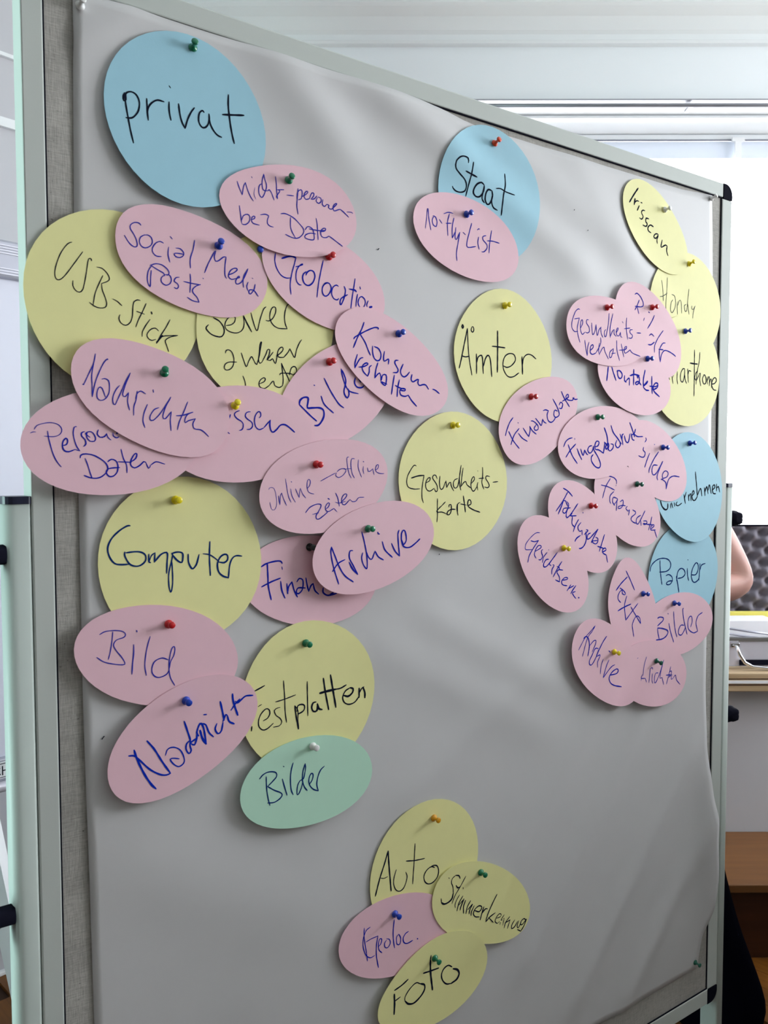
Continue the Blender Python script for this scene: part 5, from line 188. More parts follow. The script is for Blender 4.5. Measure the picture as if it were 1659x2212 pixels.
 outline='539.3,799.7 543.1,792.8 548.2,786 554.6,779.5 562.3,773.3 571.1,767.6 581,762.5 591.8,758.1 603.2,754.5 615.2,751.7 627.4,749.7 639.7,748.8 651.8,748.7 663.6,749.7 674.9,751.6 685.5,754.4 695.1,758.1 703.6,762.7 710.7,768.1 716.4,774.1 720.6,780.7 723.1,787.8 723.8,795.2 722.8,802.7 720,810.3 715.4,817.8 709.2,824.9 701.5,831.7 692.4,837.8 682.3,843.3 671.3,848 659.7,851.9 647.7,855 635.4,857.2 623.2,858.6 611.1,859 599.4,858.7 588.1,857.4 577.5,855.3 567.8,852.4 559.1,848.6 551.7,844.1 545.7,839 541,833.3 537.9,827 536.2,820.5 535.9,813.7 536.9,806.7',
 strokes='0.65:575.4,830.8 575.3,818.5 578.2,800 580.2,785.8;0.66:584.8,828.9 578.4,826.3 573.8,816.6 573.8,805.3 578.1,793.8 584.8,788.3 591.6,789;0.58:578.3,811.5 586.5,812.8 597.1,813;0.74:597.1,813 594.7,801.8 594.5,786.7 597.3,770.9;0.66:597,798.5 601.6,800.7 603.2,806.5 600.1,808.1 597.8,803.2 598.5,794.2 603.3,788.4;0.67:610.8,802.6 607.7,799.8 608.4,793.9 613,792.3 616.9,796.7 615.4,802.3 610.8,804.5;0.75:623.6,826.2 621.7,810.4 622.3,797.4 623.8,787.9;0.68:630.2,803.7 627.1,800.9 627.7,791.7 632.4,790.1 634.1,797.3 631,804.1;0.77:646.8,802.4 642,801.1 638,796 639.5,789.7 645,786.9 653.7,787.9;1.09:661.6,787.8 662.5,787'),
dict(key='stimm',color='yellow',ink='black',pincol='green',label='yellow oval card reading Stimmerkennung with a green pin',base=0.00396,lift=0.0050,R=0.1845,pin=(0.7735,0.8478),
 outline='689,844.8 687,838.2 686.1,831.1 686.5,823.3 688.3,815 691.8,806.3 697.1,797.3 704.1,788.4 712.7,779.7 722.4,771.6 732.9,764.3 743.4,758.3 753.2,753.8 763.2,750 775.8,744.6 789.9,738.7 802.3,735 814.3,732.8 825.8,731.7 836.7,732 846.5,733.9 854.8,737.3 861.5,742.1 866.3,748.1 869.4,755.2 870.6,763 870.2,771.4 868.2,780.2 864.8,789.3 859.8,798.6 852.8,808.4 842,819.7 832.4,829 824.6,835.9 815.8,842.3 805,849 793.2,855.3 781.1,860.7 768.8,865.1 756.7,868.4 745,870.5 733.9,871.2 723.8,870.6 714.9,868.6 707.3,865.5 701,861.4 695.9,856.5 691.9,850.9',
 strokes='0.46:715.2,856.8 716.6,855.3;0.94:735.9,849.7 733.8,854.2 728.1,856.4;0.67:728.1,856.4 721.8,853.3 720.4,847.5 723.2,841.2 723.7,832.1;1.2:723.7,832.1 721.1,825.1 714.1,821.8 707.1,821.9 702.7,825.3;0.79:702.7,825.3 701.9,831.1;0.68:746.4,849.8 736.7,838.3 726.8,827.9 721.1,817.9;0.94:728.9,841.7 731.7,837.5 736.7,837.7;0.54:741.4,835.2 742,832.8;0.61:735,826.5 729.6,820.3 726.7,814.5 727.4,810.4;0.81:741,823 733.8,814.6 730.2,805.1;0.74:733.8,812.4 742.4,817.5;0.95:743.1,818.4 738.1,809.9 735.9,804.5;0.89:746,815.3 742.3,807.5 742.3,798;0.82:755.3,811.9 749.5,805.3 746.5,796.1;0.82:750.2,800.6 758.2,806;0.9:758.9,805.8 753.8,799.5 752.3,794.3;0.9:761.7,802.7 756.6,795.3 755.8,790.5;0.83:762.3,795.8 770.5,791.8 775.6,796.5 771,800 763.8,797.6 760.1,792 763.3,786.6 769.9,784.7;0.84:779,796.7 774.1,787.1 770.9,780.4;0.84:774.2,788.2 781.2,793 784.4,792.3;0.71:802.3,808.6 793.4,797.8 784,785 779.6,775.9;0.77:779.6,775.9 787.4,781 796.8,784;0.71:784.7,780.5 793.4,770.5;0.71:799.8,774.6 809,773.2 810.3,776.4 805.3,779.1 799.6,775.9 797.7,770.6 803.1,765.2 808.2,766.1;0.79:817.8,772.7 811.5,767.3 809.5,760.8;0.72:811.6,766 818.2,767.2;0.72:818.2,767.2 815.3,757.6;0.8:829.4,765.9 821.6,760.2 818.1,752.6;0.87:820,759.5 830.1,760.9;0.73:830.1,760.9 824.6,749.9;0.81:839.4,758 833.9,752.8 833,747.2 838.5,747.8 844.8,754;0.74:847.2,754.4 843.9,747.3 846.2,744.2 851.8,750.1;0.82:862.1,750.9 857.4,754.2 851.9,751.8 851,747.4 854.9,746.7 863,751.9;0.9:863,751.9 857.2,743.1 850.8,737.5;0.89:850.8,737.5 844.6,741.8'),
dict(key='foto',color='yellow',ink='black',pincol='green',label='yellow round card reading Foto with a green pin, bottom of the board',base=0.00604,lift=0.0060,R=0.1912,pin=(0.6887,0.7531),
 outline='603.7,687.5 610.7,681.6 618.9,676.6 628,672.3 637.6,668.7 647.8,665.8 658.4,663.5 669.4,661.8 680.9,660.8 692.9,660.6 705.2,661.4 717.6,663.3 729.8,666.3 741.6,670.5 752.4,675.7 762.1,682 770.3,689 776.8,696.7 781.4,704.9 784.1,713.2 784.9,721.5 783.7,729.9 780.3,738.6 774.5,747.7 768.9,755.3 763.8,760.9 758.1,765.6 750.9,770 741.8,774.1 731.2,777.6 719.4,779.9 707.1,780.8 694.4,780.4 681.9,778.6 670,775.6 658.8,771.7 648.6,767.1 639.2,762 630.6,756.7 622.5,751.1 615,745.1 608.1,738.7 602.2,731.9 597.5,724.6 594.6,716.9 593.7,709.1 594.9,701.4 598.4,694.2',
 strokes='1.06:621.3,732.6 633.1,735 643.9,739.2;1.36:620.8,727.6 621.1,714.4 620.2,700.6;0.91:622,717.9 630.6,720.1;0.78:665,725.1 657,729.4 645.7,724.4 638.5,716.8 638.4,711.6;1.23:638.4,711.6 643.9,705.6 653.5,703.2 664.9,708.1 671.4,714.8 671.5,721.4 665,725.4;0.95:683.1,758.3 681.8,752.1;1.43:681.8,752.1 682.3,733.4 685.3,709.4;1.1:669.7,738.2 681.5,737 696.3,736.1;0.98:719.5,729.7 713,733.9 705.5,731.8 701.3,725.2 702.8,716.7 709.3,709.1 717.5,706.9;1.47:717.5,706.9 727.4,709.7 731.4,716.5 728.3,723 721.4,726.4'),
]

# ------------------------------------------------------------------ materials
def mat(name, col, rough=.6, metal=0., noise=0., nscale=40., bump=0., bscale=200., spec=None, coat=0., sss=0., trans=0.):
    m = bpy.data.materials.new(name); m.use_nodes = True; t = m.node_tree; p = t.nodes['Principled BSDF']
    c = (col[0], col[1], col[2], 1); p.inputs['Base Color'].default_value = c
    p.inputs['Roughness'].default_value = rough; p.inputs['Metallic'].default_value = metal
    if spec is not None: p.inputs['Specular IOR Level'].default_value = spec
    if coat: p.inputs['Coat Weight'].default_value = coat; p.inputs['Coat Roughness'].default_value = .15
    if sss: p.inputs['Subsurface Weight'].default_value = sss; p.inputs['Subsurface Radius'].default_value = (.02, .008, .004)
    if trans: p.inputs['Transmission Weight'].default_value = trans
    g = t.nodes.new('ShaderNodeTexCoord')
    if noise:
        n = t.nodes.new('ShaderNodeTexNoise'); n.inputs['Scale'].default_value = nscale; n.inputs['Detail'].default_value = 5
        r = t.nodes.new('ShaderNodeMapRange'); r.inputs['To Min'].default_value = 1 - noise; r.inputs['To Max'].default_value = 1 + noise
        x = t.nodes.new('ShaderNodeMix'); x.data_type = 'RGBA'; x.blend_type = 'MULTIPLY'; x.inputs['Factor'].default_value = 1
        t.links.new(g.outputs['Object'], n.inputs['Vector']); t.links.new(n.outputs['Fac'], r.inputs['Value'])
        x.inputs['A'].default_value = c; t.links.new(r.outputs[0], x.inputs['B']); t.links.new(x.outputs['Result'], p.inputs['Base Color'])
    if bump:
        n = t.nodes.new('ShaderNodeTexNoise'); n.inputs['Scale'].default_value = bscale; n.inputs['Detail'].default_value = 4
        b = t.nodes.new('ShaderNodeBump'); b.inputs['Strength'].default_value = bump; b.inputs['Distance'].default_value = .001
        t.links.new(g.outputs['Object'], n.inputs['Vector']); t.links.new(n.outputs['Fac'], b.inputs['Height']); t.links.new(b.outputs[0], p.inputs['Normal'])
    return m
def s2l(r, g, b):
    f = lambda v: (v / 255 / 12.92) if v / 255 <= .04045 else ((v / 255 + .055) / 1.055) ** 2.4
    return (f(r), f(g), f(b))
def wood(name, a, b, scale=(1, 14, 14), rough=.45):
    m = mat(name, a, rough); t = m.node_tree; p = t.nodes['Principled BSDF']
    g = t.nodes.new('ShaderNodeTexCoord'); mp = t.nodes.new('ShaderNodeMapping'); mp.inputs['Scale'].default_value = scale
    n = t.nodes.new('ShaderNodeTexNoise'); n.inputs['Scale'].default_value = 3; n.inputs['Detail'].default_value = 6
    r = t.nodes.new('ShaderNodeValToRGB'); r.color_ramp.elements[0].position = .35; r.color_ramp.elements[1].position = .68
    r.color_ramp.elements[0].color = (*a, 1); r.color_ramp.elements[1].color = (*b, 1)
    oi = t.nodes.new('ShaderNodeObjectInfo'); hs = t.nodes.new('ShaderNodeHueSaturation')
    mr = t.nodes.new('ShaderNodeMapRange'); mr.inputs['To Min'].default_value = .8; mr.inputs['To Max'].default_value = 1.15
    t.links.new(g.outputs['Object'], mp.inputs[0]); t.links.new(mp.outputs[0], n.inputs['Vector']); t.links.new(n.outputs['Fac'], r.inputs[0])
    t.links.new(oi.outputs['Random'], mr.inputs['Value']); t.links.new(mr.outputs[0], hs.inputs['Value'])
    t.links.new(r.outputs[0], hs.inputs['Color']); t.links.new(hs.outputs[0], p.inputs['Base Color'])
    return m
CC = dict(yellow=s2l(250, 245, 174), pink=s2l(250, 204, 217), blue=s2l(168, 217, 236), green=s2l(198, 240, 216))
M = {}
for k, v in CC.items(): M[k] = mat(k + '_card', v, .62, noise=.025, nscale=60, bump=.05, bscale=900)
M['paper'] = mat('white_paper', s2l(215, 213, 214), .55, noise=.02, nscale=25, bump=.12, bscale=60)
INK = dict(black=(.008, .011, .026), navy=(.004, .03, .17), blue=(.012, .02, .42), purple=(.04, .04, .42), royal=(.004, .03, .50), grey=(.13, .13, .11))
for k, v in INK.items(): M['ink_' + k] = mat(k + '_ink', v, .9, spec=.05)
PINC = dict(green=(.004, .20, .09), darkgreen=(.003, .12, .075), red=(.60, .005, .012), blue=(.006, .05, .50), yellow=(.92, .74, .008), white=(.88, .88, .87), black=(.006, .006, .008), orange=(.80, .06, .01), orangeyellow=(.80, .36, .004))
for k, v in PINC.items(): M['pin_' + k] = mat(k + '_pin_plastic', v, .28, coat=.3)
M['steel'] = mat('needle_steel', (.6, .6, .6), .3, 1)
M['mint'] = mat('mint_grey_enamel', s2l(206, 211, 206), .62, spec=.25, noise=.015, nscale=8, bump=.03, bscale=500)
M['mintpost'] = mat('mint_post_enamel', s2l(200, 209, 203), .5, spec=.35, noise=.015, nscale=8)
M['blackpl'] = mat('black_plastic', (.008, .008, .016), .9, spec=.04)
M['navycap'] = mat('dark_blue_cap', (.012, .014, .045), .35)
# woven linen board cover
m = mat('linen_cover', s2l(176, 172, 166), .9); t = m.node_tree; p = t.nodes['Principled BSDF']
g = t.nodes.new('ShaderNodeTexCoord')
def wv(scale, stretch):
    mp = t.nodes.new('ShaderNodeMapping'); mp.inputs['Scale'].default_value = stretch
    n = t.nodes.new('ShaderNodeTexNoise'); n.inputs['Scale'].default_value = scale; n.inputs['Detail'].default_value = 3
    t.links.new(g.outputs['Object'], mp.inputs[0]); t.links.new(mp.outputs[0], n.inputs['Vector']); return n
n1 = wv(90, (1, 1, 9)); n2 = wv(90, (9, 1, 1)); n3 = wv(6, (1, 1, 3)); n4 = wv(160, (1, 1, 1.5))
ad = t.nodes.new('ShaderNodeMath'); t.links.new(n1.outputs['Fac'], ad.inputs[0]); t.links.new(n2.outputs['Fac'], ad.inputs[1])
ad2 = t.nodes.new('ShaderNodeMath'); t.links.new(ad.outputs[0], ad2.inputs[0]); t.links.new(n3.outputs['Fac'], ad2.inputs[1])
r = t.nodes.new('ShaderNodeValToRGB'); r.color_ramp.elements[0].position = .38; r.color_ramp.elements[1].position = .62
dv = t.nodes.new('ShaderNodeMath'); dv.operation = 'MULTIPLY'; dv.inputs[1].default_value = .333; t.links.new(ad2.outputs[0], dv.inputs[0])
t.links.new(dv.outputs[0], r.inputs[0]); r.color_ramp.elements[0].color = (*s2l(158, 154, 148), 1); r.color_ramp.elements[1].color = (*s2l(194, 190, 184), 1)
sp = t.nodes.new('ShaderNodeValToRGB'); sp.color_ramp.elements[0].position = .24; sp.color_ramp.elements[1].position = .30
sp.color_ramp.elements[0].color = (.35, .33, .32, 1); t.links.new(n4.outputs['Fac'], sp.inputs[0])
x = t.nodes.new('ShaderNodeMix'); x.data_type = 'RGBA'; x.blend_type = 'MULTIPLY'; x.inputs['Factor'].default_value = 1
t.links.new(r.outputs[0], x.inputs['A']); t.links.new(sp.outputs[0], x.inputs['B']); t.links.new(x.outputs['Result'], p.inputs['Base Color'])
b = t.nodes.new('ShaderNodeBump'); b.inputs['Strength'].default_value = .5; b.inputs['Distance'].default_value = .0006
t.links.new(ad.outputs[0], b.inputs['Height']); t.links.new(b.outputs[0], p.inputs['Normal']); M['linen'] = m
M['wall'] = mat('white_wall_paint', s2l(240, 243, 247), .7, noise=.015, nscale=3, bump=.05, bscale=80)
M['frontwall'] = mat('brown_wall_paint', s2l(130, 124, 118), .8); M['sidewall'] = mat('beige_wall_paint', s2l(205, 200, 196), .8)
M['panel'] = mat('grey_panel_paint', s2l(196, 195, 200), .7, noise=.02, nscale=5)
M['trim'] = mat('white_trim_paint', s2l(236, 238, 240), .5)
M['wframe'] = mat('white_window_frame', s2l(238, 240, 244), .4)
M['seal'] = mat('grey_rubber_seal', s2l(110, 108, 125), .5)
M['rail'] = mat('dark_rail_metal', s2l(150, 150, 158), .35, .5)
M['alu'] = mat('aluminium', s2l(214, 212, 222), .4, .35, noise=.02)
M['chrome'] = mat('chrome', (.8, .8, .82), .12, 1)
M['foam'] = mat('charcoal_foam', s2l(112, 108, 118), .95, noise=.08, nscale=60)
M['skin'] = mat('skin', s2l(232, 178, 166), .5, sss=.15, noise=.03, nscale=12)
M['trouser'] = mat('dark_navy_cloth', (.0018, .0018, .005), 1, spec=.02)
M['shirt'] = mat('dark_red_cloth', s2l(120, 40, 48), .9, noise=.05)
M['hair'] = mat('brown_hair', s2l(70, 48, 34), .7, noise=.2, nscale=90)
M['shoe'] = mat('black_leather', (.01, .01, .01), .5)
M['eye'] = mat('eye_white', (.8, .8, .8), .3); M['lip'] = mat('lips', s2l(190, 110, 105), .5)
M['wb'] = mat('whiteboard_enamel', s2l(226, 226, 240), .25, noise=.01)
M['greypl'] = mat('grey_profile', s2l(176, 176, 188), .4, .4)
M['oak'] = wood('oak_sill', s2l(196, 168, 130), s2l(222, 196, 160), (1, 20, 20))
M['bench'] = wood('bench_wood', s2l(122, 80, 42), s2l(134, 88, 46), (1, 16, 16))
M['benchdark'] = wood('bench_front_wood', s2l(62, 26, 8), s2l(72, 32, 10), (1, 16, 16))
M['parquet'] = wood('parquet_wood', s2l(112, 66, 16), s2l(132, 80, 24), (2, 26, 26), .4)
M['subfloor'] = mat('floor_base', s2l(60, 36, 20), .8, noise=.1)
M['white'] = mat('white_sheet', s2l(245, 245, 248), .6); M['yel'] = mat('yellow_plastic', s2l(246, 236, 120), .4); M['redp'] = mat('red_plastic', s2l(200, 50, 60), .4)
M['glass'] = None
gm = bpy.data.materials.new('window_glass'); gm.use_nodes = True; t = gm.node_tree; t.nodes.clear()
o_ = t.nodes.new('ShaderNodeOutputMaterial'); tr = t.nodes.new('ShaderNodeBsdfTransparent'); gl = t.nodes.new('ShaderNodeBsdfGlossy'); gl.inputs['Roughness'].default_value = .02
fr = t.nodes.new('ShaderNodeFresnel'); fr.inputs['IOR'].default_value = 1.45; ms = t.nodes.new('ShaderNodeMixShader')
t.links.new(fr.outputs[0], ms.inputs[0]); t.links.new(tr.outputs[0], ms.inputs[1]); t.links.new(gl.outputs[0], ms.inputs[2]); t.links.new(ms.outputs[0], o_.inputs[0])
M['glass'] = gm
g2 = gm.copy(); g2.name = 'green_tinted_glass'
for n_ in g2.node_tree.nodes:
    if n_.type == 'BSDF_TRANSPARENT': n_.inputs[0].default_value = (.80, .95, .91, 1)
M['glass_green'] = g2

# ------------------------------------------------------------------ helpers
def mesh_obj(name, verts, faces, m, parent=None, smooth=False, loc=None, rotz=None):
    me = bpy.data.meshes.new(name); me.from_pydata([tuple(v) for v in verts], [], faces); me.update()
    if smooth: me.polygons.foreach_set('use_smooth', [True] * len(me.polygons))
    if m: me.materials.append(m)
    o = bpy.data.objects.new(name, me); COL.objects.link(o)
    if parent: o.parent = parent
    if loc is not None: o.location = loc
    if rotz is not None: o.rotation_euler = (0, 0, rotz)
    return o
def bm_obj(name, bm, m, parent=None, smooth=False, loc=None, rotz=None):
    bmesh.ops.recalc_face_normals(bm, faces=bm.faces)
    me = bpy.data.meshes.new(name); bm.to_mesh(me); bm.free()
    if smooth: me.polygons.foreach_set('use_smooth', [True] * len(me.polygons))
    if m: me.materials.append(m)
    o = bpy.data.objects.new(name, me); COL.objects.link(o)
    if parent: o.parent = parent
    if loc is not None: o.location = loc
    if rotz is not None: o.rotation_euler = (0, 0, rotz)
    return o
def add_box(bm, a, b, bev=0., mtx=None):
    n = bmesh.new(); bmesh.ops.create_cube(n, size=1)
    for v in n.verts: v.co = Vector([(a[i] + b[i]) / 2 + v.co[i] * (b[i] - a[i]) for i in range(3)])
    if bev: bmesh.ops.bevel(n, geom=list(n.edges), offset=bev, segments=2, affect='EDGES', profile=.5)
    if mtx: n.transform(mtx)
    tmp = bpy.data.meshes.new('tmp'); n.to_mesh(tmp); n.free(); bm.from_mesh(tmp); bpy.data.meshes.remove(tmp)
def box(name, a, b, m, parent=None, bev=0., **k):
    bm = bmesh.new(); add_box(bm, a, b, bev); return bm_obj(name, bm, m, parent, **k)
def tag(o, label=None, cat=None, group=None, kind=None):
    if label: o['label'] = label
    if cat: o['category'] = cat
    if group: o['group'] = group
    if kind: o['kind'] = kind
    return o
def empty(name, loc, rotz=0, **k):
    o = bpy.data.objects.new(name, None); COL.objects.link(o); o.location = loc; o.rotation_euler = (0, 0, rotz); o.empty_display_size = .05
    tag(o, **k); return o
def tube(bm, pts, rad, seg=10, caps=True, flat=1.):
    pts = [Vector(p) for p in pts]; rings = []
    rad = rad if isinstance(rad, (list, tuple)) else [rad] * len(pts)
    up = Vector((0, 0, 1))
    for i, p in enumerate(pts):
        d = (pts[min(i + 1, len(pts) - 1)] - pts[max(i - 1, 0)]).normalized()
        u = up if abs(d.dot(up)) < .95 else Vector((0, 1, 0))
        a = d.cross(u).normalized(); b_ = d.cross(a).normalized()
        rings.append([bm.verts.new(p + (a * math.cos(q) + b_ * math.sin(q) * flat) * rad[i]) for q in [2 * PI * k / seg for k in range(seg)]])
    for r1, r2 in zip(rings, rings[1:]):
        for k in range(seg): bm.faces.new((r1[k], r1[(k + 1) % seg], r2[(k + 1) % seg], r2[k]))
    if caps: bm.faces.new(rings[0]); bm.faces.new(rings[-1])
def lathe(bm, prof, seg=24, mtx=None):
    rings = []
    for r, z in prof: rings.append([bm.verts.new((r * math.cos(2 * PI * k / seg), r * math.sin(2 * PI * k / seg), z)) for k in range(seg)])
    for r1, r2 in zip(rings, rings[1:]):
        for k in range(seg): bm.faces.new((r1[k], r1[(k + 1) % seg], r2[(k + 1) % seg], r2[k]))
    bm.faces.new(rings[0]); bm.faces.new(rings[-1])
    if mtx: bmesh.ops.transform(bm, matrix=mtx, verts=[v for r in rings for v in r])
def spline(pts, step):
    """Catmull-Rom through 2-D points, sampled about every `step` metres"""
    if len(pts) < 3:
        P = pts; out = []
        n = max(2, int(math.dist(P[0], P[1]) / step))
        return [(P[0][0] + (P[1][0] - P[0][0]) * i / n, P[0][1] + (P[1][1] - P[0][1]) * i / n) for i in range(n + 1)]
    P = [(2 * pts[0][0] - pts[1][0], 2 * pts[0][1] - pts[1][1])] + list(pts) + [(2 * pts[-1][0] - pts[-2][0], 2 * pts[-1][1] - pts[-2][1])]
    out = [pts[0]]
    for i in range(1, len(P) - 2):
        p0, p1, p2, p3 = P[i - 1:i + 3]; n = max(2, int(math.dist(p1, p2) / step))
        for k in range(1, n + 1):
            t_ = k / n
            out.append(tuple(.5 * ((2 * p1[j]) + (-p0[j] + p2[j]) * t_ + (2 * p0[j] - 5 * p1[j] + 4 * p2[j] - p3[j]) * t_ * t_ + (-p0[j] + 3 * p1[j] - 3 * p2[j] + p3[j]) * t_ ** 3) for j in (0, 1)))
    return out

# ------------------------------------------------------------------ room shell
YW = 3.10; XL, XR, YB, ZC = -3.0, 3.8, -2.6, 3.28
def struct(o): o['kind'] = 'structure'; return o
def wall_with_holes(name, length, height, holes, mt='wall', thick=.30):
    """wall in local XZ from (0,0) to (length,height), front face at y=0, depth +y"""
    xs = sorted(set([0, length] + [h[0] for h in holes] + [h[1] for h in holes])); zs = sorted(set([0, height] + [h[2] for h in holes] + [h[3] for h in holes]))
    bm = bmesh.new()
    for a, b_ in zip(xs, xs[1:]):
        for c, d in zip(zs, zs[1:]):
            if any(h[0] <= a and b_ <= h[1] and h[2] <= c and d <= h[3] for h in holes): continue
            add_box(bm, (a, 0, c), (b_, thick, d))
    bmesh.ops.remove_doubles(bm, verts=bm.verts, dist=1e-5)
    return struct(bm_obj(name, bm, M[mt]))
# back wall: window strip; window openings (x0,x1,z0,z1) in wall coordinates (x - XL)
BW = [(.15 - XL, 2.65 - XL, .80, 2.738)]
o = wall_with_holes('wall_back', XR - XL, ZC, BW); o.location = (XL, YW, 0)
RWH = [(.15, 2.05, 1.25, 3.2)]          # right wall windows, measured from the back corner toward the viewer
o = wall_with_holes('wall_right', YW - YB, ZC, RWH, 'sidewall'); o.location = (XR, YW, 0); o.rotation_euler = (0, 0, -PI / 2)
LWH = [(2.6, 4.2, .95, 2.7)]
o = wall_with_holes('wall_left', YW - YB, ZC, LWH, 'sidewall'); o.location = (XL, YB, 0); o.rotation_euler = (0, 0, PI / 2)
struct(box('wall_front', (XL, YB - .2, 0), (XR, YB, ZC), M['frontwall']))
struct(box('floor', (XL, YB, -.12), (XR, YW, -.012), M['subfloor']))
struct(box('ceiling', (XL, YB, ZC), (XR, YW + .3, ZC + .1), M['wall']))
# cornice on the back wall: stepped white mouldings
def profile_strip(name, prof, x0, x1, m):
    vs = [(x0, YW - y, z) for y, z in prof] + [(x1, YW - y, z) for y, z in prof]; n = len(prof)
    fs = [(i, i + 1, n + i + 1, n + i) for i in range(n - 1)] + [(n - 1, 0, n, 2 * n - 1)] + [tuple(range(n)), tuple(range(2 * n - 1, n - 1, -1))]
    return struct(mesh_obj(name, vs, fs, m))
profile_strip('trim_1', [(0, 2.955), (.022, 2.957), (.026, 2.966), (.016, 2.972), (.018, 2.99), (.03, 3.0), (.055, 3.035), (.09, 3.052), (.10, 3.06), (.10, 3.07), (.085, 3.078), (.10, 3.10), (.15, 3.16), (.22, 3.22), (.29, 3.26), (.30, 3.2795), (0, 3.2795)], XL + .001, XR - .001, M['trim'])
# curtain rail: dark double line over the window head
rl = empty('curtain_rail', (1.6, YW - .05, 2.725), label='slim dark curtain rail above the bright window', cat='curtain rail')
bm = bmesh.new(); tube(bm, [(-1.7, 0, 0), (1.68, 0, 0)], .0075, 8); bm_obj('rail_rod', bm, M['rail'], rl, True)
bm = bmesh.new(); add_box(bm, (-1.7, .0, .018), (1.68, .03, .023)); bm_obj('rail_cover', bm, M['rail'], rl)
for q in (-1.6, -.5, .6, 1.6):
    bm = bmesh.new(); add_box(bm, (q, 0, -.004), (q + .02, .0495, .004)); bm_obj('bracket', bm, M['rail'], rl)
# windows
def window(idx, org, rotz, w, h, n=2, shade=0.):
    """slim white frame set near the outer face of the wall, sashes with glass, half-drawn translucent blind"""
    r = empty('window_%d' % idx, org, rotz, kind='structure')
    y0, y1 = .235, .285
    bm = bmesh.new()
    add_box(bm, (.002, y0, .002), (.035, y1, h - .002), .004); add_box(bm, (w - .035, y0, .002), (w - .002, y1, h - .002), .004)
    add_box(bm, (.035, y0, .002), (w - .035, y1, .04), .004); add_box(bm, (.035, y0, h - .024), (w - .035, y1, h - .002), .004)
    bm_obj('window_frame', bm, M['wframe'], r)
    bm = bmesh.new(); add_box(bm, (.003, .055, h - .014), (w - .003, .085, h - .003), .003); bm_obj('blind_rail', bm, M['wframe'], r)
    for k in range(n):
        a = .035 + (w - .07) * k / n; b_ = .035 + (w - .07) * (k + 1) / n; f = .022
        bm = bmesh.new(); add_box(bm, (a + .001, y0 + .005, .042), (a + f, y1 - .005, h - .026), .003); add_box(bm, (b_ - f, y0 + .005, .042), (b_ - .001, y1 - .005, h - .026), .003)
        add_box(bm, (a + f, y0 + .005, .042), (b_ - f, y1 - .005, .07), .003)
        s = bm_obj('sash', bm, M['wframe'], r)
        bm = bmesh.new(); add_box(bm, (a + f, .258, .07), (b_ - f, .262, h - .026)); bm_obj('pane', bm, M['glass_green' if idx == 2 else 'glass'], s)
        if shade:
            bm = bmesh.new(); add_box(bm, (a + f, y0 - .004, h - .0275), (b_ - f, y0 + .004, h - .0245)); bm_obj('seal', bm, M['seal'], s)
            bm = bmesh.new(); add_box(bm, (a + f, .246, h - .026 - shade), (b_ - f, .248, h - .026)); bm_obj('sun_blind', bm, M['blind'], s)
            bm = bmesh.new(); add_box(bm, (w / 2 - .018, y0 - .012, h - .024 - shade - .01), (w / 2 + .006, y0 - .002, h - .026)); add_box(bm, (w / 2 - .03, y0 - .013, h - .034), (w / 2 + .018, y0 - .0005, h - .02)); bm_obj('mullion_stub', bm, M['white'], s)  # mullion stub; lower part left out to imitate the window glare
    return r
bl = mat('pale_blind_fabric', (.75, .78, .85), .8); bl.node_tree.nodes['Principled BSDF'].inputs['Transmission Weight'].default_value = 0
t = bl.node_tree; tl = t.nodes.new('ShaderNodeBsdfTranslucent'); tl.inputs[0].default_value = (.8, .84, .9, 1); mm = t.nodes.new('ShaderNodeMixShader'); mm.inputs[0].default_value = .16
t.links.new(t.nodes['Principled BSDF'].outputs[0], mm.inputs[1]); t.links.new(tl.outputs[0], mm.inputs[2]); t.links.new(mm.outputs[0], t.nodes['Material Output'].inputs[0]); M['blind'] = bl
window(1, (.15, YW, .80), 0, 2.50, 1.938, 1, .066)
window(3, (XR, YW - .15, 1.25), -PI / 2, 1.9, 1.95, 2); window(2, (XL, YB + 2.6, .95), PI / 2, 1.6, 1.75)

portal('daylight_portal_back', (1.40, YW + .31, 1.77), (-PI / 2, 0, 0), 2.5, 1.93)
portal('daylight_portal_right', (XR + .31, YW - 1.1, 2.225), (0, PI / 2, 0), 1.95, 1.9)
portal('daylight_portal_left', (XL - .31, YB + 3.4, 1.825), (0, -PI / 2, 0), 1.75, 1.6)
# panel, sill and bench below the back windows
struct(box('trim_4', (-.6, 2.68, .20), (XR - .002, YW - .001, .712), M['panel']))
sl = struct(box('trim_5', (-.6, 2.60, .7125), (XR - .002, YW + .099, .772), M['oak'], bev=.003))
for z in (.733, .752): box('groove', (-.6, 2.5985, z), (XR - .01, 2.6015, z + .003), M['benchdark'], sl)
for z in (.7395,): box('bead', (-.6, 2.597, z), (XR - .01, 2.603, z + .009), M['white'], sl)
bn = empty('wooden_bench', (1.2, 2.5, 0), label='low brown wooden bench box along the wall under the window sill', cat='bench')
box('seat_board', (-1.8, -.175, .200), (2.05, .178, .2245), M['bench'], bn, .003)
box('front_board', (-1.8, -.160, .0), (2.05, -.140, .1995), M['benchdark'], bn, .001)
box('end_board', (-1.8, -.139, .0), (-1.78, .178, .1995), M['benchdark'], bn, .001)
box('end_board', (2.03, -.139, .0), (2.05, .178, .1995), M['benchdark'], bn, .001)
bm = bmesh.new(); lathe(bm, [(.006, 0), (.006, .001), (.004, .002)], 12, Matrix.Translation((.11, .02, .2245))); bm_obj('screw_cap', bm, M['seal'], bn)

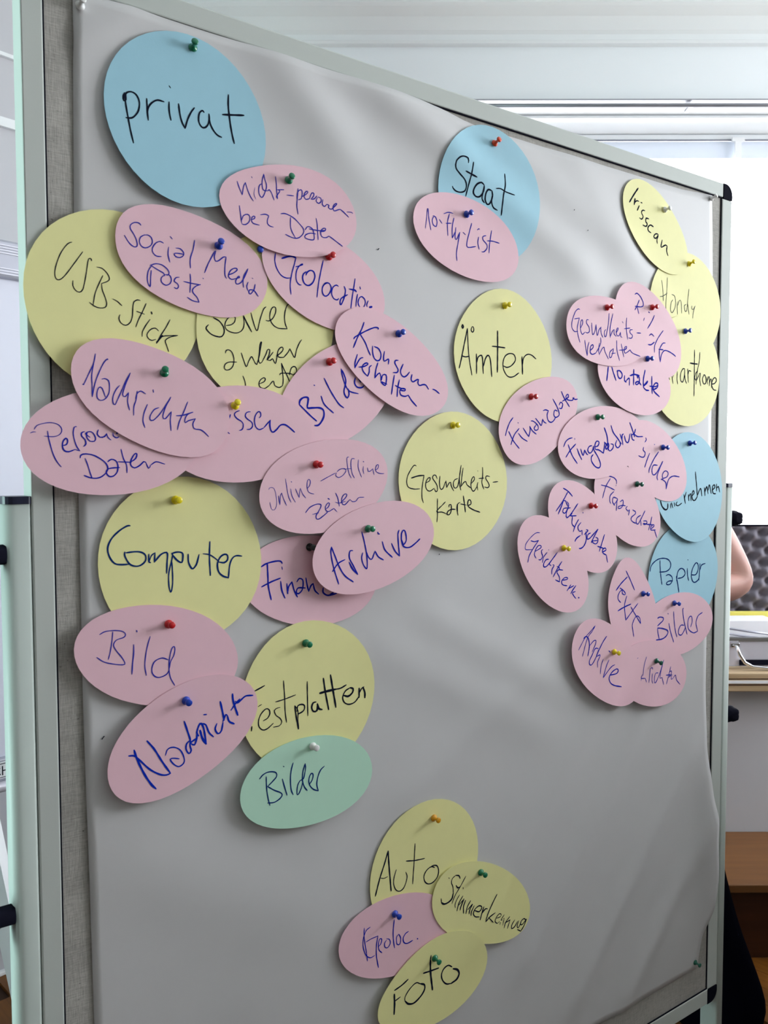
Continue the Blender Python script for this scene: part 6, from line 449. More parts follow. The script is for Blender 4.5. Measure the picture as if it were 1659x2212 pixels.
# parquet: planks laid diagonally, only where the floor can be seen
fl = bpy.data.objects['floor']
L_, w_ = .42, .07
pm = bmesh.new(); add_box(pm, (-L_ / 2, -w_ / 2 + .0012, -.011), (L_ / 2, w_ / 2 - .0012, 0), .001)
pk = bm_obj('plank', pm, M['parquet'], fl); n = 0
def visible(X, Y):
    if Y < .9 or Y > 2.6: return False
    px = 829.5 + X / Y * 1790
    return (X > .35 and px < 1800 and Y > 1.55) or (px < 120 and px > -60 and Y > 1.3)
for i in range(-40, 60):
    for j in range(-12, 16):
        u = j * L_ + (i % 2) * L_ / 2; v = i * w_
        X = u * math.cos(PI / 4 * 3) - v * math.sin(PI / 4 * 3) + .5; Y = u * math.sin(PI / 4 * 3) + v * math.cos(PI / 4 * 3) + 1.6
        if not visible(X, Y) or Y > 2.0 and Y + .2 > 2.33 + .35: continue
        q = pk if n == 0 else pk.copy()
        if n: COL.objects.link(q); q.parent = fl
        q.location = (X, Y, 0); q.rotation_euler = (0, 0, PI * 3 / 4); n += 1
        if n > 280: break

# ------------------------------------------------------------------ pinboard
ZB, ZT = CAMZ - .985, CAMZ + .4995
X0, X1, X2, X3 = .1855, .2062, 1.3365, 1.3655
ZI0, ZI1 = CAMZ - .957, CAMZ + .4755
O = B(0, 0, 0)
board = empty('pinboard', B(.776, 0, 0), TH, label='large upright pinboard with grey-green metal frame covered in paper and cards', cat='pinboard')
bx = .776
def part(name, a, b, m, bev=0.): return box(name, (a[0] - bx, a[1], a[2]), (b[0] - bx, b[1], b[2]), m, board, bev)
FD = .034
part('linen_panel', (X1 - .004, .003, ZI0 - .004), (X2 + .004, .026, ZI1 + .004), M['linen'])
part('frame_bar', (X0, 0, ZB + .0275), (X1, FD, ZT - .0265), M['mint'], .0016)
part('frame_bar', (X2, 0, ZB + .0275), (X3, FD, ZT - .0265), M['mint'], .0016)
part('frame_bar', (X0 + .021, 0, ZI1), (X3 - .0265, FD, ZT), M['mint'], .0016)
part('frame_bar', (X0 + .021, 0, ZB), (X3 - .0265, FD, ZI0), M['mint'], .0016)
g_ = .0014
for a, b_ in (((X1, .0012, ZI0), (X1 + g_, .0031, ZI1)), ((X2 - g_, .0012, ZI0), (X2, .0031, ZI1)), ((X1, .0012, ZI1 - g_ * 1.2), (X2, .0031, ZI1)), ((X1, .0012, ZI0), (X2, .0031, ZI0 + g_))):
    part('groove_shade', a, b_, M['blackpl'])  # black strips stand for the shadow line in the groove inside the frame
def corner(cx, cz, sx_, sz_, wx, wz):
    """rounded black corner cap; (cx,cz) is the outer corner, sx/sz point inward"""
    r = .019; pts = [(0, wz), (0, r)] + [(r - r * math.cos(a), r - r * math.sin(a)) for a in [PI / 2 * k / 8 for k in range(1, 8)]] + [(r, 0), (wx, 0), (wx, wz)]
    y0, y1 = -.0006, FD + .0006
    P = [(cx + sx_ * a - bx, cz + sz_ * b_) for a, b_ in pts]; n = len(P)
    vs = [(x, y0, z) for x, z in P] + [(x, y1, z) for x, z in P]
    bm = bmesh.new(); V = [bm.verts.new(v) for v in vs]; bm.faces.new(V[:n]); bm.faces.new(V[n:])
    for i in range(n): bm.faces.new((V[i], V[(i + 1) % n], V[n + (i + 1) % n], V[n + i]))
    bm_obj('corner_cap', bm, M['blackpl'], board)
corner(X3, ZT, -1, -1, X3 - X2 - .003, .0258); corner(X3, ZB, -1, 1, X3 - X2, .0268)
corner(X0, ZT, 1, -1, .0207, .0258); corner(X0, ZB, 1, 1, .0207, .0268)
# posts with caps, knobs and feet: a stand that carries the board
def rrect(x0, x1, y0, y1, r, k=5, inner=0):
    out = []
    rl = .0035 if inner < 0 else r; rr = .0035 if inner > 0 else r      # tighter corners on the side next to the board
    for cx_, cy_, a0, r in ((x1 - rr, y1 - rr, 0, rr), (x0 + rl, y1 - rl, PI / 2, rl), (x0 + rl, y0 + rl, PI, rl), (x1 - rr, y0 + rr, PI * 1.5, rr)):
        for i in range(k + 1): a = a0 + PI / 2 * i / k; out.append((cx_ + r * math.cos(a), cy_ + r * math.sin(a)))
    return out
def prism(bm, P, z0, z1):
    a = [bm.verts.new((x, y, z0)) for x, y in P]; b_ = [bm.verts.new((x, y, z1)) for x, y in P]; n = len(P)
    bm.faces.new(a); bm.faces.new(b_)
    for i in range(n): bm.faces.new((a[i], a[(i + 1) % n], b_[(i + 1) % n], b_[i]))
ZP = CAMZ - .0335
def post(x0, x1, outward, zk):
    bm = bmesh.new(); prism(bm, rrect(x0 - bx, x1 - bx, .000, .036, .0115, 5, -outward), .05, ZP)
    o = bm_obj('post', bm, M['mintpost'], board, False)
    for pl in o.data.polygons: pl.use_smooth = abs(pl.normal.z) < .5
    bm = bmesh.new(); prism(bm, rrect(x0 - bx - .0006, x1 - bx + .0006, -.0006, .0366, .012, 5, -outward), ZP, ZP + .0075); bm_obj('post_cap', bm, M['navycap'], o)
    xo = (x0 + .002 if outward < 0 else x1 - .001) - bx; ky = .0105 if outward < 0 else .018
    for z, rr in zk:
        bm = bmesh.new(); lathe(bm, [(.010, 0), (.010, .014), (.013, .016), (.021 * rr, .020), (.024 * rr, .026), (.023 * rr, .036), (.018 * rr, .041)], 20, Matrix.Translation((xo, ky, z)) @ Matrix.Rotation(outward * PI / 2, 4, 'Y'))
        for v in bm.verts:
            d = (v.co.x - xo) * outward
            if d > .018:
                a = math.atan2(v.co.z - z, v.co.y - ky); k = 1 + .10 * math.cos(5 * a); v.co.y = ky + (v.co.y - ky) * k; v.co.z = z + (v.co.z - z) * k
        bm_obj('knob', bm, M['blackpl'], o, True)
    # foot
    bm = bmesh.new(); add_box(bm, (x0 - bx - .005, -.26, .022), (x1 - bx + .005, .30, .05), .006); f = bm_obj('foot', bm, M['mintpost'], board)
    for yy in (-.24, .26):
        bm = bmesh.new(); lathe(bm, [(.016, 0), (.018, .004), (.018, .022), (.01, .0225)], 16, Matrix.Translation(((x0 + x1) / 2 - bx, yy, 0))); bm_obj('foot_pad', bm, M['blackpl'], f)
post(.1605, .1850, -1, [(CAMZ - .083, .62), (CAMZ - .445, 1.0)])
post(1.368, 1.3925, 1, [(CAMZ - .092, .6), (CAMZ - .462, .62)])

# ------------------------------------------------------------------ white paper sheet
def lerp_tab(tab, t):
    for (a, va), (b_, vb) in zip(tab, tab[1:]):
        if t <= b_:
            s = (t - a) / (b_ - a); s = s * s * (3 - 2 * s) if False else s
            return va + (vb - va) * s
    return tab[-1][1]
PL = [(0, .2352), (.15, .2325), (.36, .2312), (.52, .2310), (.78, .2365), (1, .238)]
PR = [(0, 1.3080), (.05, 1.3115), (.10, 1.3135), (.33, 1.3155), (.51, 1.3152), (.63, 1.3165), (.72, 1.3215), (.81, 1.3345), (.85, 1.3395), (.885, 1.3425), (.92, 1.336), (.955, 1.3115), (1, 1.3035)]
PT = [(0, .4749), (.40, .4749), (.44, .4725), (.475, .4670), (.51, .4640), (.55, .4640), (.64, .4655), (.73, .4655), (.86, .4660), (.92, .4670), (.97, .4715), (1, .4735)]
zt0, zb0 = CAMZ + .475, CAMZ - .9045
NU, NV = 110, 140
vs, fs = [], []
for j in range(NV + 1):
    v = j / NV
    for i in range(NU + 1):
        u = i / NU
        x = lerp_tab(PL, v) * (1 - u) + lerp_tab(PR, v) * u
        z = (CAMZ + lerp_tab(PT, u)) * (1 - v) + zb0 * v
        y = .0022 - wave(x, z)
        y -= .010 * math.exp(-((u - 1) / .05) ** 2) * math.exp(-((v - .86) / .09) ** 2)
        vs.append((x - bx, y, z))
for j in range(NV):
    for i in range(NU):
        a = j * (NU + 1) + i; fs.append((a, a + NU + 1, a + NU + 2, a + 1))
po = mesh_obj('paper_sheet', vs, fs, M['paper'], None, True, board.location, TH)
md = po.modifiers.new('thickness', 'SOLIDIFY'); md.thickness = .0003; md.offset = -1
tag(po, 'large white paper sheet covering the pinboard, softly creased', 'paper')
# pen dashes on the sheet
dots = [(.6005, .2745, 3), (.700, .352, 2), (.76, .30, 2), (.955, .385, 2), (.986, .36, 2), (.249, -.281, 4), (.46, .27, 2), (.665, -.10, 1.5), (.70, -.115, 1.5)]
for x, z, l in dots:
    bm = bmesh.new(); z += CAMZ; a = .0005; pts = [(x, z), (x + l * .0007, z + l * .0007)]
    y = .0022 - wave(x, z) - .0009
    V = [bm.verts.new((px_ - bx, y, pz_)) for px_, pz_ in ((pts[0][0] - a, pts[0][1]), (pts[0][0] + a, pts[0][1] - a), (pts[1][0] + a, pts[1][1]), (pts[1][0] - a, pts[1][1] + a))]; bm.faces.new(V)
    bm_obj('pen_mark', bm, M['ink_black'], po)

# ------------------------------------------------------------------ cards and their pins
def push_pin(x, z, y, colour, label, tx=0, tz=0):
    m_ = Matrix.Rotation(PI / 2, 4, 'X')     # axis to -y (towards the viewer)
    bm = bmesh.new()
    lathe(bm, [(.0032, .0001), (.0042, .0008), (.0043, .0016), (.0040, .0024), (.0026, .0034), (.0017, .0048), (.0016, .0068), (.0022, .0082), (.0032, .0090), (.0034, .0098), (.0033, .0108), (.0026, .0113)], 20, m_)
    o = bm_obj('push_pin', bm, M['pin_' + colour], None, True, B(x, y, z))
    o.rotation_euler = (tx, 0, TH + tz)
    o.scale = (1.12, 1.08, 1.12)
    bm = bmesh.new(); lathe(bm, [(.0005, .0003), (.0005, -.0035), (.0001, -.0045)], 8, m_); bm_obj('needle', bm, M['steel'], o)
    tag(o, label, 'pin', 'push pins on the board'); return o
def short(label): return label
PN = {'darkgreen': 'dark green', 'orange': 'orange-red', 'orangeyellow': 'orange-yellow'}
WORDS = dict(server='Server card', privat='privat card', social='Social Media card', geo='Geolocation card', nicht='nicht-personen card', wissen='card ending issen', bilder1='Bilder card left of Konsumverhalten', nachr1='Nachrichten card over USB-Stick', konsum='Konsumverhalten card', gkarte='Gesundheits-Karte card', finanz='Finanz card', online='Online-offline card', computer='Computer card', archive1='Archive card near the board centre', bild='Bild card', fest='Festplatten card', nachr2='bold blue Nachrichten card', green='green Bilder card', staat='Staat card', nofly='No-Fly-List card', amter='Ämter card', finanzd1='Finanzdaten card below Ämter', handy='Handy card', smart='card ending marthome', rcard='half-hidden pink card left of Handy', kontakte='Kontakte card', gverh='Gesundheitsverhalten card', iris='Irisscan card', untern='Unternehmen card', bilder2='Bilder card beside Fingerabdruck', finanzd2='Finanzdaten card below Fingerabdruck', finger='Fingerabdruck card', track='Trackingdaten card', gesicht='Gesichtserk. card', bilder3='Bilder card below Papier', texte='Texte card', nachr3='card ending chrichten', archive2='Archive card at lower right', auto='Auto card', geoloc2='Geoloc. card', stimm='Stimmerkennung card', foto='Foto card')
TILT = dict(privat=(-.25, -.15), nicht=(-.2, -.1), nachr1=(-.3, -.25), social=(-.3, -.1), wissen=(-.35, -.1), nachr3=(.2, 0), staat=(-.25, 0), foto=(.1, 0), handy=(-.2, 0), konsum=(-.1, 0))
for ci, c in enumerate(CARDS):
    ox, oz = c['pin']
    P = [tuple(float(q) / 1000 for q in s.split(',')) for s in c['outline'].split()]
    n = len(P); cx_ = sum(p[0] for p in P) / n; cz_ = sum(p[1] for p in P) / n
    NR = 9; T = .00028
    rings = []
    for k in range(1, NR + 1):
        f_ = (k / NR) ** .9; rings.append([(cx_ + (p[0] - cx_) * f_, cz_ + (p[1] - cz_) * f_) for p in P])
    def V3(x, z, off): return (x - ox, -card_h(x, z, c) - off, z - oz)
    vs = [V3(cx_, cz_, 0)]
    for r_ in rings: vs += [V3(x, z, 0) for x, z in r_]
    nb = len(vs); vs += [(a, b_ + T, c_) for a, b_, c_ in vs[:]]
    a = 1 + (NR - 1) * n; vs += vs[a:a + n] + vs[nb + a:nb + a + n]
    fs = []
    for i in range(n):
        j = (i + 1) % n; fs.append((0, 1 + i, 1 + j)); fs.append((nb, nb + 1 + j, nb + 1 + i))
        for k in range(NR - 1):
            a, b_ = 1 + k * n, 1 + (k + 1) * n
            fs.append((a + i, b_ + i, b_ + j, a + j)); fs.append((nb + a + i, nb + a + j, nb + b_ + j, nb + b_ + i))
        a = 1 + (NR - 1) * n; e_ = 2 * nb; fs.append((e_ + i, e_ + n + i, e_ + n + j, e_ + j))
    o = mesh_obj('paper_card', vs, fs, M[c['color']], None, False, B(ox, 0, oz), TH)
    me = o.data; bm = bmesh.new(); bm.from_mesh(me); bmesh.ops.recalc_face_normals(bm, faces=bm.faces); bm.to_mesh(me); bm.free()
    for pl in me.polygons: pl.use_smooth = abs(pl.normal.y) > .35
    tag(o, c['label'], 'card', 'moderation cards pinned to the board')
    # handwriting: flat ink ribbons on the card
    vs, fs = [], []
    for si, st in enumerate(c['strokes'].split(';')):
        w, pts = st.split(':'); w = float(w) / 1000
        pts = [tuple(float(q) / 1000 for q in s.split(',')) for s in pts.split()]
        S = spline(pts, .0018) if len(pts) > 1 else pts
        m_ = len(S); base = len(vs)
        for k, (x, z) in enumerate(S):
            a = S[max(0, k - 1)]; b_ = S[min(m_ - 1, k + 1)]; dx, dz = b_[0] - a[0], b_[1] - a[1]; L = math.hypot(dx, dz) or 1
            e = .55 if k in (0, m_ - 1) else (.9 if k in (1, m_ - 2) else 1.)
            hw = w * e * (1 + .10 * math.sin(k * .9 + si))
            ex = 0
            if k == 0: ex = -.5 * w
            if k == m_ - 1: ex = .5 * w
            x_, z_ = x + dx / L * ex, z + dz / L * ex
            off = .00022 + .000004 * (si % 8)
            vs.append(V3(x_ - dz / L * hw, z_ + dx / L * hw, off)); vs.append(V3(x_ + dz / L * hw, z_ - dx / L * hw, off))
            if k: q = base + 2 * k; fs.append((q - 2, q - 1, q + 1, q))
    mesh_obj('handwriting', vs, fs, M['ink_' + c['ink']], o)
    if c['pincol']:
        h = card_h(ox, oz, c); tx, tz = TILT.get(c['key'], (random.uniform(-.06, .06), random.uniform(-.05, .05)))
        if c['key'] == 'server': h -= .0082      # pressed in under the Geolocation card
        push_pin(ox, oz, -h - .0001, c['pincol'], '%s push pin in the %s' % (PN.get(c['pincol'], c['pincol']), WORDS[c['key']]), tx, tz)
ph = lambda x, z: .0018 - wave(x, z)
push_pin(.2415, CAMZ + .4595, ph(.2415, CAMZ + .4595), 'white', 'pale push pin at the top left corner of the paper sheet', -.2, 0)
push_pin(1.3035, CAMZ + .4665, ph(1.3035, CAMZ + .4665), 'white', 'white push pin at the top right corner of the paper sheet', -.3, .1)
push_pin(1.2955, CAMZ - .8905, ph(1.2955, CAMZ - .8905), 'darkgreen', 'dark green push pin at the bottom right corner of the paper sheet', .1, 0)

# ------------------------------------------------------------------ things behind on the right
cs = empty('aluminium_case', (1.12, 2.66, .7725), label='open silver aluminium case with grey foam lid on the window sill', cat='case')
w2, dp, hh = .27, .30, .103
bm = bmesh.new()
add_box(bm, (-w2, 0, 0), (w2, .006, hh), .0015); add_box(bm, (-w2, dp - .006, 0), (w2, dp, hh), .0015); add_box(bm, (-w2, .0061, 0), (-w2 + .006, dp - .0061, hh)); add_box(bm, (w2 - .006, .0061, 0), (w2, dp - .0061, hh)); add_box(bm, (-w2 + .006, .006, 0), (w2 - .006, dp - .006, .006))
sh = bm_obj('case_shell', bm, M['alu'], cs)
bm = bmesh.new(); add_box(bm, (-w2 - .003, -.004, hh - .014), (w2 + .003, .008, hh), .002); add_box(bm, (-w2 - .003, -.003, 0), (w2 + .003, .0, .01), .0015); bm_obj('rim', bm, M['chrome'], sh)
bm = bmesh.new(); add_box(bm, (-w2 + .007, .007, .008), (w2 - .007, dp - .007, .03)); bm_obj('foam_base', bm, M['foam'], cs)
# lid with egg-crate foam
tilt = Matrix.Translation((0, dp, hh)) @ Matrix.Rotation(-.06, 4, 'X')
bm = bmesh.new(); add_box(bm, (-w2, .0, 0), (w2, .008, .345), .003); add_box(bm, (-w2, -.022, 0), (-w2 + .006, 0, .345)); add_box(bm, (w2 - .006, -.022, 0), (w2, 0, .345)); add_box(bm, (-w2, -.022, .339), (w2, 0, .345)); bm.transform(tilt)
lid = bm_obj('lid', bm, M['blackpl'], cs)
NX, NZ = 150, 96; vs, fs = [], []
for j in range(NZ + 1):
    for i in range(NX + 1):
        x = -w2 + .007 + (2 * w2 - .014) * i / NX; z = .003 + .335 * j / NZ
        e = .016 * math.sin(2 * PI * (x + z * .35) / .072) * math.sin(2 * PI * (z - x * .35) / .072)
        vs.append(tilt @ Vector((x, -.021 - e, z)))
for j in range(NZ):
    for i in range(NX): a = j * (NX + 1) + i; fs.append((a, a + 1, a + NX + 2, a + NX + 1))
mesh_obj('egg_crate_foam', vs, fs, M['foam'], lid, True)
bm = bmesh.new(); pts = [(x + .074, y, z) for x, y, z in [(-.060, -.005, .078), (-.060, -.022, .076), (-.052, -.026, .05), (-.036, -.027, .026), (-.012, -.028, .013), (.03, -.028, .008), (.09, -.028, .008), (.13, -.028, .02), (.152, -.026, .05), (.16, -.022, .076), (.16, -.005, .078)]]
tube(bm, pts, .0055, 8); hd = bm_obj('carry_handle', bm, M['chrome'], cs, True)
bm = bmesh.new(); add_box(bm, (-.001, -.009, .070), (.029, -.0041, .086), .002); add_box(bm, (.219, -.009, .070), (.249, -.0041, .086), .002); bm_obj('handle_mount', bm, M['chrome'], hd)
box('recess', (.03, -.0048, .012), (.22, -.0041, .030), M['blackpl'], hd)
bm = bmesh.new()
for k in range(12): pass
tube(bm, [(-.12, .03, .112), (-.05, .022, .113), (.02, .018, .108), (.10, .014, .098), (.20, .012, .09)], .007, 8, flat=.5); tube(bm, [(-.12, .09, .122), (.0, .07, .122), (.08, .05, .112), (.17, .05, .1)], .004, 6); bm_obj('strap', bm, M['greypl'], cs, True)
def loose(name, a, b_, m, label, cat, rz=0, loc=(0, 0, 0)):
    o = box(name, a, b_, m, None, .0008); o.location = loc; o.rotation_euler = (0, 0, rz); tag(o, label, cat, 'odds and ends in the open case'); return o
loose('paper_stack', (-.10, -.06, 0), (.215, .04, .105), M['white'], 'stack of white sheets in the open silver case', 'paper', .02, (1.11, 2.83, .8030))
loose('yellow_folder', (-.09, -.008, 0), (.13, .008, .114), M['yel'], 'yellow plastic folder standing at the back of the open case', 'folder', 0, (1.235, 2.905, .8030))
loose('red_folder', (-.05, -.008, 0), (.05, .008, .108), M['redp'], 'small red folder standing at the back left of the open case', 'folder', 0, (1.08, 2.905, .8030))
bm = bmesh.new(); lathe(bm, [(.008, 0), (.009, .002), (.009, .10), (.008, .102)], 14, Matrix.Rotation(PI / 2, 4, 'Y')); mk = bm_obj('marker_pen', bm, M['white'], None, True)
mk.location = (.955, 2.735, .8125); tag(mk, 'white marker pen with yellow cap in the front of the open case', 'pen')
bm = bmesh.new(); lathe(bm, [(.0095, 0), (.0095, .03), (.008, .032)], 14, Matrix.Translation((.07, 0, 0)) @ Matrix.Rotation(PI / 2, 4, 'Y')); bm_obj('pen_cap', bm, M['yel'], mk, True)

# ------------------------------------------------------------------ person standing behind the board
def skin_body(name, joints, edges, m, parent=None, sub=2):
    me = bpy.data.meshes.new(name); me.from_pydata([j[0] for j in joints], edges, []); o = bpy.data.objects.new(name, me); COL.objects.link(o)
    o.modifiers.new('skin', 'SKIN'); s = o.modifiers.new('sub', 'SUBSURF'); s.levels = sub; s.render_levels = sub
    for v, j in zip(me.skin_vertices[0].data, joints):
        r = j[1]; v.radius = (r, r) if not isinstance(r, tuple) else r
    me.skin_vertices[0].data[0].use_root = True
    dg = bpy.context.evaluated_depsgraph_get(); dg.update(); ev = bpy.data.meshes.new_from_object(o.evaluated_get(dg)); bpy.data.objects.remove(o)
    ev.name = name; ev.materials.clear(); ev.materials.append(m); ev.polygons.foreach_set('use_smooth', [True] * len(ev.polygons))
    q = bpy.data.objects.new(name, ev); COL.objects.link(q)
    if parent: q.parent = parent
    return q
pr = empty('person', (.55, 2.02, 0), label='person with a bare arm and dark trousers standing behind the pinboard', cat='person')
PX, PY = .55, 2.02
def J(x, y, z, r): return ((x - PX, y - PY, z), r)
bj = [J(.55, 2.02, .93, (.15, .10)), J(.55, 2.02, 1.08, (.125, .09)), J(.55, 2.03, 1.25, (.14, .10)), J(.55, 2.03, 1.38, (.13, .09)), J(.55, 2.02, 1.46, .055), J(.55, 1.99, 1.55, .052),
      J(.69, 2.03, 1.395, .056), J(.790, 2.02, 1.28, .054), J(.868, 2.00, 1.136, .047), J(.80, 1.97, 1.135, .043), J(.70, 1.92, 1.14, .037), J(.62, 1.86, 1.155, .026), J(.585, 1.84, 1.16, (.038, .02)),
      J(.41, 2.03, 1.395, .056), J(.36, 2.03, 1.25, .050), J(.33, 2.01, 1.12, .042), J(.35, 1.92, 1.08, .038), J(.39, 1.83, 1.09, .027), J(.41, 1.80, 1.10, (.038, .02)),
      J(.64, 2.02, .88, .088), J(.74, 2.01, .50, .066), J(.835, 2.03, .10, .045), J(.46, 2.02, .88, .088), J(.45, 2.01, .48, .066), J(.43, 2.03, .10, .045),
      J(.85, 1.95, .045, .035), J(.43, 1.95, .045, .035), J(.55, 1.985, 1.62, .075), J(.55, 1.975, 1.68, .085), J(.55, 1.985, 1.74, .07)]
be = [(0, 1), (1, 2), (2, 3), (3, 4), (4, 5), (3, 6), (6, 7), (7, 8), (8, 9), (9, 10), (10, 11), (11, 12), (3, 13), (13, 14), (14, 15), (15, 16), (16, 17), (17, 18), (0, 19), (19, 20), (20, 21), (0, 22), (22, 23), (23, 24), (21, 25), (24, 26), (5, 27), (27, 28), (28, 29)]
skin_body('body', bj, be, M['skin'], pr)
def fingers(hx, hy, hz, s):
    for k in range(4):
        o_ = (k - 1.5) * .018; L = (.062, .072, .068, .054)[k]
        skin_body('finger', [J(hx, hy, hz + o_, .0085), J(hx - s * L * .5, hy - .012, hz + o_, .0075), J(hx - s * L * .9, hy - .004, hz + o_, .0068)], [(0, 1), (1, 2)], M['skin'], pr, 1)
    skin_body('thumb', [J(hx + s * .02, hy - .01, hz + .03, .010), J(hx + s * .0, hy - .03, hz + .052, .009), J(hx - s * .022, hy - .036, hz + .06, .008)], [(0, 1), (1, 2)], M['skin'], pr, 1)
fingers(.565, 1.832, 1.165, 1); fingers(.43, 1.795, 1.10, -1)
skin_body('shirt', [J(.55, 2.02, .82, (.172, .128)), J(.55, 2.02, 1.08, (.14, .105)), J(.55, 2.03, 1.25, (.155, .115)), J(.55, 2.03, 1.37, (.145, .105)), J(.55, 2.03, 1.43, (.075, .07)), J(.69, 2.03, 1.395, .066), J(.735, 2.025, 1.33, .062), J(.41, 2.03, 1.395, .066), J(.38, 2.03, 1.30, .062)], [(0, 1), (1, 2), (2, 3), (3, 4), (3, 5), (5, 6), (3, 7), (7, 8)], M['shirt'], pr)
skin_body('trousers', [J(.55, 2.02, .95, (.155, .115)), J(.64, 2.02, .86, .100), J(.737, 2.01, .50, .090), J(.795, 2.02, .26, .098), J(.838, 2.03, .12, .120), J(.846, 2.03, .0, .136), J(.46, 2.02, .86, .100), J(.45, 2.01, .48, .085), J(.43, 2.03, .06, .09)], [(0, 1), (1, 2), (2, 3), (3, 4), (4, 5), (0, 6), (6, 7), (7, 8)], M['trouser'], pr)
for x in (.85, .43):
    bm = bmesh.new(); add_box(bm, (x - .045 - PX, 1.86 - PY, 0), (x + .045 - PX, 2.09 - PY, .055), .02); bm_obj('shoe', bm, M['shoe'], pr, True)
bm = bmesh.new(); bmesh.ops.create_icosphere(bm, subdivisions=3, radius=1)
for v in bm.verts: v.co = Vector((v.co.x * .098, v.co.y * .112 + .012, v.co.z * .10 + .02 + (0 if v.co.y < .2 else -.02)))
bmesh.ops.delete(bm, geom=[v for v in bm.verts if v.co.y < -.055 and v.co.z < .055], context='VERTS')
bmesh.ops.translate(bm, verts=bm.verts, vec=(0, 1.985 - PY, 1.69)); bm_obj('hair', bm, M['hair'], pr, True)
for s in (-1, 1):
    bm = bmesh.new(); bmesh.ops.create_icosphere(bm, subdivisions=2, radius=.011); bmesh.ops.translate(bm, verts=bm.verts, vec=(s * .031, 1.898 - PY, 1.675)); bm_obj('eye', bm, M['eye'], pr, True)
    bm = bmesh.new(); bmesh.ops.create_icosphere(bm, subdivisions=2, radius=1)
    for v in bm.verts: v.co = Vector((s * .088 + v.co.x * .010, v.co.y * .018 + 1.98 - PY, v.co.z * .03 + 1.665))
    bm_obj('ear', bm, M['skin'], pr, True)
bm = bmesh.new(); tube(bm, [(0, 1.895 - PY, 1.685), (0, 1.882 - PY, 1.655), (0, 1.876 - PY, 1.643), (0, 1.895 - PY, 1.638)], [.007, .010, .013, .008], 10); bm_obj('nose', bm, M['skin'], pr, True)
bm = bmesh.new(); tube(bm, [(-.022, 1.902 - PY, 1.612), (0, 1.893 - PY, 1.611), (.022, 1.902 - PY, 1.612)], [.003, .006, .003], 8); bm_obj('mouth', bm, M['lip'], pr, True)

# ------------------------------------------------------------------ things behind on the left
WA = math.atan2(.731, .682)           # direction of the whiteboard in plan
wbx = empty('whiteboard', (-.876, 1.90, 0), WA, label='mobile whiteboard with ribbed grey frame seen at the left edge', cat='whiteboard')
wz0, wz1 = .70, 1.94
box('writing_surface', (-.75, .004, wz0 + .02), (.25, .012, wz1 - .03), M['wb'], wbx)
fr_ = box('top_rail', (-.77, -.012, wz1 - .085), (.27, .02, wz1), M['greypl'], wbx, .006)
for k in range(7):
    z = wz1 - .078 + (k * .006 if k < 3 else .046 + (k - 3) * .006); box('rib', (-.768, -.0145, z), (.268, -.011, z + .0022), M['alu'], fr_)
lr = box('bottom_rail', (-.77, -.012, wz0), (.27, .02, wz0 + .055), M['greypl'], wbx, .004)
bm = bmesh.new(); tube(bm, [(-.77, -.022, wz0 - .006), (.27, -.022, wz0 - .006)], .012, 10); bm_obj('pen_tray', bm, M['alu'], lr, True)
box('name_plate', (-.30, -.0135, wz0 + .010), (.04, -.0115, wz0 + .048), M['white'], lr)
box('plate_line', (-.30, -.0142, wz0 + .0435), (.04, -.0134, wz0 + .0450), M['blackpl'], lr)
box('plate_line', (-.30, -.0142, wz0 + .0120), (.04, -.0134, wz0 + .0135), M['blackpl'], lr)
def glyph(strokes, x, z, s, parent, y=-.0138):
    bm = bmesh.new(); hw = .0014
    for (ax, az, bx_, bz) in strokes:
        a = Vector((x + ax * s, z + az * s)); b_ = Vector((x + bx_ * s, z + bz * s)); d = (b_ - a).normalized() * hw; n_ = Vector((-d.y, d.x))
        V = [bm.verts.new((p_.x, y, p_.y)) for p_ in (a - d + n_, a - d - n_, b_ + d - n_, b_ + d + n_)]; bm.faces.new(V)
    return bm_obj('lettering', bm, M['blackpl'], parent)
GX = -.02
glyph([(0, 0, 0, 1), (.6, 0, .6, 1), (0, .5, .6, .5), (-.35, .85, -1.0, .35), (-1.0, .35, -.3, .1)], GX, wz0 + .0185, .019, lr)
for x in (-.70, .20):
    bm = bmesh.new(); add_box(bm, (x - .02, .022, .04), (x + .02, .05, wz1 - .1), .004); bm_obj('stand_post', bm, M['greypl'], wbx)
    bm = bmesh.new(); add_box(bm, (x - .025, -.20, .03), (x + .025, .25, .055), .006); bm_obj('stand_foot', bm, M['greypl'], wbx)
    for yy in (-.17, .22):
        bm = bmesh.new(); lathe(bm, [(.012, -.012), (.015, -.009), (.015, .009), (.012, .012)], 14, Matrix.Translation((x, yy, .0155)) @ Matrix.Rotation(PI / 2, 4, 'Y')); bm_obj('caster', bm, M['blackpl'], wbx, True)
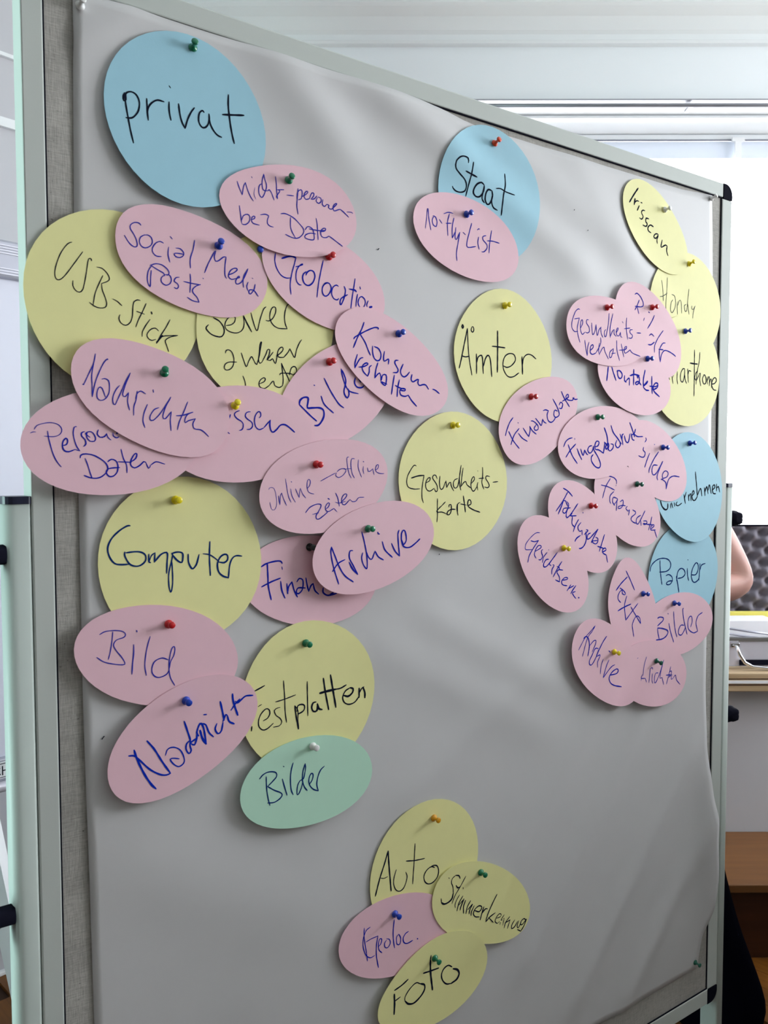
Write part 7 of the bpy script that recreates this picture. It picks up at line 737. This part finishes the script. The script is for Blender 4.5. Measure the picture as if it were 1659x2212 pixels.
# white flip-chart leg and its stand
fc = empty('flipchart_stand', (-.745, 1.38, 0), WA, label='white flipchart easel leg at the bottom left edge', cat='easel')
def leg(a, b_, r=.016):
    bm = bmesh.new(); tube(bm, [a, b_], r, 4); bm_obj('leg', bm, M['wframe'], fc)
leg((.0, 0, 1.2), (.2, .0, .0), .022); leg((-.45, 0, 1.2), (-.62, 0, .0)); leg((-.22, .03, 1.2), (-.22, .12, .0))
box('easel_board', (-.56, -.03, .85), (-.06, -.018, 1.75), M['wb'], fc)
# slanting wall pier behind the whiteboard, with its moulded skirting
def slant(name, a, b_, m, bev=0, kind=True):
    o = box(name, a, b_, m, None, bev); o.location = (-1.03, 2.32, 0); o.rotation_euler = (0, 0, WA)
    return struct(o) if kind else o
slant('wall_corner', (-.75, .02, 0), (.24, .12, ZC - .001), M['panel'])
bb = slant('baseboard_corner', (-.75, .004, 0), (.24, .0199, .245), M['panel'])
def mould(z0, z1, d): box('moulding', (-.75, .004 - d, z0), (.24, .0042, z1), M['trim'], bb, .003)
mould(.236, .246, .010); mould(.250, .262, .004); mould(.10, .108, .008); mould(.112, .124, .014); mould(.0, .012, .016)
slant('trim_6', (-.75, .008, 2.36), (.24, .0199, 2.385), M['trim']); slant('trim_7', (-.75, .008, 2.55), (.24, .0199, 2.56), M['trim'])

# tall cupboard at the right, outside the picture, added to shade the lower part of the board
cb = empty('shade_blocker', (1.95, 1.45, 0), 0, label='added unseen cupboard standing between the pinboard and the right window', cat='blocker')
bm = bmesh.new(); add_box(bm, (-.25, -.85, .06), (.25, .70, 1.42), .004); add_box(bm, (-.23, -.83, 0), (.23, .68, .06)); bm_obj('blocker_body', bm, M['frontwall'], cb)
for k, a in enumerate((-.845, -.07)):
    d = box('blocker_door', (-.268, a, .08), (-.2505, a + .765, 1.40), M['frontwall'], cb, .003)
    bm = bmesh.new(); tube(bm, [(-.29, a + (.70 if k == 0 else .06), .85), (-.29, a + (.70 if k == 0 else .06), 1.0)], .006, 8); bm_obj('blocker_handle', bm, M['alu'], d, True)
